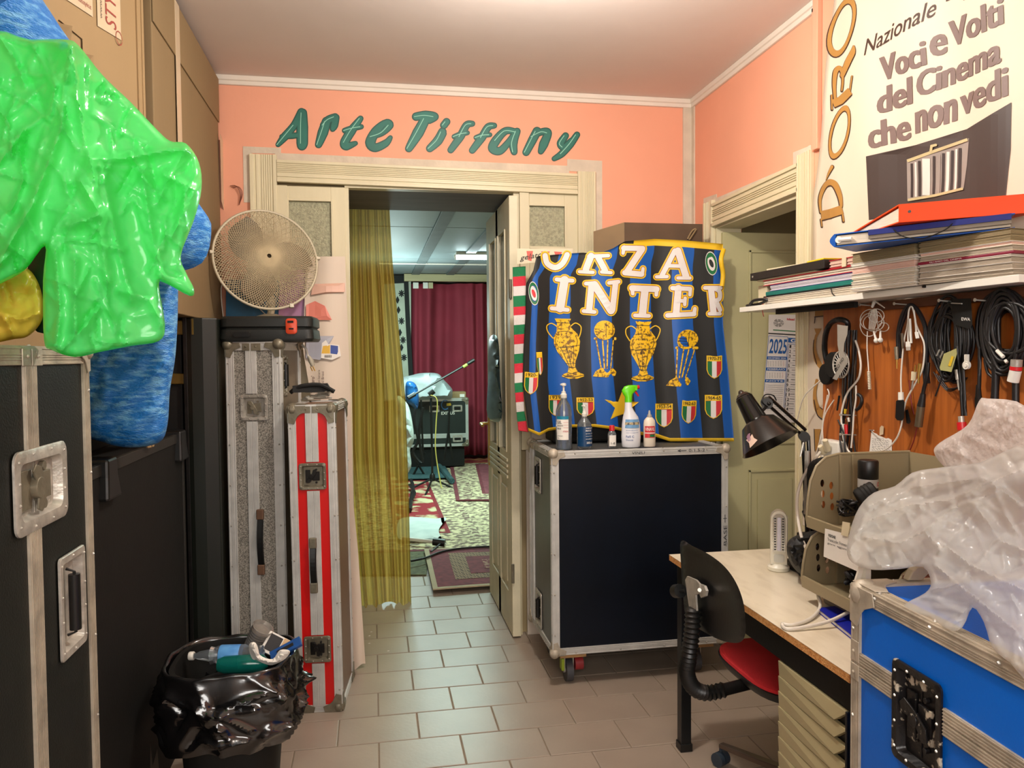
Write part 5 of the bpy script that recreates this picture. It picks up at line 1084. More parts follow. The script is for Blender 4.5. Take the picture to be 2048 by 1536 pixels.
# scarf in green, red and white
bandy = [315, 378, 440, 508, 575, 635, 700, 765, 828, 895, 958, 1020, 1085, 1150, 1215, 1280, 1345, 1412]
sl_ = [(280, 60), (315, 52), (700, 60), (1100, 65), (1250, 75), (1412, 90)]; sr_ = [(280, 130), (315, 138), (600, 140), (830, 126), (1150, 122), (1290, 130), (1412, 156)]
def scf(u, v): 
    y = 315+v*(1412-315); x0, x1 = ip(sl_, y), ip(sr_, y); return YP(FX(x0+(x1-x0)*u), FY(y+(10*(u-.5) if v > .95 else -6*u)), 3.612+.006*math.sin(u*3)+.008*math.sin(v*14))
def smi(u, v):
    y = 315+v*(1412-315); k = sum(1 for b in bandy[1:] if y >= b-1); return (0, 1, 2)[k % 3]
m = M(); m.grid(scf, 6, 136, (0, .006, 0), mif=smi)
tag(obj('scarf', m, [mat('green_knit', (24, 118, 70), .85, bump=.3, bscale=200), mat('red_knit', (206, 44, 60), .85, bump=.3, bscale=200), mat('white_knit', (216, 206, 200), .85, bump=.3, bscale=200)], smooth=True), 'green red and white striped scarf hanging at the left edge of the flag', 'scarf')
# card with red wedges between scarf and flag top
m = M(); CRD = lambda x, y, l: YP(x, y, 3.78-l); fill(m, [(1034, 497), (1146, 500), (1144, 514), (1080, 524), (1034, 528)], CRD, 0, 0); 
for i, q in enumerate(([(1053, 502), (1066, 502), (1063, 522), (1056, 520)], [(1082, 503), (1100, 503), (1092, 515)], [(1108, 503), (1124, 504), (1120, 514), (1112, 513)])): fill(m, q, CRD, .002, 1)
text(m, 'gelato', (1040, 524), (1085, 516), (1039, 511), CRD, .003, 2, shear=.3)
m.grid(lambda u, v: YP(1034+112*u, 497+(30-13*u)*v, 3.785), 1, 1)
tag(obj('menu_card', m, [mat('cream_card', (222, 208, 178), .7), mat('coral_print', (214, 96, 84), .6), INK]), 'cream card with coral wedges tucked behind the flag top', 'card')
# what the flag hangs over, and the tray on it
tag(obj('equipment_box', M().box(.86, 1.60, 3.66, 3.84, 1.076, 1.98), BLKM, bevel=.01), 'black box on the equipment case, hidden behind the striped flag', 'box')
p0, p1, p2, p3 = YP(1246, 446, 3.68), YP(1402, 449, 3.68), YP(1246, 492, 3.68), YP(1206, 462, 3.98)
t = thing('cardboard_box', 'shallow brown cardboard tray lying on top of the striped flag', 'box', (1.5, 3.8, 1.99))
def trayb(m):
    zb, zt = 1.995, p0.z; x0, x1, y0, y1 = p0.x, min(p1.x, 1.70), 3.66, 3.98; dx = -.02
    for a, b, c, d in ((x0, x1, y0, y0+.006), (x0, x1, y1-.006, y1)): m.box(a, b, c, d, zb, zt)
    m.box(x0, x0+.006, y0+.006, y1-.006, zb, zt); m.box(x1-.006, x1, y0+.006, y1-.006, zb, zt); m.box(x0+.006, x1-.006, y0+.006, y1-.006, zb, zb+.006)
m = M(); trayb(m); obj('tray', m, mat('dark_brown_card', (92, 70, 50), .8, var=.15, scale=6), parent=t, world=True, bevel=.001)
m = M(); m.hexa([(p0.x-.13, 3.74, 2.0), (p0.x, 3.665, 2.0), (p0.x, 3.66, 2.0), (p0.x-.135, 3.735, 2.0), (p0.x-.13, 3.74, p0.z-.035), (p0.x, 3.665, p0.z), (p0.x, 3.66, p0.z), (p0.x-.135, 3.735, p0.z-.035)]); obj('flap', m, mat('mid_brown_card', (134, 108, 76), .8, var=.1), parent=t, world=True)
m = M(); m.tube([YP(1375, 478, 3.655), YP(1384, 462, 3.65), YP(1392, 458, 3.65), YP(1385, 470, 3.65), YP(1378, 480, 3.65)], .004, 6, smooth=4); obj('string', m, CARD2, parent=t, world=True)
# ------------------------------------------------------------------ bottles on the equipment case
BT = 1.0745; BYY = 3.42
def bpos(px): q = YP(px, 893, BYY); return Vector((q.x, BYY, BT))
S_ = BYY/1550*1.0
def lab(cx, c, r, z0_, z1_, a0, a1, mt, parent, nm='label_band', sx=1, sy=1):
    m = M(); m.grid(lambda u, v: (c.x+sx*r*math.sin(a0+(a1-a0)*u), c.y-sy*r*math.cos(a0+(a1-a0)*u), c.z+z0_+(z1_-z0_)*v), 10, 1); return obj(nm, m, mt, parent=parent, world=True, smooth=True)
def labtxt(lines, c, r, parent, mt, sx=1, sy=1):
    m = M(); mp = lambda a, z, l: Vector((c.x+sx*(r+l)*math.sin(a), c.y-sy*(r+l)*math.cos(a), c.z+z))
    for s_, a0, a1, z0_, z1_ in lines: text(m, s_, (a0, z0_), (a1, z0_), (a0, z1_), mp, .0006, 0, off=.01)
    return obj('label_print', m, mt, parent=parent, world=True)
CL2 = mat('hazy_clear_plastic', (205, 212, 216), .12, trans=.88, var=.02)
def pump(t, c, z, s_):
    m = M(); m.lathe([(.014*s_, z), (.015*s_, z+.002), (.015*s_, z+.018*s_), (.010*s_, z+.022*s_), (.010*s_, z+.030*s_), (.0045*s_, z+.032*s_), (.0045*s_, z+.055*s_), (.012*s_, z+.057*s_), (.012*s_, z+.066*s_), (.004*s_, z+.069*s_)], c, 16)
    m.tube([c+Vector((0, 0, z+.062*s_)), c+Vector((-.016*s_, -.01*s_, z+.063*s_))], .004*s_, 8); obj('pump', m, WPLA, parent=t, world=True, smooth=40)
    m = M(); m.cyl(c+Vector((0, 0, z)), c+Vector((.002, 0, z*.25)), .003, n=6); obj('dip_tube', m, WPLA, parent=t, world=True)
c = bpos(1128); t = thing('bottle', 'tallest clear pump bottle with white and teal label, leftmost on the equipment case', 'bottle', c); r_ = .0365
m = M(); m.lathe([(r_*.9, 0), (r_, .006), (r_, .150), (r_*.98, .175), (r_*.8, .20), (.016, .222), (.014, .232)], c, 24); obj('body', m, CL2, parent=t, world=True, smooth=50)
m = M(); m.lathe([(r_*.86, .003), (r_*.95, .008), (r_*.95, .072), (.001, .073)], c, 24); obj('liquid', m, mat('clear_gel', (190, 204, 214), .1, trans=.8, var=0), parent=t, world=True, smooth=50)
lab(0, c, r_+.0008, .045, .138, -1.25, .35, PAPER, t); lab(0, c, r_+.0016, .138, .152, -1.25, .35, mat('teal_print', (20, 130, 160), .5), t)
labtxt([('GEL', -1.1, -.5, .118, .132), ('IGIENIZZANTE', -1.1, -.35, .106, .113), ('MANI', -1.1, -.6, .092, .10), ('per le mani', -1.1, -.4, .06, .066), ('5 L', -1.1, -.8, .05, .056)], c, r_+.0012, t, INK); labtxt([('ATTENZIONE', -.35, .30, .080, .087), ('______', -.3, .30, .10, .101), ('______', -.3, .3, .112, .113), ('______', -.3, .3, .124, .125)], c, r_+.0012, t, RINK)
pump(t, c, .232, 1.0)
c = bpos(1169); t = thing('bottle', 'small rounded pump bottle with dark blue label beside the tall clear one', 'bottle', c); r_ = .0345
m = M(); m.lathe([(r_*.85, 0), (r_, .008), (r_, .085), (r_*.92, .110), (r_*.6, .130), (.013, .140), (.012, .146)], c, 24); obj('body', m, CL2, parent=t, world=True, smooth=50)
lab(0, c, r_+.0008, .012, .102, -1.35, 1.35, mat('dark_blue_label', (10, 62, 104), .35, var=.15), t); labtxt([('SANIFICANTE', -.1, 1.0, .092, .098), ('MANI', -.1, .7, .080, .088), ('igienizza a fondo', -.1, 1.1, .068, .073), ('senza risciacquo', -.1, 1.1, .056, .061), ('con antibatterico', -.1, 1.1, .044, .049), ('300 ml', .0, .9, .024, .034)], c, r_+.0012, t, PAPER); pump(t, c, .146, .8)
c = bpos(1224); t = thing('bottle', 'tiny clear bottle with a red cap, in the middle of the bottle row', 'bottle', c); r_ = .020
m = M(); m.lathe([(r_*.9, 0), (r_, .004), (r_, .062), (r_*.8, .072), (.011, .078)], c, 20, sy=.8); obj('body', m, CL2, parent=t, world=True, smooth=50)
m = M(); m.lathe([(.0125, .078), (.0125, .100), (.010, .103)], c, 16); obj('cap', m, mat('red_cap_plastic', (206, 30, 36), .35), parent=t, world=True, smooth=50); lab(0, c, r_+.0006, .008, .058, -.9, .9, PAPER, t, sy=.8); labtxt([('1-8', -.45, .45, .016, .026)], c, r_+.0008, t, INK, sy=.8)
c = bpos(1262); t = thing('spray_bottle', 'white spray bottle with bright green trigger head and red nozzle', 'bottle', c)
def ell(w_, d_, z, dx=0, n=20): return [c+Vector((dx+w_*math.cos(2*math.pi*j/n), d_*math.sin(2*math.pi*j/n), z)) for j in range(n)]
m = M(); m.loft([ell(.040, .026, 0), ell(.044, .029, .006), ell(.046, .030, .05), ell(.043, .029, .105), ell(.036, .026, .140, -.002), ell(.022, .020, .168, -.008), ell(.017, .017, .185, -.012), ell(.016, .016, .212, -.012)]); obj('body', m, mat('white_bottle_plastic', (226, 226, 230), .3, var=.02), parent=t, world=True, smooth=60)
m = M(); GH = mat('lime_green_plastic', (104, 214, 20), .35); m.loft([ell(.017, .017, .208, -.012), ell(.017, .016, .232, -.011), ell(.024, .015, .246, -.014), ell(.036, .014, .262, -.008), ell(.032, .013, .280, .000), ell(.020, .010, .286, .006)]); m.loft([[c+Vector((x, y, z)) for y, z in ((-.010, .262), (.010, .262), (.010, .285), (-.010, .285))] for x in (-.01, .028)]); obj('trigger_head', m, GH, parent=t, world=True, smooth=45)
m = M(); m.cyl(c+Vector((.028, 0, .276)), c+Vector((.040, 0, .277)), .009, n=12); obj('nozzle', m, MC['red_cap_plastic'], parent=t, world=True, smooth=40)
m = M(); m.tube([c+Vector((.018, 0, .262)), c+Vector((.026, 0, .250)), c+Vector((.037, 0, .235))], [.006, .005, .004], 8, smooth=3); obj('trigger', m, MC['red_cap_plastic'], parent=t, world=True, smooth=40)
def splab(z0_, z1_, mt, nm, l=.0008, a0=-1.0, a1=.95):
    rr = lambda z: .046-(.046-.036)*max(0, (z-.05)/.09)
    m = M(); m.grid(lambda u, v: c+Vector(((rr(z0_+(z1_-z0_)*v)+l)*math.sin(a0+(a1-a0)*u), -(.0305+l)*math.cos(a0+(a1-a0)*u), z0_+(z1_-z0_)*v)), 10, 3); return obj(nm, m, mt, parent=t, world=True, smooth=True)
splab(.090, .130, mat('pale_blue_label', (120, 170, 214), .4, var=.15, scale=40), 'label_band'); splab(.105, .117, mat('kitchen_photo_print', (190, 170, 130), .5, rgb2=(90, 90, 90), scale=90, thr=(.45, .55)), 'label_band', .0014)
labtxt([('FaiS C', -.75, .1, .046, .056), ('Doccia', -.75, .0, .032, .039), ('anticalcare', -.75, .5, .078, .082), ('vetri e superfici', -.75, .6, .066, .070)], c, .0455, t, BINK, sy=.68)
c = bpos(1299); t = thing('bottle', 'white squeeze bottle with red label, rightmost in the bottle row', 'bottle', c); r_ = .0285
m = M(); m.lathe([(r_*.9, 0), (r_, .005), (r_, .105), (r_*.9, .122), (r_*.55, .134), (.010, .138)], c, 22, sy=.75); obj('body', m, mat('cream_bottle_plastic', (226, 212, 192), .3, var=.03), parent=t, world=True, smooth=50)
m = M(); m.lathe([(.011, .138), (.011, .146), (.006, .150), (.0045, .164), (.002, .168)], c, 14); obj('spout', m, mat('pale_spout', (200, 196, 186), .3, trans=.3), parent=t, world=True, smooth=50)
lab(0, c, r_+.0007, .042, .096, -1.1, .75, mat('red_label', (206, 44, 52), .4), t, sy=.75); lab(0, c, r_+.0014, .062, .066, -1.1, .75, PAPER, t, sy=.75); labtxt([('VINAVIL', -.95, .6, .074, .090)], c, r_+.0011, t, PAPER, sy=.75); lab(0, c, r_+.0018, .046, .058, -.2, .6, FLGn, t, 'green_seal', sy=.75)
# ------------------------------------------------------------------ banner on the right wall
BXW = 1.745
def bwave(y, z): return .012*math.sin(y*9+z*2.0)+.006*math.sin(y*23-z*5) + .018*math.exp(-((y-2.78)/.06)**2)*math.sin(z*5)
def BN(a, b, l): return Vector((BXW-.022-bwave(-a, b)*.6-l, -a, b))     # a = -y, b = z
bl_ = [(.80, 2.885), (1.31, 2.905), (1.79, 2.83), (2.11, 2.85), (2.35, 2.79), (2.62, 2.745), (2.89, 2.69)]
def bnf(u, v):
    z = .80+2.07*v; y0 = ip(bl_, z); y = y0+(.35-y0)*u; return BN(-y, z, 0)
m = M(); m.grid(bnf, 90, 40, (.002, 0, 0)); BW = mat('cream_banner_vinyl', (216, 200, 178), .55, var=.03, scale=2)
t = thing('banner', 'large cream vinyl banner with grey words and gold letters on the right wall', 'banner', (1.71, 2.0, .80)); obj('sheet', m, BW, parent=t, world=True, smooth=True)
GREYP = mat('warm_grey_print', (118, 98, 92), .5, var=.03); GLD = mat('gold_letter_print', (176, 128, 62), .5, var=.06, scale=8); BRN = mat('dark_brown_print', (66, 44, 34), .5); DKB = mat('dark_photo_print', (66, 54, 50), .5, var=.12, scale=3)
def btext(s, y0, y1, z0, z1, name='printed_words', mt=GREYP, off=.035, **k):
    m = M(); text(m, s, (-y0, z0), (-y1, z0-.02*0), (-y0, z1), BN, .0015, 0, off=off, **k); return obj(name, m, mt, parent=t, world=True)
def btq(s, bl, br, tl, off, mt=GREYP, **k):
    m = M(); f = lambda p: (-XP(p[0], p[1], BXW-.022).y, XP(p[0], p[1], BXW-.022).z)
    for i, dx in enumerate((0,) if off < .01 else (-2.4, -1.2, 0, 1.2, 2.4)): s_ = lambda p: (p[0]+dx, p[1]-dx*.3); text(m, s, f(s_(bl)), f(s_(br)), f(s_(tl)), BN, .0015+.00025*i, 0, off=min(off, .012), **k)
    return obj('printed_words', m, mt, parent=t, world=True)
btq('Voci', (1766, 164), (1852, 130), (1763, 116), .045); btq('e', (1860, 114), (1888, 108), (1860, 72), .045); btq('Volti', (1896, 96), (2008, 48), (1893, 44), .045)
btq('del', (1760, 230), (1824, 208), (1760, 178), .045); btq('Cinema', (1836, 196), (2004, 126), (1836, 146), .045)
btq('che', (1745, 299), (1820, 278), (1743, 248), .045); btq('non', (1832, 268), (1908, 242), (1832, 224), .045); btq('vedi', (1918, 232), (2020, 192), (1916, 175), .045)
btq('Nazionale', (1732, 112), (1872, 28), (1728, 84), .004, BRN, shear=.45); btq('Doppiaggio', (1888, 14), (2040, -42), (1884, -30), .004, BRN, shear=.45)
PX2 = lambda px, py, l: BN(-XP(px, py, BXW-.022).y, XP(px, py, BXW-.022).z, l)
m = M(); fill(m, [(1738, 313), (1830, 290), (1930, 258), (2028, 205), (2028, 300), (2018, 400), (1900, 420), (1742, 440)], PX2, .0015, 0, 16); obj('printed_panel', m, DKB, parent=t, world=True)
m = M(); fill(m, [(1812, 320), (1880, 298), (1936, 276), (1932, 330), (1926, 378), (1870, 392), (1812, 402)], PX2, .0026, 0, 14)
for i, (a, w_, mi) in enumerate(((1822, 5, 1), (1830, 4, 2), (1838, 6, 1), (1852, 16, 2), (1868, 5, 1), (1877, 7, 0), (1886, 5, 1), (1895, 6, 2), (1903, 5, 1), (1911, 4, 2), (1918, 6, 1))): ribbon(m, [(a, 330-(a-1812)*.32), (a, 360), (a-1, 396-(a-1812)*.14)], w_, PX2, .0034+.0001*i, mi, cap=False)
ribbon(m, [(1814, 322), (1870, 302), (1934, 279)], 6, PX2, .005, 3, cap=False); ribbon(m, [(1814, 400), (1870, 391), (1926, 377)], 5, PX2, .005, 3, cap=False); ribbon(m, [(1862, 304), (1864, 292), (1872, 290)], 5, PX2, .0052, 3)
obj('printed_picture', m, [mat('mid_grey_print', (150, 140, 132), .4), mat('charcoal_print', (58, 50, 50), .4), mat('silver_print', (222, 214, 204), .4), mat('pale_gold_print', (190, 176, 132), .4)], parent=t, world=True)
# gold letters running up the banner: thick and thin strokes
def gold(fn):
    m = M(); fn(m); return obj('printed_letter', m, [GLD, BRN, BW], parent=t, world=True)
def ring(m, cx, cy, rx, ry, ti, tj, tilt=0, gap=0):
    def E(ax, ay, dx=0, dy=0): 
        return [(cx+dx+ax*math.cos(a)*math.cos(tilt)-ay*math.sin(a)*math.sin(tilt), cy+dy+ax*math.cos(a)*math.sin(tilt)+ay*math.sin(a)*math.cos(tilt)) for a in [i*math.pi/16 for i in range(32)]]
    fill(m, E(rx+1.6, ry+1.4, 2.2*0-1.0, 1.2), PX2, .0016, 1, None, [E(rx-ti-1.2, ry-tj-1.2, -1.0, 1.2)])
    fill(m, E(rx, ry), PX2, .0028, 0, None, [E(rx-ti, ry-tj)])
gold(lambda m: ring(m, 1684, 54, 25, 62, 6, 13, .32)); gold(lambda m: ring(m, 1679, 264, 20, 55, 5, 11, .25))
def letR(m):
    for l, mi, dx, dy, ex in ((.0016, 1, -1.2, 1.6, 2.4), (.0028, 0, 0, 0, 0)):
        P = lambda q: [(a+dx, b+dy) for a, b in q]
        ribbon(m, P([(1664, 207), (1680, 200), (1702, 182)]), 16+ex, PX2, l, mi, cap=False); ribbon(m, P([(1662, 218), (1661, 190)]), 3+ex, PX2, l+.0002, mi); ribbon(m, P([(1700, 192), (1707, 152)]), 3+ex, PX2, l+.0002, mi)
        ribbon(m, P([(1668, 198), (1666, 170), (1668, 145), (1674, 136), (1681, 140), (1684, 160), (1682, 180)]), [5+ex, 7+ex, 9+ex, 10+ex, 8+ex, 5+ex, 4+ex], PX2, l+.0004, mi, 4)
        ribbon(m, P([(1683, 150), (1696, 125), (1709, 104), (1711, 92)]), [10+ex, 14+ex, 12+ex, 3+ex], PX2, l+.0006, mi, 3)
gold(letR)
def letD(m):
    for l, mi, dx, dy, ex in ((.0016, 1, -1.4, 1.4, 2.4), (.0028, 0, 0, 0, 0)):
        P = lambda q: [(a+dx, b+dy) for a, b in q]
        ribbon(m, P([(1637, 431), (1662, 427), (1688, 419)]), 18+ex, PX2, l, mi, cap=False); ribbon(m, P([(1637, 438), (1640, 452)]), 3+ex, PX2, l+.0002, mi); ribbon(m, P([(1689, 430), (1691, 442)]), 3+ex, PX2, l+.0002, mi)
        ribbon(m, P([(1636, 424), (1634, 398), (1642, 376), (1656, 365), (1671, 368), (1682, 390), (1686, 412)]), [4+ex, 6+ex, 10+ex, 12+ex, 12+ex, 9+ex, 5+ex], PX2, l+.0004, mi, 5)
gold(letD)
gold(lambda m: (ribbon(m, [(1648, 360), (1655, 348), (1664, 334)], [3, 7, 9], PX2, .0016, 1, 3), ribbon(m, [(1649, 359), (1656, 347), (1664, 334)], [2, 5, 7], PX2, .0028, 0, 3)))
gold(lambda m: (fill(m, [(1634, 612), (1660, 612), (1660, 631), (1634, 633)], PX2, .0028, 0), ribbon(m, [(1634, 634), (1660, 631)], 2.5, PX2, .003, 1), ribbon(m, [(1635, 634), (1634, 646)], 2, PX2, .0032, 1)))
gold(lambda m: (fill(m, [(1634, 657), (1648, 657), (1640, 674)], PX2, .0028, 0), ribbon(m, [(1638, 670), (1635, 695), (1640, 720), (1652, 740)], [4, 7, 10, 8], PX2, .0026, 0, 4), ribbon(m, [(1634, 680), (1633, 700), (1640, 728)], 1.8, PX2, .003, 1, 4)))
gold(lambda m: (ribbon(m, [(1640, 760), (1635, 790), (1640, 818), (1655, 832), (1668, 836)], [5, 7, 12, 14, 15], PX2, .0026, 0, 4), ribbon(m, [(1634, 800), (1640, 830), (1656, 842), (1668, 846)], 2.0, PX2, .0032, 1, 4), ribbon(m, [(1646, 815), (1656, 822), (1668, 824)], 1.6, PX2, .0034, 1, 4)))
gold(lambda m: (fill(m, [(1633, 858), (1646, 858), (1642, 872), (1640, 900), (1633, 902)], PX2, .0028, 0), ribbon(m, [(1632, 858), (1632, 902)], 1.6, PX2, .0032, 1)))
m = M(); text(m, 'RE', (-1.735, 1.97), (-1.70, 2.03), (-1.75, 2.0), BN, .002, 0, off=.02); obj('printed_words', m, INK, parent=t, world=True)
# ------------------------------------------------------------------ wooden cable board
bd_ = M(); yb0, yb1 = XP(1655, 640, 1.69).y, .9
bd_.box(1.672, 1.690, yb1, yb0, .75, 1.668); VEN = mat('orange_brown_veneer', (178, 100, 40), .4, var=.0, rgb2=(140, 72, 24), scale=5, stretch=(12, 12, .6), thr=(.3, .75), bump=.03)
board = tag(obj('cable_board', bd_, VEN, bevel=.002), 'orange brown veneered board on the wall where the cables hang', 'board')
tag(obj('wall_batten', M().box(1.655, 1.672, yb1, 2.34, 1.64, 1.668), mat('dark_batten', (90, 50, 26), .6), bevel=.002), 'brown batten under the shelf along the top of the board', 'batten')
BXX = 1.672
HX = lambda px, py, l=.02: XP(px, py, BXX-l)
# ------------------------------------------------------------------ white shelf
s0, s1 = G(1478, 626, 1.670), G(2035, 570, 1.670); s0 = Vector((1.50, 3.0, 1.67)); s1 = G(2035, 571, 1.671); s1 = Vector((1.585, 1.68, 1.67))
m = M(); q = [(s0.x, s0.y), (s1.x, s1.y), (1.69, s1.y+.0), (1.69, s0.y)]; m.loft([[(x, y, 1.672) for x, y in q], [(x, y, 1.692) for x, y in q]])
t = thing('shelf', 'white wall shelf full of folders and papers above the cable board', 'shelf', (1.6, 2.3, 1.672)); obj('board', m, WPLA, parent=t, world=True, bevel=.0015)
m = M(); p_ = XP(1848, 573, s0.x+.055); m.cyl(p_+Vector((-.004, 0, -.0)), p_+Vector((.004, 0, 0)), .004, n=10); obj('screw_hole', m, DARKM, parent=t, world=True)
m = M(); m.hexa([(1.54, 2.78, 1.652), (1.555, 2.78, 1.652), (1.60, 2.35, 1.652), (1.585, 2.35, 1.652), (1.54, 2.78, 1.671), (1.555, 2.78, 1.671), (1.60, 2.35, 1.671), (1.585, 2.35, 1.671)]); obj('bracket', m, BLKM, parent=t, world=True)
# ------------------------------------------------------------------ piles on the shelf
ZS0 = 1.693
def vplane(px, py, A, B):
    n = Vector((-(B[1]-A[1]), B[0]-A[0])); d = ray(px, py); k = (n.x*(A[0]-CAM.x)+n.y*(A[1]-CAM.y))/(n.x*d.x+n.y*d.y); return CAM+d*k
class Pile:
    def __init__(s, A, B, cat='folder', group=None): s.A, s.B, s.z, s.cat, s.g = Vector(A), Vector(B), ZS0, cat, group; s.e = (s.B-s.A).normalized(); s.n = Vector((-s.e.y, s.e.x)); s.n = s.n if s.n.x > 0 else -s.n
    def put(s, name, label, u0, u1, th, depth, cover, pages=None, cat='folder', ins=0., skew=0., gap=.0004, ct=.0016):
        L = (s.B-s.A).length; a = math.radians(skew); e = Vector((s.e.x*math.cos(a)-s.e.y*math.sin(a), s.e.x*math.sin(a)+s.e.y*math.cos(a))); n = Vector((-e.y, e.x)); n = n if n.x > 0 else -n
        P = s.A+s.e*(u0*L)+s.n*ins; W_ = (u1-u0)*L; z0, z1 = s.z+gap, s.z+gap+th
        depth = min(depth, 1.692-max(P.x, (P+e*W_).x))
        T = Matrix(((e.x, n.x, 0, P.x), (e.y, n.y, 0, P.y), (0, 0, 1, 0), (0, 0, 0, 1)))
        r_ = thing(name, label, cat, (P.x+e.x*W_/2+n.x*depth/2, P.y+e.y*W_/2+n.y*depth/2, z0))
        if pages:
            m = M(T); m.box(0, W_, 0, depth, z0, z0+ct); obj('cover', m, cover, parent=r_, world=True, bevel=.0005); m = M(T); m.box(0, W_, 0, depth, z1-ct, z1); obj('cover', m, cover, parent=r_, world=True, bevel=.0005)
            m = M(T); k = max(2, int(th/.0035)); rr = random.Random(int(z0*1e4))
            for i in range(k):
                f = rr.uniform(.001, .005); h = (z1-z0-2*ct)/k; m.box(f, W_-f, f, depth-f, z0+ct+h*i, z0+ct+h*(i+.82))
            obj('pages', m, pages, parent=r_, world=True)
        else:
            m = M(T); m.box(0, W_, 0, depth, z0, z1); obj('body', m, cover, parent=r_, world=True, bevel=.002)
        s.z = z1; return r_, T, W_, z0, z1
WH = mat('paper_edges', (214, 202, 182), .8, var=.12, scale=160, stretch=(.2, .2, 4)); WH2 = mat('grey_paper_edges', (176, 162, 142), .8, var=.15, scale=160, stretch=(.2, .2, 4)); PK = mat('pink_paper', (226, 186, 168), .8, var=.05)
TEAL = mat('teal_card', (20, 110, 100), .5, var=.1); NAVY = mat('navy_card', (26, 42, 120), .45, var=.1); REDC = mat('red_card', (176, 28, 40), .45); BLU = mat('bright_blue_plastic', (10, 86, 176), .35, var=.08); ORB = mat('orange_plastic', (240, 74, 8), .5, spec=.25, var=.04); TAN = mat('tan_folder_card', (146, 128, 92), .7, var=.15, scale=40, stretch=(.3, .3, 6)); MAR = mat('maroon_card', (128, 24, 50), .5); CRM = mat('cream_card2', (214, 200, 166), .7, var=.05)
pl = Pile((1.545, 2.90), (1.585, 2.335))
r_, T_, W_, z0, z1 = pl.put('notebook', 'white notebook with a red ribbon, lowest in the left shelf pile', .03, 1, .030, .12, mat('white_cover', (222, 214, 200), .5), WH, 'notebook')
m = M(T_); m.tube([(.02, -.004, z1), (.015, -.012, z1-.02), (.012, -.014, z1-.05), (.018, -.012, z1-.075)], .006, 6, smooth=4, flat=.25); obj('ribbon', m, mat('coral_ribbon', (220, 60, 70), .5), parent=r_, world=True)
m = M(T_); m.tube([(W_-.13, -.002, z1), (W_-.12, -.004, z1-.018), (W_-.10, -.004, z0)], .0018, 6, smooth=4); obj('elastic', m, BLKM, parent=r_, world=True)
pl.put('folder', 'thin black folder under the teal one in the left pile', .02, 1, .005, .12, BLKM, None); pl.put('folder', 'teal green elastic folder in the left shelf pile', .05, .98, .016, .13, TEAL, None)
pl.put('folder', 'blue edged white folder above the teal one in the left pile', .10, 1, .024, .12, NAVY, mat('lilac_paper', (200, 192, 200), .8, var=.1)); pl.put('book', 'white and red hardback notebook above the blue edged folder', .02, 1.0, .022, .12, REDC, WH, 'book', ct=.003)
zz = pl.z; pl.put('folder', 'slim pinkish papers below the long black folder', -.06, .6, .006, .12, CRM, None)
r_, T_, W_, z0, z1 = pl.put('folder', 'long black leather folder sticking out to the left on its pile', -.12, .72, .030, .12, mat('black_leather', (34, 28, 24), .5, bump=.1, bscale=200), None, ins=-.01); m = M(T_); m.cyl((.02, -.002, z0+.015), (.02, .002, z0+.015), .004, n=8); obj('stud', m, STEEL, parent=r_, world=True)
zt = pl.z; pl.z = zz; r_, T_, W_, z0, z1 = pl.put('cardholder', 'small pink and red bound book with a strap right of the black folder', .745, 1.06, .030, .10, REDC, PK, 'book', ct=.003); m = M(T_); m.box(W_*.4, W_*.52, -.003, .0, z0, z1); obj('strap', m, CRM, parent=r_, world=True)
pl.z = zt; pl.put('booklet', 'cream booklet lying open on the long black folder', .06, .38, .007, .11, CRM, None, 'booklet', skew=6); pl.z = zt; pl.put('yellow_packet', 'thin yellow packet on top of the left pile near the blue binder', .52, .71, .006, .10, mat('bright_yellow_card', (232, 200, 20), .5), None, 'packet', skew=-4)
# small upright books behind, cream spine
m = M(); c_ = XP(1545, 560, 1.53); tag(obj('booklet', M().box(1.57, 1.68, 2.905, 2.975, ZS0, ZS0+.085), CRM, bevel=.002), 'cream booklet block at the far left end of the shelf', 'booklet')
m = M(); m.tube([(1.52, 2.95, 1.70), (1.515, 2.90, 1.715), (1.53, 2.83, 1.712), (1.535, 2.90, 1.70), (1.52, 2.97, 1.698), (1.54, 2.99, 1.70)], .006, 8, smooth=5)
tag(obj('cable', m, CABLE_B, smooth=60), 'short black cable loop at the far left end of the shelf', 'cable')
pm = Pile((1.500, 2.245), (1.54, 1.995)); pr = Pile((1.542, 1.990), (1.60, 1.712))
mags = [('stack of white paper lowest in the middle pile', .012, WH, PAPER), ('thick white printed block in the middle pile', .026, WH, PAPER), ('cream magazine above the thick white block', .014, WH, CRM), ('white magazine below the pink papers', .016, WH, PAPER), ('pink bound papers in the middle pile', .024, PK, PK), ('white glossy magazine above the pink papers', .009, WH, PAPER), ('second white glossy magazine below the tan folder', .009, WH, PAPER), ('thick tan archive folder topping the middle pile', .040, TAN, TAN)]
for i, (l_, th, pg, cv) in enumerate(mags): th *= .78; pm.put('magazine' if i < 7 else 'archive_folder', l_, .01*((i*7) % 3), 1-.01*((i*5) % 3), th, .15, cv, pg, 'magazine' if i < 7 else 'folder', ct=.0012)
mags = [('grey and cream papers lowest in the right shelf pile', .020, WH2, WH2), ('grey magazine bundle low in the right pile', .022, WH2, PAPER), ('curled grey magazines in the right shelf pile', .018, WH2, WH2), ('white magazine under the maroon one', .007, WH, PAPER), ('maroon spined magazine with small white title', .010, WH2, MAR), ('grey magazines above the maroon spine', .018, WH2, CRM), ('white and rose magazine pair below the tan folder', .012, PK, PAPER), ('thick olive tan folder topping the right pile', .040, TAN, TAN)]
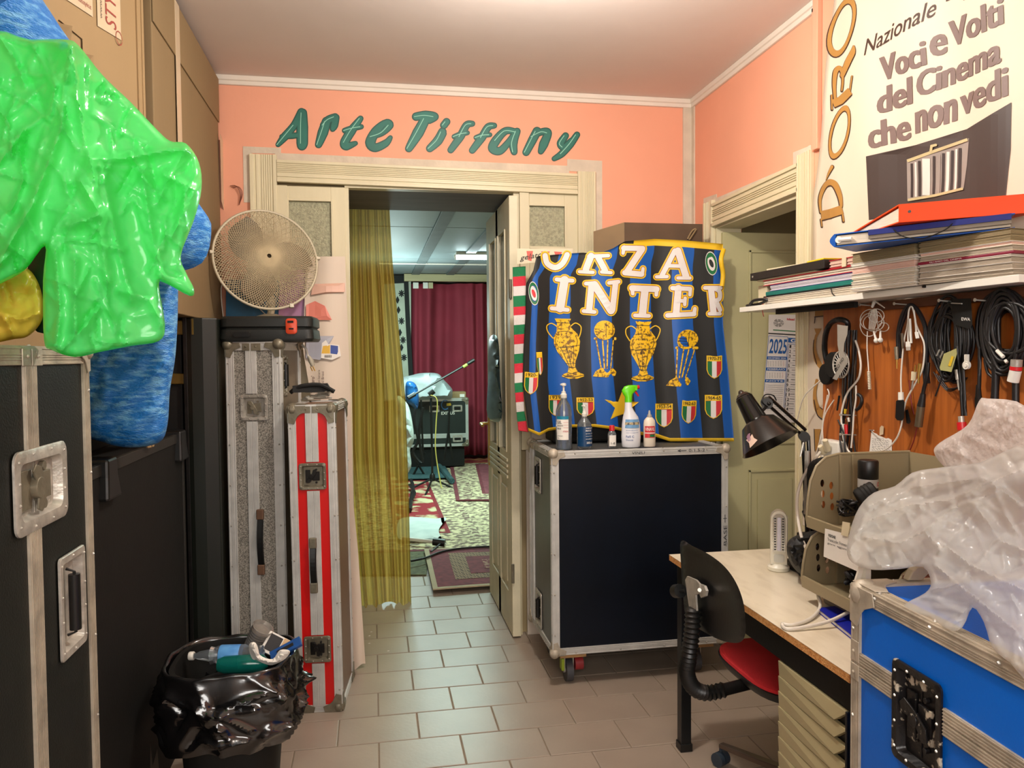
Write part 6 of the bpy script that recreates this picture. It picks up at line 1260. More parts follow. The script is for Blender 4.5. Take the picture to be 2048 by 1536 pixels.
for i, (l_, th, pg, cv) in enumerate(mags):
    th *= .80; r_, T_, W_, z0, z1 = pr.put('magazine' if i < 7 else 'archive_folder', l_, .004*((i*7) % 4), 1-.01*((i*5) % 4), th, .12, cv, pg if i != 4 else None, 'magazine' if i < 7 else 'folder', ct=.0012)
    if i == 4: m = M(); text(m, 'GLI AMICI DEL CINEMA', (.04, z0+.002), (.14, z0+.002), (.04, z1-.002), lambda a, b, l: T_ @ Vector((a, -l, b)), .0012); obj('title', m, PAPER, parent=r_, world=True)
# binders across the top of both piles
ZB = max(pm.z, pr.z)+.001
def slab(P1, P2, P3, z0, z1): 
    P4 = P2+(P3-P1); q = [P1, P2, P4, P3]; q = [Vector((min(p.x, 1.690), p.y)) for p in q]; return [[(p.x, p.y, z) for p in q] for z in (z0, z1)]
def foot(pts, z): return [Vector((G(a, b, z).x, G(a, b, z).y)) for a, b in pts]
zl = ZB
P1, P2, P3 = foot([(1812, 492), (2048, 455), (1800, 500)], zl+.01)
e_ = Vector((.66, -.75)).normalized()
def binder(name, label, cat, P1, z0, z1, mtc, pages, La, Lb, ang, inner=None, wedge=0, nv=None):
    e = Vector((math.cos(ang), math.sin(ang))); n = nv.normalized() if nv else Vector((-e.y, e.x))
    r_ = thing(name, label, cat, (P1.x+e.x*La/2+n.x*Lb/2, P1.y+e.y*La/2+n.y*Lb/2, z0)); T = Matrix(((e.x, n.x, 0, P1.x), (e.y, n.y, 0, P1.y), (0, 0, 1, 0), (0, 0, 0, 1))); zc = z1-wedge
    def clip(m): m.v = [Vector((min(v.x, 1.692), v.y, v.z)) for v in m.v]; return m
    m = M(T); m.box(0, La, 0, Lb, z0, z0+.003); obj('cover', clip(m), mtc, parent=r_, world=True)
    m = M(T); m.hexa([(0, 0, z1-.003), (La, 0, z1-.003), (La, Lb, zc-.003), (0, Lb, zc-.003), (0, 0, z1), (La, 0, z1), (La, Lb, zc), (0, Lb, zc)]); obj('cover', clip(m), mtc, parent=r_, world=True)
    return r_, T, clip, e, n
zo0 = zl+.042; zo1 = zo0+.050
Po = G(1797, 409, zo1); Po = Vector((Po.x, Po.y)); ao = math.atan2(-.174, .254)
zb0, zb1 = zl+.001, zo0-.002
Pb = G(1670, 468, zb1); Pb = Vector((Pb.x, Pb.y))
rb, Tb_, cb, e, n = binder('ring_binder', 'bright blue ring binder with white rings under the orange one', 'binder', Vector((Pb.x, Pb.y)), zb0, zb1, BLU, None, .46, .16, math.radians(-55))
m = M(Tb_); m.box(.004, .45, .004, .15, zb0+.006, zb1-.006); obj('pages', cb(m), WH, parent=rb, world=True)
m = M(Tb_); m.loft([[(-.002-.014*math.sin(math.pi*v), y, zb0+(zb1-zb0)*v) for v in [i/6 for i in range(7)]]+[(.002, y, zb1), (.002, y, zb0)] for y in (0, .15)]); obj('spine', cb(m), BLU, parent=rb, world=True)
m = M(Tb_); m.cyl((.012, .004, zb0+.02), (.012, -.004, zb0+.02), .010, n=12); m.cyl((.012, -.002, zb0+.02), (.05, -.002, zb0+.019), .006, n=8); obj('ring_mechanism', m, WPLA, parent=rb, world=True, smooth=40)
m = M(Tb_); m.box(.10, .455, -.010, .150, zb0+.012, zb0+.022, 1); m.box(.10, .455, -.012, .150, zb0+.0225, zb1-.001); m.v = [Vector((min(v.x, 1.69), v.y, v.z)) for v in m.v]; obj('navy_folder_edge', m, [NAVY, mat('grey_folder_card', (120, 110, 96), .6)], parent=rb, world=True); m = M(Tb_); m.tube([(.17, -.012, zb0+.03), (.20, -.02, zb0+.006), (.25, -.022, zb0-.004), (.30, -.018, zb0+.012), (.32, -.010, zb0+.03)], .0018, 6, smooth=6); obj('elastic', m, BLKM, parent=rb, world=True)
rb, Tb_, cb, e, n = binder('lever_arch_file', 'orange lever arch file lying on top of the shelf piles', 'binder', Po, zo0, zo1, ORB, None, .34, .33, ao, wedge=.036, nv=Vector((.17, .98)))
m = M(Tb_); m.box(0, .34, -.003, .0, zo0, zo1); obj('spine', cb(m), ORB, parent=rb, world=True, bevel=.001); m = M(Tb_); m.cyl((.025, -.005, zo0+.028), (.025, -.001, zo0+.028), .004, n=8); m.cyl((.285, -.005, zo0+.028), (.285, -.001, zo0+.028), .004, n=8); obj('rivet', m, DARKM, parent=rb, world=True)
m = M(Tb_); m.hexa([(.006, .003, zo0+.004), (.30, .003, zo0+.004), (.30, .31, zo0+.004), (.006, .31, zo0+.004), (.006, .003, zo1-.008), (.30, .003, zo1-.008), (.30, .31, zo0+.012), (.006, .31, zo0+.012)]); obj('pages', cb(m), WH, parent=rb, world=True)
# ------------------------------------------------------------------ things hanging on the board
z1_ = lambda l: [(1640+a*.2083, 600+b*.2083) for a, b in l]; zz2 = lambda l: [(1840+a*.1823, 580+b*.1823) for a, b in l]
def ht(m, pts, r, l=.02, mi=0, n=6, sm=5):
    ls = l if isinstance(l, (list, tuple)) else [l]*len(pts); m.tube([HX(a, b, q) for (a, b), q in zip(pts, ls)], r, n, mi, smooth=sm)
def hook(label, px, py): 
    m = M(); a = HX(px, py, 0); m.cyl(a, a+Vector((-.06, 0, .004)), .0022, n=6); m.cyl(a+Vector((-.06, 0, .004)), a+Vector((-.062, 0, .004)), .005, n=8); tag(obj('nail', m, STEEL, smooth=40), label, 'nail', 'nails in the cable board')
hook('nail above the white earphones', 1752, 612); hook('nail holding the thin cables and adapter', 1823, 610); hook('nail holding the big black coil in the middle', 1915, 604); hook('nail at the top of the right hand black coil', 1989, 603); hook('small nail low beside the headphone cables', 1712, 831); hook('lower small nail beside the headphone cables', 1712, 870)
# headphones
t = thing('headphones', 'silver and black headphones hanging at the left edge of the board', 'headphones', HX(1680, 770, .04))
m = M(); ht(m, z1_([(70, 600), (45, 480), (55, 330), (95, 235), (150, 195), (210, 190), (262, 215), (268, 280)]), .010, [.03, .04, .05, .05, .05, .05, .04, .03], sm=6); obj('headband', m, BLKP, parent=t, world=True, smooth=60)
m = M(); q = z1_([(165, 235), (268, 250), (262, 330), (232, 420), (228, 500), (262, 560), (268, 600), (160, 770), (120, 755), (185, 640), (190, 560), (168, 430)])
def fslab(m, q, l0, l1, mi=0):
    q = [Vector(p) for p in q]; f = M(); fill(f, q, lambda x, y, l: HX(x, y, l1), 0, mi); m.add(f.v, f.f, mi); n_ = len(q)
    m.add([HX(p.x, p.y, l1) for p in q]+[HX(p.x, p.y, l0) for p in q], [(i, (i+1) % n_, n_+(i+1) % n_, n_+i) for i in range(n_)], mi)
fslab(m, q, .072, .082); obj('yoke', m, mat('silver_plastic', (170, 164, 152), .35, .3, var=.08), parent=t, world=True)
def disc(nm, cx, cy, R, l0, l1, prof, mt):
    c = HX(cx, cy, l0); Rm = Matrix(((0, 0, -1), (1, 0, 0), (0, 1, 0))).to_3x3(); m = M(); m.lathe([(R*a, (l1-l0)*b) for a, b in prof], c, 26, R=Rm); return obj(nm, m, mt, parent=t, world=True, smooth=45)
disc('ear_cup', 1681.7, 729, .047, .028, .066, [(.85, 0), (.96, .3), (.96, .9), (.9, 1), (.02, 1)], BLKM)
c = HX(1681.7, 729, .068); SIL = mat('pale_silver', (186, 180, 168), .3, .3, var=.05)
m = M(); m.tube([c+Vector((0, .0455*math.cos(a), .0455*math.sin(a))) for a in [i*math.pi/24 for i in range(48)]], .0032, 8, closed=True); obj('cup_ring', m, SIL, parent=t, world=True, smooth=60)
disc('cup_dome', 1681.7, 729, .024, .066, .074, [(1, 0), (.95, .5), (.6, .9), (.05, 1)], SIL)
m = M()
for i in range(20):
    a = i*math.pi/10; m.tube([c+Vector((0, .026*math.cos(a), .026*math.sin(a))), c+Vector((0, .043*math.cos(a), .043*math.sin(a)))], .0010, 4)
obj('cup_spokes', m, WPLA, parent=t, world=True)
disc('ear_cup', 1659, 748, .040, .012, .034, [(.9, 0), (1, .4), (.95, .9), (.8, 1), (.1, .9)], BLKM)
m = M(); text(m, 'STEREO HD', (1664, 757), (1688, 718), (1661, 753), lambda x, y, l: HX(x, y, .0825+l), .0008); obj('yoke_print', m, INK, parent=t, world=True)
m = M(); ht(m, [(1655, 778), (1658, 790), (1650, 820), (1645, 860), (1642, 900), (1650, 915)], .0022, .02); obj('cord', m, CABLE_W, parent=t, world=True)
# bundle of thin leads left
t = thing('cable_bundle', 'bunch of black and white leads hanging under the headphones', 'cable', HX(1690, 900, .02))
rnd = random.Random(11)
for i in range(7):
    x = 1686+i*4.5; m = M(); ht(m, [(x, 660), (x+rnd.uniform(-3, 5), 720), (x+rnd.uniform(-7, 4), 790), (x+rnd.uniform(-9, 2), 850), (x+rnd.uniform(-8, 4), 905)], .0032+.0012*(i % 2), .012+.005*(i % 3)); obj('lead', m, CABLE_B if i % 4 else mat('brown_grey_cable', (86, 70, 50), .5), parent=t, world=True, smooth=60)
m = M(); ht(m, z1_([(340, 390), (375, 500), (392, 640), (365, 760), (270, 880), (225, 1000), (205, 1120), (215, 1260), (240, 1380), (290, 1470), (375, 1510)]), .0036, .034, n=8, sm=6); obj('white_lead', m, CABLE_W, parent=t, world=True, smooth=60)
m = M(); ht(m, z1_([(345, 820), (345, 950), (325, 1090), (315, 1250), (300, 1420)]), .0030, .030, n=8, sm=6); obj('white_lead', m, CABLE_W, parent=t, world=True, smooth=60)
for (a, b, c_, r_, mt, nm) in (((250, 1195), (255, 1290), .005, .0065, MC['red_cap_plastic'], 'red_plug'), ((245, 1050), (240, 1090), .03, .005, mat('yellow_plug', (214, 180, 40), .4), 'yellow_plug'), ((222, 1190), (225, 1280), .03, .006, WPLA, 'white_plug'), ((272, 1130), (278, 1170), .03, .006, STEEL, 'metal_plug'), ((185, 920), (165, 1060), .02, .004, BLKP, 'jack_plug')):
    m = M(); a_, b_ = z1_([a, b]); m.cyl(HX(*a_, .034), HX(*b_, .034), r_, r_*.8, n=10); obj(nm, m, mt, parent=t, world=True, smooth=40)
m = M(); ht(m, z1_([(365, 905), (395, 930), (400, 980), (380, 1030), (350, 1055)]), .006, .03, n=8); obj('lead', m, CABLE_B, parent=t, world=True, smooth=60)
# earphones
t = thing('earphones', 'white earphones with their cord wound in loops on the board', 'earphones', HX(1750, 690, .03))
m = M()
for cx, cy, rx, ry in ((490, 190, 105, 100), (515, 220, 100, 80), (610, 260, 50, 42), (540, 150, 75, 65), (470, 240, 85, 110)): m.tube([HX(*z1_([(cx+rx*math.cos(a), cy+ry*math.sin(a))])[0], .022+.004*math.sin(a*2+cx)) for a in [i*math.pi/12 for i in range(24)]], .0016, 6, closed=True)
for i in range(6): ht(m, z1_([(500+i*8, 90), (480+i*14, 170), (470+i*10, 280)]), .0015, .026)
ht(m, z1_([(455, 300), (452, 450), (462, 600), (468, 690)]), .0020, .024); obj('cord', m, CABLE_W, parent=t, world=True, smooth=60)
m = M(); a_, b_ = z1_([(468, 685), (478, 860)]); k = 22; m.tube([HX(a_[0]+(b_[0]-a_[0])*i/k, a_[1]+(b_[1]-a_[1])*i/k, .024) for i in range(k+1)], [.0062 if i % 2 else .0048 for i in range(k+1)], 10); obj('spring_sleeve', m, mat('pale_grey_plastic', (190, 176, 150), .4), parent=t, world=True, smooth=30)
for a, b in (((540, 390), (515, 300)), ((580, 385), (580, 300))):
    m = M(); a_, b_ = z1_([a, b]); m.sph(HX(*a_, .028), .0085, 12); m.cyl(HX(*a_, .028), HX(*b_, .026), .0045, .003, n=8); obj('earbud', m, WPLA, parent=t, world=True, smooth=60)
m = M(); a_, b_, c_ = z1_([(525, 10), (500, 70), (620, 75)]); m.cyl(HX(*a_, .03), HX(*b_, .03), .007, .004, n=10); m.cyl(HX(*a_, .03), HX(*c_, .04), .003, .0015, n=8); obj('jack_plug', m, WPLA, parent=t, world=True, smooth=40)
# thin cable hank with usb plugs and adapter
t = thing('cable_hank', 'hank of dark and white thin cables with plugs, next to the earphones', 'cable', HX(1825, 860, .02))
for i in range(7):
    w_ = 125+i*6; m = M(); ht(m, z1_([(745+i*6, 560), (740+i*5, 330), (775+i*8, 160), (830+i*6, 60), (890, 40+i*3), (960-i*5, 110), (1020-i*4, 250), (1040-i*6, 420), (1035-i*7, 640), (1050-i*8, 800)]), .0033, .016+.004*(i % 3)); obj('lead', m, mat('dark_navy_cable', (30, 28, 32), .45), parent=t, world=True, smooth=60)
m = M(); ht(m, z1_([(780, 890), (778, 740), (790, 560), (810, 380), (840, 240), (850, 120), (865, 70), (885, 70), (900, 120), (925, 240), (960, 320), (1000, 420), (1000, 560), (975, 690), (900, 830), (830, 960), (795, 1100), (780, 1210), (735, 1330), (640, 1430), (520, 1465), (425, 1490)]), .0026, .032, n=8, sm=6); obj('white_lead', m, CABLE_W, parent=t, world=True, smooth=60)
for pp_, r_, l_ in (([(900, 100), (915, 200), (925, 320)], .003, .034), ([(860, 180), (848, 300), (846, 400)], .0025, .036)): m = M(); ht(m, z1_(pp_), r_, l_); obj('lead', m, WPLA, parent=t, world=True, smooth=60)
def plug(nm, a, b, r0, r1, mt, l=.036, n=10): m = M(); a_, b_ = z1_([a, b]); m.cyl(HX(*a_, l), HX(*b_, l), r0, r1, n=n); return obj(nm, m, mt, parent=t, world=True, smooth=40)
plug('usb_plug', (848, 400), (848, 450), .0095, .0095, WPLA, n=4); plug('usb_plug', (848, 448), (850, 485), .0085, .0085, STEEL, n=4); plug('usb_plug', (928, 310), (938, 370), .007, .007, WPLA, n=4); plug('metal_rod', (862, 180), (876, 415), .004, .004, WPLA); plug('metal_rod', (788, 320), (796, 465), .005, .004, MC['brown_grey_cable'])
plug('jack_plug', (732, 450), (738, 570), .007, .006, DSTEEL); plug('jack_tip', (738, 570), (738, 660), .003, .002, BRASS); plug('rca_plug', (905, 690), (895, 770), .0085, .007, CRM); plug('jack_tip', (895, 770), (880, 860), .003, .002, STEEL); plug('jack_tip', (918, 625), (910, 690), .0022, .003, BRASS); plug('metal_plug', (960, 610), (950, 690), .006, .006, BRASS); plug('metal_plug', (950, 690), (945, 800), .004, .003, BRASS)
plug('plug_cap', (776, 885), (778, 960), .0085, .009, WPLA)
m = M(); fslab(m, z1_([(730, 970), (745, 960), (800, 958), (812, 975), (808, 1130), (790, 1158), (740, 1155), (722, 1130)]), .015, .040); obj('power_adapter', m, BLKP, parent=t, world=True, bevel=.003)
m = M(); fslab(m, z1_([(818, 1060), (845, 1050), (872, 1170), (855, 1190), (830, 1180)]), .015, .03); obj('usb_stick', m, DARKM, parent=t, world=True, bevel=.001)
m = M(); ht(m, z1_([(1040, 600), (1030, 720), (1000, 840), (985, 920)]), .0058, .03, n=8); a_, b_, c_ = z1_([(990, 900), (970, 1020), (955, 1030)]); m.cyl(HX(*a_, .03), HX(*b_, .03), .0075, .012, n=12); obj('xlr_boot', m, CABLE_B, parent=t, world=True, smooth=50)
m = M(); a_, b_ = z1_([(970, 1020), (945, 1215)]); m.cyl(HX(*a_, .03), HX(*b_, .03), .0115, .0115, n=14); obj('xlr_plug', m, mat('worn_nickel', (130, 116, 92), .35, .7, var=.1), parent=t, world=True, smooth=50)
# big black coils
def coil(label, base, loops, l0=.012):
    t = thing('cable_coil', label, 'cable', base)
    for k, (cx, cy, rx, ry, a0, a1, r_, l_) in enumerate(loops):
        m = M(); pts = [(cx+rx*math.cos(a0+(a1-a0)*i/26)+1.2*math.sin(i+k), cy+ry*math.sin(a0+(a1-a0)*i/26)) for i in range(27)]; full = abs(a1-a0) > 6.2
        m.tube([HX(a, b, l_) for a, b in (pts[:-1] if full else pts)], r_, 7, closed=full); obj('loop', m, CABLE_B, parent=t, world=True, smooth=60)
    return t
rnd = random.Random(3)
t = coil('large black cable coil with label and guitar leads in the middle of the board', HX(1905, 900, .02), [(1902+rnd.uniform(-10, 10), 676+rnd.uniform(-4, 8), 27+rnd.uniform(-18, 14), 70+rnd.uniform(-26, 12), 0, 6.2832, .0042, .010+.004*(i % 6)) for i in range(34)])
m = M(); fslab(m, zz2([(350, 100), (560, 90), (575, 380), (540, 430), (380, 380), (345, 250)]), .034, .044); obj('velcro_wrap', m, BLKM, parent=t, world=True, bevel=.003)
m = M(); text(m, 'EWA', zz2([(455, 335)])[0], zz2([(550, 340)])[0], zz2([(455, 300)])[0], lambda x, y, l: HX(x, y, .045+l), .001, off=.01); obj('wrap_print', m, PAPER, parent=t, world=True)
m = M(); a_, b_ = zz2([(350, 145), (460, 150)]); m.tube([HX(*a_, .046), HX(*b_, .046)], .004, 8, flat=.5); obj('metal_clip', m, STEEL, parent=t, world=True)
m = M(); fslab(m, zz2([(262, 700), (400, 640), (405, 700), (345, 900), (225, 880), (215, 850)]), .038, .052); obj('plug_body', m, mat('milky_green_plastic', (170, 168, 110), .3, var=.1), parent=t, world=True, bevel=.003)
m = M(); fslab(m, zz2([(345, 725), (372, 730), (335, 840), (308, 832)]), .052, .054); obj('yellow_strip', m, MC['yellow_plug'], parent=t, world=True)
for a, b in (((215, 655), (183, 722)), ((252, 672), (222, 742)), ((262, 900), (170, 1165))):
    m = M(); a_, b_ = zz2([a, b]); m.cyl(HX(*a_, .045), HX(*b_, .045), .0022, n=6); obj('pin', m, STEEL if b[1] < 1000 else CABLE_B, parent=t, world=True)
c = HX(*zz2([(512, 825)])[0], .05); Rm = Matrix(((0, 0, -1), (1, 0, 0), (0, 1, 0))); m = M(); m.lathe([(.0115, -.004), (.0115, .004), (.009, .004), (.009, .003), (.006, .003), (.006, .006), (.001, .006)], c, 22, R=Rm)
for dx in (-.005, 0, .005): m.box(c.x-.003, c.x+.003, c.y-dx-.001, c.y-dx+.001, c.z+.008, c.z+.030)
obj('string_winder', m, [WPLA], parent=t, world=True, smooth=40)
for pp_, r_ in (([(400, 620), (440, 900), (455, 1100), (470, 1380)], .0052), ([(470, 800), (480, 1000), (490, 1200), (500, 1380)], .0045)): m = M(); ht(m, zz2(pp_), r_, .034); obj('lead', m, CABLE_B, parent=t, world=True, smooth=60)
m = M(); a_, b_ = zz2([(450, 1385), (455, 1450)]); m.cyl(HX(*a_, .036), HX(*b_, .036), .008, n=12); obj('metal_collar', m, STEEL, parent=t, world=True, smooth=40); m = M(); a_, b_ = zz2([(455, 1450), (462, 1536)]); m.cyl(HX(*a_, .036), HX(*b_, .036), .0125, n=12); obj('red_collar', m, MC['red_cap_plastic'], parent=t, world=True, smooth=40)
m = M(); a_, b_, c_ = zz2([(400, 875), (415, 985), (435, 1100)]); m.cyl(HX(*a_, .036), HX(*b_, .036), .0055, n=10); m.cyl(HX(*b_, .036), HX(*c_, .036), .0035, n=8); obj('jack_plug', m, STEEL, parent=t, world=True, smooth=40)
m = M(); ht(m, zz2([(655, 640), (655, 800), (650, 1040), (640, 1180)]), .005, .03); obj('lead', m, CABLE_B, parent=t, world=True, smooth=60)
m = M(); a_, b_, c_, d_ = zz2([(640, 1040), (642, 1180), (645, 1290), (652, 1410)]); m.cyl(HX(*a_, .03), HX(*b_, .03), .006, .0085, n=10); m.cyl(HX(*b_, .03), HX(*c_, .03), .0095, n=12); obj('jack_body', m, DARKM, parent=t, world=True, smooth=30); m = M(); m.cyl(HX(*c_, .03), HX(*d_, .03), .004, .003, n=8); obj('jack_tip', m, BRASS, parent=t, world=True, smooth=40)
for i in range(3):
    m = M(); ht(m, zz2([(150+i*30, 900+i*20), (250+i*20, 1060), (330, 1110-i*15), (430, 1060), (520-i*15, 960)]), .0018, .02+.004*i); obj('thin_lead', m, CABLE_B, parent=t, world=True)
rnd = random.Random(5)
t = coil('thick black cable coil with silver plug at the right end of the board', HX(2000, 790, .02), [(2012+rnd.uniform(-8, 12), 660+rnd.uniform(-6, 10), 42+rnd.uniform(-20, 14), 68+rnd.uniform(-22, 14), 0, 6.2832, .0052, .014+.006*(i % 6)) for i in range(26)])
for pp_, r_, l_ in (([(820, 760), (830, 950), (820, 1200)], .0095, .03), ([(1050, 960), (1050, 1250)], .0085, .04), ([(710, 760), (740, 900), (800, 960)], .004, .03)): m = M(); ht(m, zz2(pp_), r_, l_, n=8); obj('lead', m, CABLE_B, parent=t, world=True, smooth=60)
m = M(); a_, b_ = zz2([(1062, 765), (1055, 840)]); m.cyl(HX(*a_, .062), HX(*b_, .062), .0135, n=14); obj('xlr_plug', m, STEEL, parent=t, world=True, smooth=40)
m = M(); a_, b_ = zz2([(1055, 840), (1050, 880)]); m.cyl(HX(*a_, .062), HX(*b_, .062), .0142, n=14); obj('red_band', m, MC['red_cap_plastic'], parent=t, world=True, smooth=40); m = M(); a_, b_ = zz2([(1050, 880), (1020, 1005)]); m.cyl(HX(*a_, .062), HX(*b_, .062), .0138, n=14); obj('xlr_barrel', m, WPLA, parent=t, world=True, smooth=40)
for a, b, r_ in (((845, 665), (915, 735), .005), ((935, 770), (955, 795), .004)): m = M(); a_, b_ = zz2([a, b]); m.cyl(HX(*a_, .058), HX(*b_, .058), r_, n=8); obj('cable_tie', m, WPLA, parent=t, world=True)
# torn handwritten note
m = M(); q = z1_([(495, 1250), (520, 1275), (545, 1285), (560, 1300), (590, 1310), (610, 1320), (635, 1330), (655, 1325), (690, 1345), (690, 1500), (470, 1495)]); fslab(m, q, .001, .003)
NM = lambda x, y, l: HX(x, y, .003+l); t = thing('note', 'small torn handwritten note pinned low on the board', 'note', HX(1760, 910, .002)); obj('paper', m, PAPER, parent=t, world=True)
m = M(); rnd = random.Random(9)
for i in range(9):
    y = 1330+i*18; x = 500; 
    while x < (660 if i else 620):
        w_ = rnd.uniform(10, 26); ribbon(m, z1_([(x, y+rnd.uniform(-4, 4)), (x+w_/2, y+4+rnd.uniform(-7, 7)), (x+w_, y+6+rnd.uniform(-4, 4))]), .55, NM, .0005, 0); x += w_+8
obj('handwriting', m, INK, parent=t, world=True); m = M(); fslab(m, z1_([(575, 1225), (590, 1205), (612, 1215), (608, 1290), (570, 1300)]), .004, .005); obj('tape', m, TAPE, parent=t, world=True)
m = M(); a = HX(*z1_([(475, 1250)])[0], 0); b = HX(*z1_([(515, 1252)])[0], .03); m.cyl(a, b, .002, n=6); obj('pin', m, STEEL, parent=t, world=True)
m = M(); ht(m, [(1835, 850), (1828, 880), (1818, 905), (1812, 925)], .0018, .01); ht(m, [(1818, 760), (1822, 800), (1828, 830)], .0018, .01); tag(obj('thin_wire', m, mat('dark_red_wire', (120, 30, 26), .5)), 'thin dark red wire running down the veneered board', 'wire')
# ------------------------------------------------------------------ calendar on the right door leaf
CY = LY-.032
CA = lambda px, py, l: YP(px, py, CY-l)
zc = lambda l: [(1500+a*.15625, 620+b*.15625) for a, b in l]
t = thing('calendar', 'long 2025 wall calendar hanging on the pale right door', 'calendar', CA(1565, 850, 0))
m = M(); q = zc([(240, 60), (760, 60), (760, 1440), (150, 1440), (185, 900), (235, 300)]); fill(m, q, CA, 0, 0, 14); obj('sheet', m, mat('calendar_paper', (216, 208, 200), .6, var=.03), parent=t, world=True)
m = M(); ribbon(m, zc([(235, 298), (760, 330)]), 2.2, CA, .001, 1, cap=False); ribbon(m, zc([(295, 255), (760, 285)]), 1.8, CA, .001, 3, cap=False)
for i, (a, b, w_) in enumerate((((215, 612), (475, 618), 40), ((205, 755), (462, 762), 40), ((190, 905), (440, 910), 38))): ribbon(m, zc([a, b]), w_*.156, CA, .001, 0, cap=False)
ribbon(m, zc([(490, 385), (760, 400)]), 9.5, CA, .001, 0, cap=False)
for a, b in (((245, 328), (485, 345)), ((485, 345), (430, 1290)), ((240, 328), (180, 1040)), ((495, 430), (445, 1290)), ((495, 435), (760, 448))): ribbon(m, zc([a, b]), .8, CA, .0011, 0, cap=False)
for i in range(14): ribbon(m, zc([(200-i*1.5, 960+i*25), (430-i*2, 966+i*25)]), .35, CA, .0011, 1, cap=False)
for i in range(15):
    y = 460+i*61.5; x = 560-i*5; ribbon(m, zc([(x, y), (x+62, y+4)]), .8, CA, .0012, 1, cap=False); ribbon(m, zc([(x-55, y+32), (x+150, y+36)]), .25, CA, .0011, 1, cap=False)
for r0 in (650, 800):
    for j in range(4):
        for i in range(7): ribbon(m, zc([(225+i*33-(r0-650)*.08, r0+8+j*18), (238+i*33-(r0-650)*.08, r0+9+j*18)]), .5, CA, .0012, 2 if i == 6 else 1, cap=False)
for k in range(26): a = k*.9; ribbon(m, zc([(370+(18+2*k)*math.cos(a), 165+(12+1.6*k)*math.sin(a)), (370+(18+2*k)*math.cos(a+.6), 165+(12+1.6*k)*math.sin(a+.6))]), .8, CA, .0012, 1)
obj('printed_rules', m, [BINK, INK, RINK, FLGn], parent=t, world=True)
def ctext(s, a, b, c, mt, off=.0, **k): m = M(); a, b, c = zc([a, b, c]); text(m, s, a, b, c, CA, .0014, off=off, **k); return obj('printed_text', m, mt, parent=t, world=True)
ctext('2025', (240, 555), (465, 562), (255, 368), BINK, .02); ctext('GE', (520, 412), (650, 418), (522, 368), PAPER, .02); ctext('GENNAIO', (545, 408), (760, 420), (547, 375), PAPER) if False else None
ctext('DICEMBRE 2024', (235, 624), (455, 630), (236, 602), PAPER); ctext('FEBBRAIO', (225, 768), (445, 772), (226, 745), PAPER); ctext('NOTE', (210, 916), (425, 920), (211, 896), PAPER)
ctext('Ideal MARE', (472, 130), (720, 140), (474, 102), RINK, .02); ctext('tel 0000 arredi', (490, 190), (700, 196), (491, 155), RINK) if False else None
for i in range(14): y = 485+i*61.5; x = 505-i*5; ctext(str(i+1), (x, y), (x+(22 if i < 9 else 48), y+1), (x+3, y-38), INK, .01)
# ------------------------------------------------------------------ desk
DZ = .742
t = thing('desk', 'white topped desk with worn chipboard edge and black frame', 'desk', (1.40, 2.24, 0))
m = M(); m.box(1.098, 1.685, 1.635, 2.765, DZ-.022, DZ-.001); obj('desk_edge', m, mat('chipboard', (186, 120, 56), .8, rgb2=(214, 160, 96), scale=90, bump=.4, bscale=200), parent=t, world=True)
m = M(); m.box(1.0975, 1.6855, 1.6345, 2.7655, DZ-.0012, DZ); obj('desk_top', m, mat('white_marbled_laminate', (222, 210, 186), .32, rgb2=(200, 186, 160), scale=7, thr=(.45, .75), stretch=(3, 1, 1), detail=8), parent=t, world=True)
m = M(); m.box(1.12, 1.14, 1.66, 2.74, DZ-.105, DZ-.023); m.box(1.14, 1.66, 2.72, 2.74, DZ-.105, DZ-.023); obj('apron', m, BLKM, parent=t, world=True, bevel=.002)
for x, y in ((1.145, 2.735), (1.64, 2.735)): obj('leg', M().box(x-.02, x+.02, y-.02, y+.02, 0, DZ-.024), mat('black_square_tube', (22, 24, 26), .35, .2), parent=t, world=True, bevel=.002)
obj('foot_cap', M().box(1.121, 1.169, 2.711, 2.759, 0, .03), BLKP, parent=t, world=True, bevel=.002)
ped = obj('pedestal', M().box(1.128, 1.66, 1.655, 2.005, .04, DZ-.024).box(1.105, 1.128, 1.655, 1.663, .04, .64), mat('black_pedestal', (20, 20, 21), .4), parent=t, world=True, bevel=.002)
DRW = mat('beige_drawer_metal', (176, 164, 124), .4, var=.04)
dm = None
for i in range(12):
    zt_ = .632-i*.0435
    m = M(); a, b = 1.668, 1.998
    m.hexa([(1.121, b, zt_-.0435), (1.126, b, zt_-.0435), (1.126, a+.045, zt_-.0365), (1.108, a+.045, zt_-.0365), (1.118, b, zt_), (1.126, b, zt_), (1.126, a, zt_), (1.114, a, zt_)]); obj('drawer_front', m, DRW, parent=t, world=True, bevel=.0008)
# ------------------------------------------------------------------ chair
t = thing('office_chair', 'black backed swivel chair with a red fabric seat at the desk', 'chair', (1.34, 2.35, 0))
bk = blob([(1362, 1082), (1385, 1092), (1420, 1110), (1450, 1134), (1472, 1165), (1486, 1202), (1491, 1240), (1491, 1266), (1484, 1282), (1468, 1286), (1440, 1280), (1405, 1262), (1374, 1240), (1366, 1190), (1362, 1130)], 1.0, .005, .014, 9, edge=7, mapf=lambda x, y, k: XP(x, y, .985+(k-1)+.00003*0-.0000028*(x-1425)**2))
obj('backrest', bk, mat('black_backrest_plastic', (20, 20, 20), .38, bump=.03), parent=t, world=True, smooth=50)
SC = Vector((1.36, 2.335))
def sell(rx, ry, z, p=3.6, n=56): 
    out = []
    for j in range(n):
        a = 2*math.pi*j/n; c, s_ = math.cos(a), math.sin(a); k = (abs(c)**p+abs(s_)**p)**(-1/p); out.append((SC.x+rx*k*c, SC.y+ry*k*s_, z))
    return out
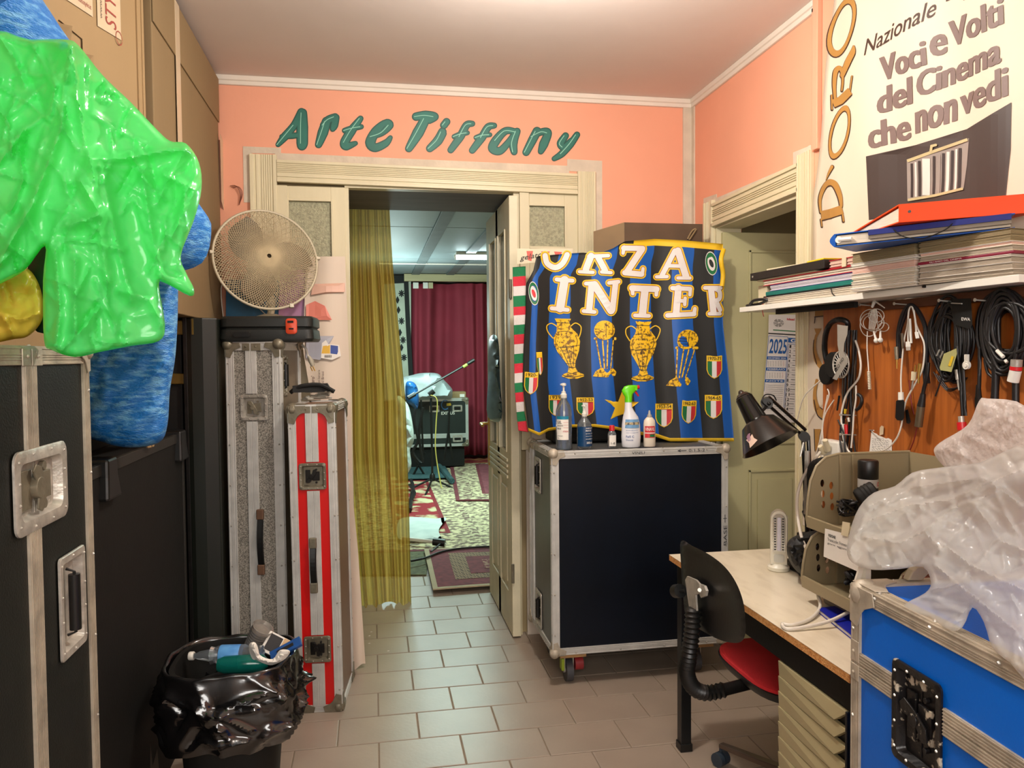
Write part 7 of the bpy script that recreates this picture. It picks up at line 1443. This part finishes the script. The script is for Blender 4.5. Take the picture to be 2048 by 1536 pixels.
m = M(); m.loft([sell(.195, .225, .435), sell(.204, .234, .45), sell(.206, .236, .462), sell(.203, .233, .464)]); obj('seat_shell', m, BLKP, parent=t, world=True, smooth=40)
m = M(); m.loft([sell(.202, .232, .4645), sell(.201, .231, .474), sell(.186, .216, .482), sell(.12, .13, .484), sell(.05, .05, .482)]); obj('seat_pad', m, mat('red_seat_fabric', (222, 44, 50), .9, var=.06, scale=8, bump=.3, bscale=400), parent=t, world=True, smooth=50)
def bellows(pts, r0, r1, n=60):
    q = cr([Vector(p) for p in pts], 24); L = [0]
    for a, b in zip(q, q[1:]): L.append(L[-1]+(b-a).length)
    out = []; 
    for i in range(n+1):
        d = L[-1]*i/n; j = max(0, min(len(q)-2, next((k for k in range(len(L)-1) if L[k+1] >= d), len(q)-2))); out.append(q[j].lerp(q[j+1], (d-L[j])/max(L[j+1]-L[j], 1e-9)))
    m = M(); m.tube(out, [r0 if i % 2 else r1 for i in range(n+1)], 16); return m
a = [XP(1386, 1216, .955), XP(1384, 1260, .95), XP(1378, 1310, .945), XP(1374, 1345, .955), XP(1386, 1374, .99), XP(1412, 1386, 1.04), XP(1450, 1379, 1.10)]
obj('bellows_sleeve', bellows(a, .026, .0205, 58), BLKP, parent=t, world=True, smooth=35)
m = M(); m.tube([a[-1]+Vector((-.03, 0, 0)), a[-1], Vector((1.24, 2.33, .425)), Vector((1.33, 2.345, .425))], .013, 10, flat=1.6); obj('support_arm', m, DARKM, parent=t, world=True, smooth=40)
m = M(); p0, p1 = XP(1374, 1152, .955), XP(1387, 1222, .955); 
m.prism([XP(px, py, .955) for px, py in ((1370, 1160), (1374, 1152), (1392, 1160), (1399, 1168), (1399, 1186), (1391, 1190), (1393, 1222), (1379, 1222), (1374, 1190))], (.006, 0, 0)); obj('bracket', m, STEEL, parent=t, world=True, bevel=.001)
m = M(); m.prism([XP(px, py, .96) for px, py in ((1399, 1168), (1408, 1172), (1412, 1182), (1410, 1192), (1402, 1196), (1398, 1188))], (.008, 0, 0)); m.cyl(XP(1399, 1180, .952), XP(1399, 1180, .962), .006, n=10); obj('hinge_plate', m, STEEL, parent=t, world=True)
kc = XP(1356, 1182, .95); ka = (XP(1343, 1182, .945)-XP(1368, 1180, .955)).normalized(); m = M(); k = 26; m.cyl(kc+ka*.016, kc-ka*.016, .0215, n=22); m.cyl(kc-ka*.016, kc-ka*.045, .005, n=8); obj('tension_knob', m, BLKP, parent=t, world=True, smooth=30)
obj('column_bellows', bellows([(SC.x, SC.y, .40), (SC.x, SC.y, .25), (SC.x, SC.y, .13)], .036, .030, 44), BLKP, parent=t, world=True, smooth=35)
m = M(); m.lathe([(.05, .085), (.045, .10), (.03, .12), (.028, .14)], (SC.x, SC.y, 0), 18); m.box(SC.x-.06, SC.x+.06, SC.y-.07, SC.y+.07, .402, .435); obj('hub', m, DARKM, parent=t, world=True, smooth=40)
a0 = math.atan2(2.622-SC.y, 1.218-SC.x)
for i in range(5):
    a = a0+i*2*math.pi/5; d = Vector((math.cos(a), math.sin(a), 0)); e = SC.to_3d()+d*.295; n_ = Vector((-d.y, d.x, 0))
    m = M(); c0, c1 = SC.to_3d()+d*.03, e; m.loft([[c0+n_*.016+Vector((0, 0, .085)), c0-n_*.016+Vector((0, 0, .085)), c0-n_*.016+Vector((0, 0, .108)), c0+n_*.016+Vector((0, 0, .108))], [c1+n_*.013+Vector((0, 0, .068)), c1-n_*.013+Vector((0, 0, .068)), c1-n_*.013+Vector((0, 0, .084)), c1+n_*.013+Vector((0, 0, .084))]]); lg = obj('leg', m, mat('brown_chrome', (112, 96, 84), .3, .6, var=.1), parent=t, world=True, bevel=.003)
    m = M(); w_ = e+Vector((0, 0, .026)); m.cyl(w_-n_*.024, w_-n_*.004, .025, n=18); m.cyl(w_+n_*.004, w_+n_*.024, .025, n=18); m.cyl(w_+Vector((0, 0, .0)), w_+Vector((0, 0, .045)), .006, n=8); obj('caster', m, mat('blue_grey_caster', (46, 58, 70), .5), parent=t, world=True, smooth=35)
# ------------------------------------------------------------------ architect lamp
t = thing('desk_lamp', 'black jointed desk lamp with a wide metal shade, leaning over the desk', 'lamp', (1.50, 2.46, DZ))
Pp = lambda px, py, y=2.45: YP(px, py, y)
SH = mat('glossy_black_enamel', (16, 15, 14), .22, var=.05, spec=.7)
ax0, ax1 = Pp(1488, 796, 2.50), Pp(1540, 888, 2.42); z_ = (ax1-ax0).normalized(); L_ = (ax1-ax0).length; x_ = z_.orthogonal().normalized(); y_ = z_.cross(x_); Tm = Matrix(((x_.x, y_.x, z_.x, ax0.x), (x_.y, y_.y, z_.y, ax0.y), (x_.z, y_.z, z_.z, ax0.z), (0, 0, 0, 1)))
m = M(Tm); R0 = .100; m.lathe([(.026, -.004), (.030, .0), (.037, L_*.48), (.060, L_*.55), (R0, L_*1.0), (R0+.002, L_*1.01), (R0-.002, L_*1.0), (.058, L_*.57), (.030, L_*.45), (.02, L_*.2)], n=36); obj('shade', m, SH, parent=t, world=True, smooth=40)
m = M(Tm); m.lathe([(.027, -.005), (.018, -.016), (.012, -.018), (.007, -.028), (.004, -.030)], n=18); obj('top_cap', m, SH, parent=t, world=True, smooth=40)
m = M(Tm); m.sph((0, 0, L_*.72), .030, 14, sc=(1, 1, 1.2)); m.cyl((0, 0, L_*.2), (0, 0, L_*.6), .014, n=12); obj('bulb', m, mat('opal_bulb', (226, 216, 200), .3), parent=t, world=True, smooth=60)
st = Pp(1509, 905); m = M(); q = [(1494, 872), (1508, 866), (1516, 872), (1512, 886), (1498, 896), (1490, 888)]
def SHM(px, py, l):   # onto the front of the cone
    d = ray(px, py); o = CAM; a = d-(d.dot(z_))*z_; oc = o-ax0; b = oc-(oc.dot(z_))*z_
    k1, k0 = (R0-.060)/(L_*.45), .060-(R0-.060)/(L_*.45)*L_*.55   # r = k0 + k1 t
    t0 = oc.dot(z_); dt = d.dot(z_); A = a.dot(a)-(k1*dt)**2; B = 2*(a.dot(b)-k1*dt*(k0+k1*t0)); C_ = b.dot(b)-(k0+k1*t0)**2; disc_ = B*B-4*A*C_
    k = (-B-math.sqrt(max(disc_, 0)))/(2*A) if disc_ > 0 else 2.5; return o+d*(k-l)
ok = all(abs(SHM(a, b, 0).y-2.45) < .25 for a, b in q)
if ok:
    fill(m, [(1499, 876), (1504, 868), (1508, 876), (1515, 880), (1508, 888), (1500, 896), (1498, 886), (1492, 880)], SHM, .0012, 0); fill(m, [(1496, 868), (1500, 866), (1501, 880), (1497, 884), (1493, 874)], SHM, .0014, 1); obj('butterfly_sticker', m, [mat('pale_sticker', (220, 190, 170), .4), mat('mauve_sticker', (150, 110, 130), .4)], parent=t, world=True)
J0, J1, J2 = Pp(1532, 806, 2.50), Pp(1598, 866, 2.50), Pp(1612, 1060, 2.50); J1b = Pp(1606, 872, 2.50)
m = M(); 
for o_ in (Vector((0, 0, 0)), Vector((.004, -.01, .022))): m.cyl(J0+o_, J1b+o_, .006, n=8)
obj('upper_arm', m, SH, parent=t, world=True, smooth=40)
m = M(); 
for o_ in (Vector((0, 0, 0)), Vector((.020, .0, .0))): m.cyl(J1b+o_, Vector((1.492, 2.47, DZ+.10))+o_, .007, n=8)
obj('lower_arm', m, SH, parent=t, world=True, smooth=40)
m = M(); 
for j, r_ in ((J1b, .018), (J0, .020)):
    m = M(); m.cyl(j+Vector((-.012, -.03, 0)), j+Vector((.012, .02, 0)), r_, n=16)
    if j is J1b: obj('joint', m, DARKM, parent=t, world=True, smooth=40)
m.tube([J0+Vector((.0, -.03, -.018)), J0+Vector((-.03, -.03, .005)), J0+Vector((-.02, -.03, .03)), J0+Vector((.01, -.03, .028)), J0+Vector((.022, -.03, .01))], .0022, 6, smooth=5); m.cyl(J0+Vector((0, -.02, 0)), ax0+z_*L_*.42, .008, n=8); m.sph(J0+Vector((-.008, -.036, 0)), .007, 10); obj('joint', m, DARKM, parent=t, world=True, smooth=40)
m = M(); s_ = J1b+Vector((-.01, -.02, -.02)); m.tube([s_+Vector((0, 0, 0)), s_+Vector((-.012, 0, -.05))], .0035, 6); m.tube([Vector((1.475, 2.45, DZ+.20)), Vector((1.478, 2.45, DZ+.42))], .009, 8); obj('spring', m, STEEL, parent=t, world=True)
m = M(); m.box(1.462, 1.50, 2.44, 2.49, DZ, DZ+.13); m.loft([[(1.43, 2.42, DZ), (1.53, 2.42, DZ), (1.53, 2.52, DZ), (1.43, 2.52, DZ)], [(1.43, 2.42, DZ+.03), (1.53, 2.42, DZ+.03), (1.53, 2.52, DZ+.03), (1.43, 2.52, DZ+.03)]]); obj('clamp_base', m, BLKP, parent=t, world=True, bevel=.004)
# ------------------------------------------------------------------ emergency lantern
LX = G(1557, 1140, DZ); t = thing('lantern', 'white upright rechargeable lamp with a tube window, standing on the desk', 'lamp', (LX.x, LX.y, DZ)); c = Vector((LX.x, LX.y, DZ))
WPL2 = mat('ivory_lantern_plastic', (226, 220, 200), .35, var=.03)
m = M(); m.lathe([(.034, 0), (.037, .003), (.037, .014), (.028, .022), (.026, .026)], c, 28); obj('base', m, WPL2, parent=t, world=True, smooth=40)
al = -.45; ca, sa = math.cos(al), math.sin(al)
def LT(x, y, z): return c+Vector((x*ca-y*sa, x*sa+y*ca, z))
def outl(w_, z0, z1, n=9): return [(-w_, z0), (w_, z0), (w_, z1-w_)]+[(w_*math.cos(math.pi*i/n), z1-w_+w_*math.sin(math.pi*i/n)) for i in range(1, n)]+[(-w_, z1-w_)]
m = M(); A_ = [[LT(x*k, y, .026+(z-.026)*1.0) for x, z in outl(.028, .024, .212)] for y, k in ((-.020, .93), (-.017, 1), (.014, 1), (.02, .9))]; m.loft(A_); obj('body', m, WPL2, parent=t, world=True, smooth=35)
m = M(); m.loft([[LT(x, y, z) for x, z in outl(.021, .070, .203)] for y in (-.0205, -.023)]); wn = obj('window_bezel', m, mat('chrome_reflector', (190, 184, 170), .25, .6), parent=t, world=True)
m = M(); m.box(-.007, .007, -.028, -.0232, .074, .190); m.v = [LT(p.x, p.y, p.z) for p in m.v]; obj('tube', m, mat('white_tube', (220, 216, 226), .3), parent=t, world=True, bevel=.003)
m = M()
for s_ in (-1, 1):
    for i in range(13): m.box(s_*.013-.003, s_*.013+.003, -.0255, -.0232, .076+i*.009, .080+i*.009)
m.v = [LT(p.x, p.y, p.z) for p in m.v]; obj('led_row', m, DARKM, parent=t, world=True)
m = M()
for i in range(22): m.box(.0275, .0295, -.012, .010, .10+i*.0042, .1022+i*.0042)
m.v = [LT(p.x, p.y, p.z) for p in m.v]; obj('grip_ribs', m, WPL2, parent=t, world=True)
m = M(); m.loft([[LT(x, y, z+.046) for x, z in rrect(.034, .028, .007)] for y in (-.0205, -.0225)]); obj('switch_panel', m, mat('pale_grey_panel', (206, 204, 192), .4), parent=t, world=True)
# ------------------------------------------------------------------ letter trays
BG = mat('taupe_tray_plastic', (146, 132, 102), .38, var=.04, scale=4)
def tray(name, label, z0, zt, yf, yn, x0, x1):
    t = thing(name, label, 'tray', ((x0+x1)/2, (yf+yn)/2, z0))
    H = zt-z0; prof = [(x0+.01, z0), (x1, z0), (x1, zt), (x0+.30*(x1-x0), zt), (x0+.18*(x1-x0), zt-.04*H), (x0+.09*(x1-x0), zt-.16*H), (x0+.035*(x1-x0), zt-.36*H), (x0+.004, zt-.62*H), (x0, z0+.12*H), (x0+.004, z0+.03*H)]
    holes = []
    for i in range(2):
        for j in range(3):
            hx, hz = x0+.055+i*.030+j*-.002, z0+.30*H+j*.033-i*.008; holes.append([(hx+.007*math.cos(a), hz+.012*math.sin(a)) for a in [k*math.pi/5 for k in range(10)]])
    for nm, yy, hs in (('side_panel', yf, holes), ('side_panel', yn, [])):
        m = M(); fill(m, prof, lambda x, z, l: Vector((x, yy, z)), 0, 0, None, hs); f2 = [tuple(f[::-1]) for f in m.f]; k = len(m.v); m2 = M(); m2.add(m.v, m.f); m2.add([v+Vector((0, .003, 0)) for v in m.v], f2)
        n_ = len(prof); m2.add([Vector((a, yy-.001, b)) for a, b in prof]+[Vector((a, yy+.006, b)) for a, b in prof], [(i, (i+1) % n_, n_+(i+1) % n_, n_+i) for i in range(n_)]); obj(nm, m2, BG, parent=t, world=True)
        m = M(); m.tube([Vector((a, yy+.002, b)) for a, b in prof[2:]], .0045, 8); obj('rim', m, BG, parent=t, world=True, smooth=60)
    m = M(); m.box(x0, x1, yn+.007, yf-.002, z0, z0+.004); obj('floor_panel', m, BG, parent=t, world=True); m = M(); m.box(x0-.004, x0+.005, yn+.007, yf-.002, z0, z0+.035); obj('front_lip', m, BG, parent=t, world=True, bevel=.002)
    m = M(); m.box(x1-.004, x1, yn+.007, yf-.002, z0+.005, zt); obj('back_panel', m, BG, parent=t, world=True)
    m = M(); 
    for x_ in (x0+.30*(x1-x0), x0+.42*(x1-x0)): m.box(x_, x_+.006, yf-.010, yf-.001, z0+.006, zt-.003)
    obj('rib', m, BG, parent=t, world=True)
    return t
tray('letter_tray', 'lower beige plastic tray on the desk with a printed sheet hanging over it', DZ+.045, .965, 2.155, 1.74, 1.285, 1.65); tray('letter_tray', 'upper beige plastic tray with rounded perforated sides, full of black things', .970, 1.190, 2.155, 1.74, 1.300, 1.65)
obj_ = tag(obj('tray_stand', M().box(1.33, 1.62, 1.78, 2.12, DZ+.001, DZ+.043), mat('grey_tray_base', (120, 112, 100), .6), bevel=.01), 'low grey base under the two stacked beige trays', 'base')  # even grey block between the desk top and the lower tray
PT_ = lambda px, py, l: XP(px, py, 1.288-l)
m = M(); f = M(); q = [(1650, 1057), (1700, 1070), (1735, 1086), (1740, 1150), (1722, 1146), (1647, 1113)]; n_ = len(q); fill(f, q, PT_, .001, 0); m.add(f.v, f.f); f = M(); fill(f, q, PT_, 0, 0); m.add(f.v, [x[::-1] for x in f.f])
t = thing('printed_sheet', 'white printed sheet taped over the front of the lower tray', 'paper', PT_(1690, 1140, 0)); obj('sheet', m, PAPER, parent=t, world=True)
m = M(); text(m, 'VISIONE', (1656, 1073), (1671, 1078), (1656, 1067), PT_, .002, off=.03); text(m, 'Transcodec Framestore', (1655, 1081), (1700, 1096), (1655, 1075), PT_, .002); text(m, 'giorni  aggiornato', (1655, 1089), (1702, 1105), (1655, 1084), PT_, .002); obj('print', m, INK, parent=t, world=True)
m = M(); m.prism([PT_(*p, .004) for p in ((1685, 1043), (1700, 1046), (1696, 1074), (1682, 1070))], (.001, 0, 0)); obj('masking_tape', m, CRM, parent=t, world=True)
c = Vector((YP(1736, 972, 2.05).x, 2.05, YP(1736, 985, 2.05).z)); t = thing('spray_can', 'black can with a silver labelled band standing in the upper tray', 'can', Vector((c.x, c.y, .976))); zt_ = YP(1736, 920, 2.05).z
m = M(); m.lathe([(.027, .976), (.028, .98), (.028, zt_-.075)], (c.x, c.y, 0), 22); obj('body', m, BLKP, parent=t, world=True, smooth=40); m = M(); m.lathe([(.0285, zt_-.080), (.0285, zt_-.055)], (c.x, c.y, 0), 22); obj('label_band', m, mat('silver_label', (190, 186, 180), .35, .3), parent=t, world=True, smooth=40)
m = M(); m.lathe([(.027, zt_-.056), (.0285, zt_-.054), (.0285, zt_-.004), (.026, zt_)], (c.x, c.y, 0), 22); obj('cap', m, BLKP, parent=t, world=True, smooth=40); labtxt([('O:', -.75, -.1, zt_-.075-c.z, zt_-.060-c.z)], c, .0287, t, INK); labtxt([('O', .35, .75, zt_-.075-c.z, zt_-.062-c.z)], c, .0287, t, RINK)
m = M(); cc = YP(1738, 992, 1.95); m.lathe([(.03, -.03), (.034, -.025), (.034, .02), (.03, .024), (.02, .022)], cc, 22, R=Matrix.Rotation(1.0, 3, 'Y') @ Matrix.Rotation(.3, 3, 'X')); 
for i in range(3): m.lathe([(.0345, -.015+i*.01), (.0355, -.013+i*.01), (.0345, -.011+i*.01)], cc, 22, R=Matrix.Rotation(1.0, 3, 'Y') @ Matrix.Rotation(.3, 3, 'X'))
tag(obj('headset_cup', m, BLKM, smooth=40), 'round black padded cup leaning below the can in the upper tray', 'ear cup')
m = M(); rnd = random.Random(21)
for i in range(9): m.tube([YP(1672+rnd.uniform(0, 50), 1000+rnd.uniform(0, 32), 1.98+rnd.uniform(0, .1)) for _ in range(5)], .0035, 6, smooth=6)
tag(obj('cable_tangle', m, CABLE_B, smooth=60), 'tangle of thin black cables in the upper tray', 'cable')
m = M(); m.prism([YP(px, py, 2.10) for px, py in ((1852, 924), (1858, 917), (1880, 921), (1883, 930), (1878, 942), (1854, 940))], (0, .006, 0)); tag(obj('hang_tab', m, BLKP, bevel=.001), 'black plastic hanging tab sticking up behind the upper tray rim', 'tab')
m = M(); 
for i in range(6): m.tube([YP(1700+rnd.uniform(-10, 20), 1150+rnd.uniform(-6, 22), 1.98+rnd.uniform(-.03, .06)) for _ in range(5)], .007, 6, smooth=5)
tag(obj('cable_tangle', m, CABLE_B, smooth=60), 'black cables heaped inside the lower tray', 'cable')
# dark clutter between lamp and trays
m = M(); rnd = random.Random(33)
for i in range(14): a = [YP(1608+rnd.uniform(0, 36), 930+rnd.uniform(0, 180), 2.50+rnd.uniform(0, .15)) for _ in range(5)]; m.tube(sorted(a, key=lambda v: -v.z), .0055, 6, smooth=6)
tag(obj('cable_tangle', m, CABLE_B, smooth=60), 'mass of black cables behind the trays, next to the lamp arm', 'cable')
db = blob([(1575, 1085), (1600, 1068), (1640, 1062), (1660, 1085), (1652, 1120), (1620, 1148), (1598, 1146), (1578, 1120)], 2.56, .05, .08, 7, crumple=.02, cs=.08, seed=9, edge=14)
tag(obj('camera_bag', db, mat('black_nylon', (16, 16, 17), .55, bump=.2, bscale=200), smooth=30), 'small black bag on the desk between lantern and trays', 'bag')
db = blob([(1615, 935), (1640, 915), (1665, 920), (1650, 960), (1635, 1000), (1618, 1000)], 2.62, .03, .05, 7, crumple=.02, cs=.1, seed=10, edge=10); tag(obj('cloth_bundle', db, BLKM, smooth=40), 'black cloth pouch behind the upper tray beside the socket', 'pouch')
# socket strip and plugs
p_ = XP(1656, 926, 1.655); q_ = XP(1692, 884, 1.655); t = thing('power_socket', 'white socket block with plugs on the wall behind the trays', 'socket', (1.65, (p_.y+q_.y)/2, p_.z)); obj('body', M().box(1.625, 1.668, q_.y, p_.y, p_.z, q_.z), WPLA, parent=t, world=True, bevel=.006)
m = M(); 
for a, b in (((1648, 905), (1640, 892)), ((1655, 900), (1650, 880)), ((1645, 925), (1636, 915))): m.cyl(XP(*a, 1.62), XP(*b, 1.60), .013, .009, n=10)
obj('plug', m, CRM, parent=t, world=True, smooth=40)
m = M(); 
for a in ([(1690, 905), (1688, 870), (1676, 840)], [(1686, 910), (1680, 880), (1682, 850)]): m.tube([XP(*p, 1.63) for p in a], .003, 6, smooth=4)
obj('lead', m, CABLE_B, parent=t, world=True)
def wcable(pts, r, label, mt=CABLE_W): m = M(); m.tube(pts, r, 10, smooth=7); tag(obj('cable', m, mt, smooth=60), label, 'cable')
wcable([XP(1640, 905, 1.60), YP(1618, 935, 2.45), YP(1600, 970, 2.38), YP(1594, 1010, 2.36), YP(1602, 1070, 2.30), YP(1622, 1120, 2.25), YP(1632, 1160, 2.20), G(1636, 1190, DZ+.03), G(1640, 1215, DZ+.012), G(1620, 1238, DZ+.006), G(1585, 1250, DZ+.006), G(1565, 1248, DZ+.006), G(1575, 1258, DZ+.006), G(1620, 1252, DZ+.01), G(1665, 1240, DZ+.02), G(1712, 1216, DZ+.04)], .0052, 'thick white cable hanging from the socket and looping over the desk')
wcable([XP(1592, 855, 1.715-.02), XP(1605, 800, 1.66), XP(1625, 775, 1.66), XP(1650, 755, 1.66)], .0026, 'thin white cord running from the headphones to the lamp')
wcable([XP(1668, 800, 1.66), XP(1650, 830, 1.65), XP(1640, 880, 1.65), XP(1625, 930, 1.64), XP(1612, 950, 1.64)], .0022, 'thin white cord dropping beside the gold letters')
wcable([XP(1655, 790, 1.65), XP(1645, 850, 1.65), XP(1650, 910, 1.65), XP(1655, 930, 1.65)], .0020, 'second thin cord down the banner edge beside the board')
# blue folder, papers, bits near the blue case
m = M(); q = [G(1635, 1217, DZ+.012), G(1720, 1207, DZ+.012), G(1760, 1260, DZ+.012), G(1712, 1278, DZ+.012)]; q = [Vector((p.x, p.y, 0)) for p in q]
t = thing('folder', 'royal blue folder with white pages on the desk beside the blue case', 'folder', q[0]+Vector((0, 0, DZ+.001)))
RB = mat('royal_blue_card', (12, 28, 150), .4)
for z0, z1, mt, k in ((.001, .003, RB, 0), (.0032, .011, PAPER, .004), (.0112, .0135, RB, 0)):
    cc = sum(q, Vector())/4; m = M(); qq = [cc+(p-cc)*(1-k*8) for p in q]; m.loft([[(p.x, p.y, DZ+z) for p in qq] for z in (z0, z1)]); obj('cover' if mt is RB else 'pages', m, mt, parent=t, world=True)
tag(obj('red_brown_box', M().box(1.30, 1.55, 1.66, 1.72, DZ+.10, DZ+.20), mat('red_brown_print', (120, 40, 22), .5, rgb2=(60, 24, 14), scale=40)), 'red brown patterned box edge showing behind the blue case', 'box')
m = M(); a = G(1773, 1165, .93); m.prism([YP(px, py, 1.60) for px, py in ((1772, 1168), (1782, 1148), (1792, 1140), (1812, 1142), (1818, 1148), (1800, 1168))], (0, .02, 0)); zq = min(v.z for v in m.v); m.v = [v+Vector((0, -.075, .9895-zq)) for v in m.v]; tag(obj('plastic_clip', m, mat('grey_beige_plastic', (160, 146, 120), .4), bevel=.003), 'grey beige plastic clip lying at the edge of the blue case', 'clip')
m = M(); m.prism([YP(px, py, 1.63) for px, py in ((1732, 1128), (1742, 1128), (1742, 1162), (1731, 1162))], (0, .02, 0)); m.prism([YP(px, py, 1.62) for px, py in ((1722, 1128), (1730, 1130), (1708, 1200), (1700, 1196))], (0, .006, 0)); tag(obj('picture_frame', m, mat('white_frame_wood', (214, 206, 190), .5, var=.1)), 'thin white frame leaning between the lower tray and the blue case', 'frame')
m = M(); m.tube([YP(1592, 1135, 2.45), G(1600, 1150, DZ+.01), G(1625, 1172, DZ+.008), G(1650, 1188, DZ+.008), G(1680, 1205, DZ+.01)], .004, 8, smooth=5, flat=.5); tag(obj('cable', m, CABLE_B, smooth=50), 'flat black cord on the desk below the trays', 'cable')
# ------------------------------------------------------------------ plastic heap on the blue case
def film(name, col, bub=False, alpha=.35):
    m = mat(name, col, .16 if not bub else .3, var=.04, scale=8, sss=.45, spec=.7, bump=.35 if not bub else .8, bscale=13 if not bub else 70)
    nt = m.node_tree; mo = nt.nodes['Material Output']; src = mo.inputs[0].links[0].from_node; tp = nt.nodes.new('ShaderNodeBsdfTransparent'); tp.inputs[0].default_value = (.97, .95, .93, 1); mx = nt.nodes.new('ShaderNodeMixShader'); mx.inputs[0].default_value = alpha
    nt.links.new(src.outputs[0], mx.inputs[1]); nt.links.new(tp.outputs[0], mx.inputs[2]); nt.links.new(mx.outputs[0], mo.inputs[0]); return m
FILM = film('milky_plastic_film', (236, 236, 230), alpha=.45); BUB = film('bubble_wrap_film', (238, 232, 226), True, .22)
kf_ = lambda x, y: 1.69-.00139*(x-1710) + .22*max(0, min(1, (1215+(x-1750)*.42-y)/260))
hp = blob([(1694, 1108), (1700, 1062), (1718, 1015), (1748, 985), (1790, 972), (1825, 945), (1880, 935), (1960, 925), (2060, 900), (2070, 1100), (2060, 1345), (2020, 1325), (1985, 1295), (1968, 1245), (1945, 1215), (1925, 1255), (1895, 1262), (1860, 1238), (1806, 1222), (1812, 1206), (1850, 1186), (1862, 1165), (1846, 1134), (1800, 1138), (1748, 1140), (1712, 1130)], kf_, .014, .05, 4,
          [([(1700, 1100), (1740, 1010), (1830, 975), (1960, 955)], 0.034, 10), ([(1735, 1075), (1800, 1085), (1850, 1062), (1880, 1100)], 0.051, 12), ([(1740, 1040), (1820, 1010), (1900, 1000), (2040, 940)], 0.037, 9), ([(1850, 1060), (1900, 1020), (1990, 985)], 0.034, 10), ([(1880, 1080), (1940, 1130), (2048, 1180)], 0.048, 12), ([(1870, 1130), (1930, 1180), (2030, 1260)], 0.043, 9), ([(1850, 1180), (1920, 1170), (1960, 1200)], 0.034, 7), ([(1950, 1010), (2000, 1080), (2048, 1100)], 0.034, 12)], .010, .014, seed=14, edge=10, smooth=3, auto=(80, .009, 170, 4.5, (-25, 10, 35, 70, 150)))
tag(obj('plastic_sheeting', hp, FILM, smooth=60), 'heap of crumpled milky plastic film lying on the blue case', 'plastic film')
kb_ = lambda x, y: kf_(x, y)+.03
bw = blob([(1868, 905), (1880, 885), (1935, 850), (1958, 802), (1975, 797), (2050, 812), (2080, 900), (2060, 960), (1990, 975), (1925, 955), (1890, 935)], kb_, .02, .05, 5, crumple=.004, cs=.05, seed=15, edge=18, auto=(24, .010, 60, 5, (20, 60, 140)))
tag(obj('bubble_wrap', bw, BUB, smooth=60), 'roll of bubble wrap on top of the milky film heap', 'bubble wrap')
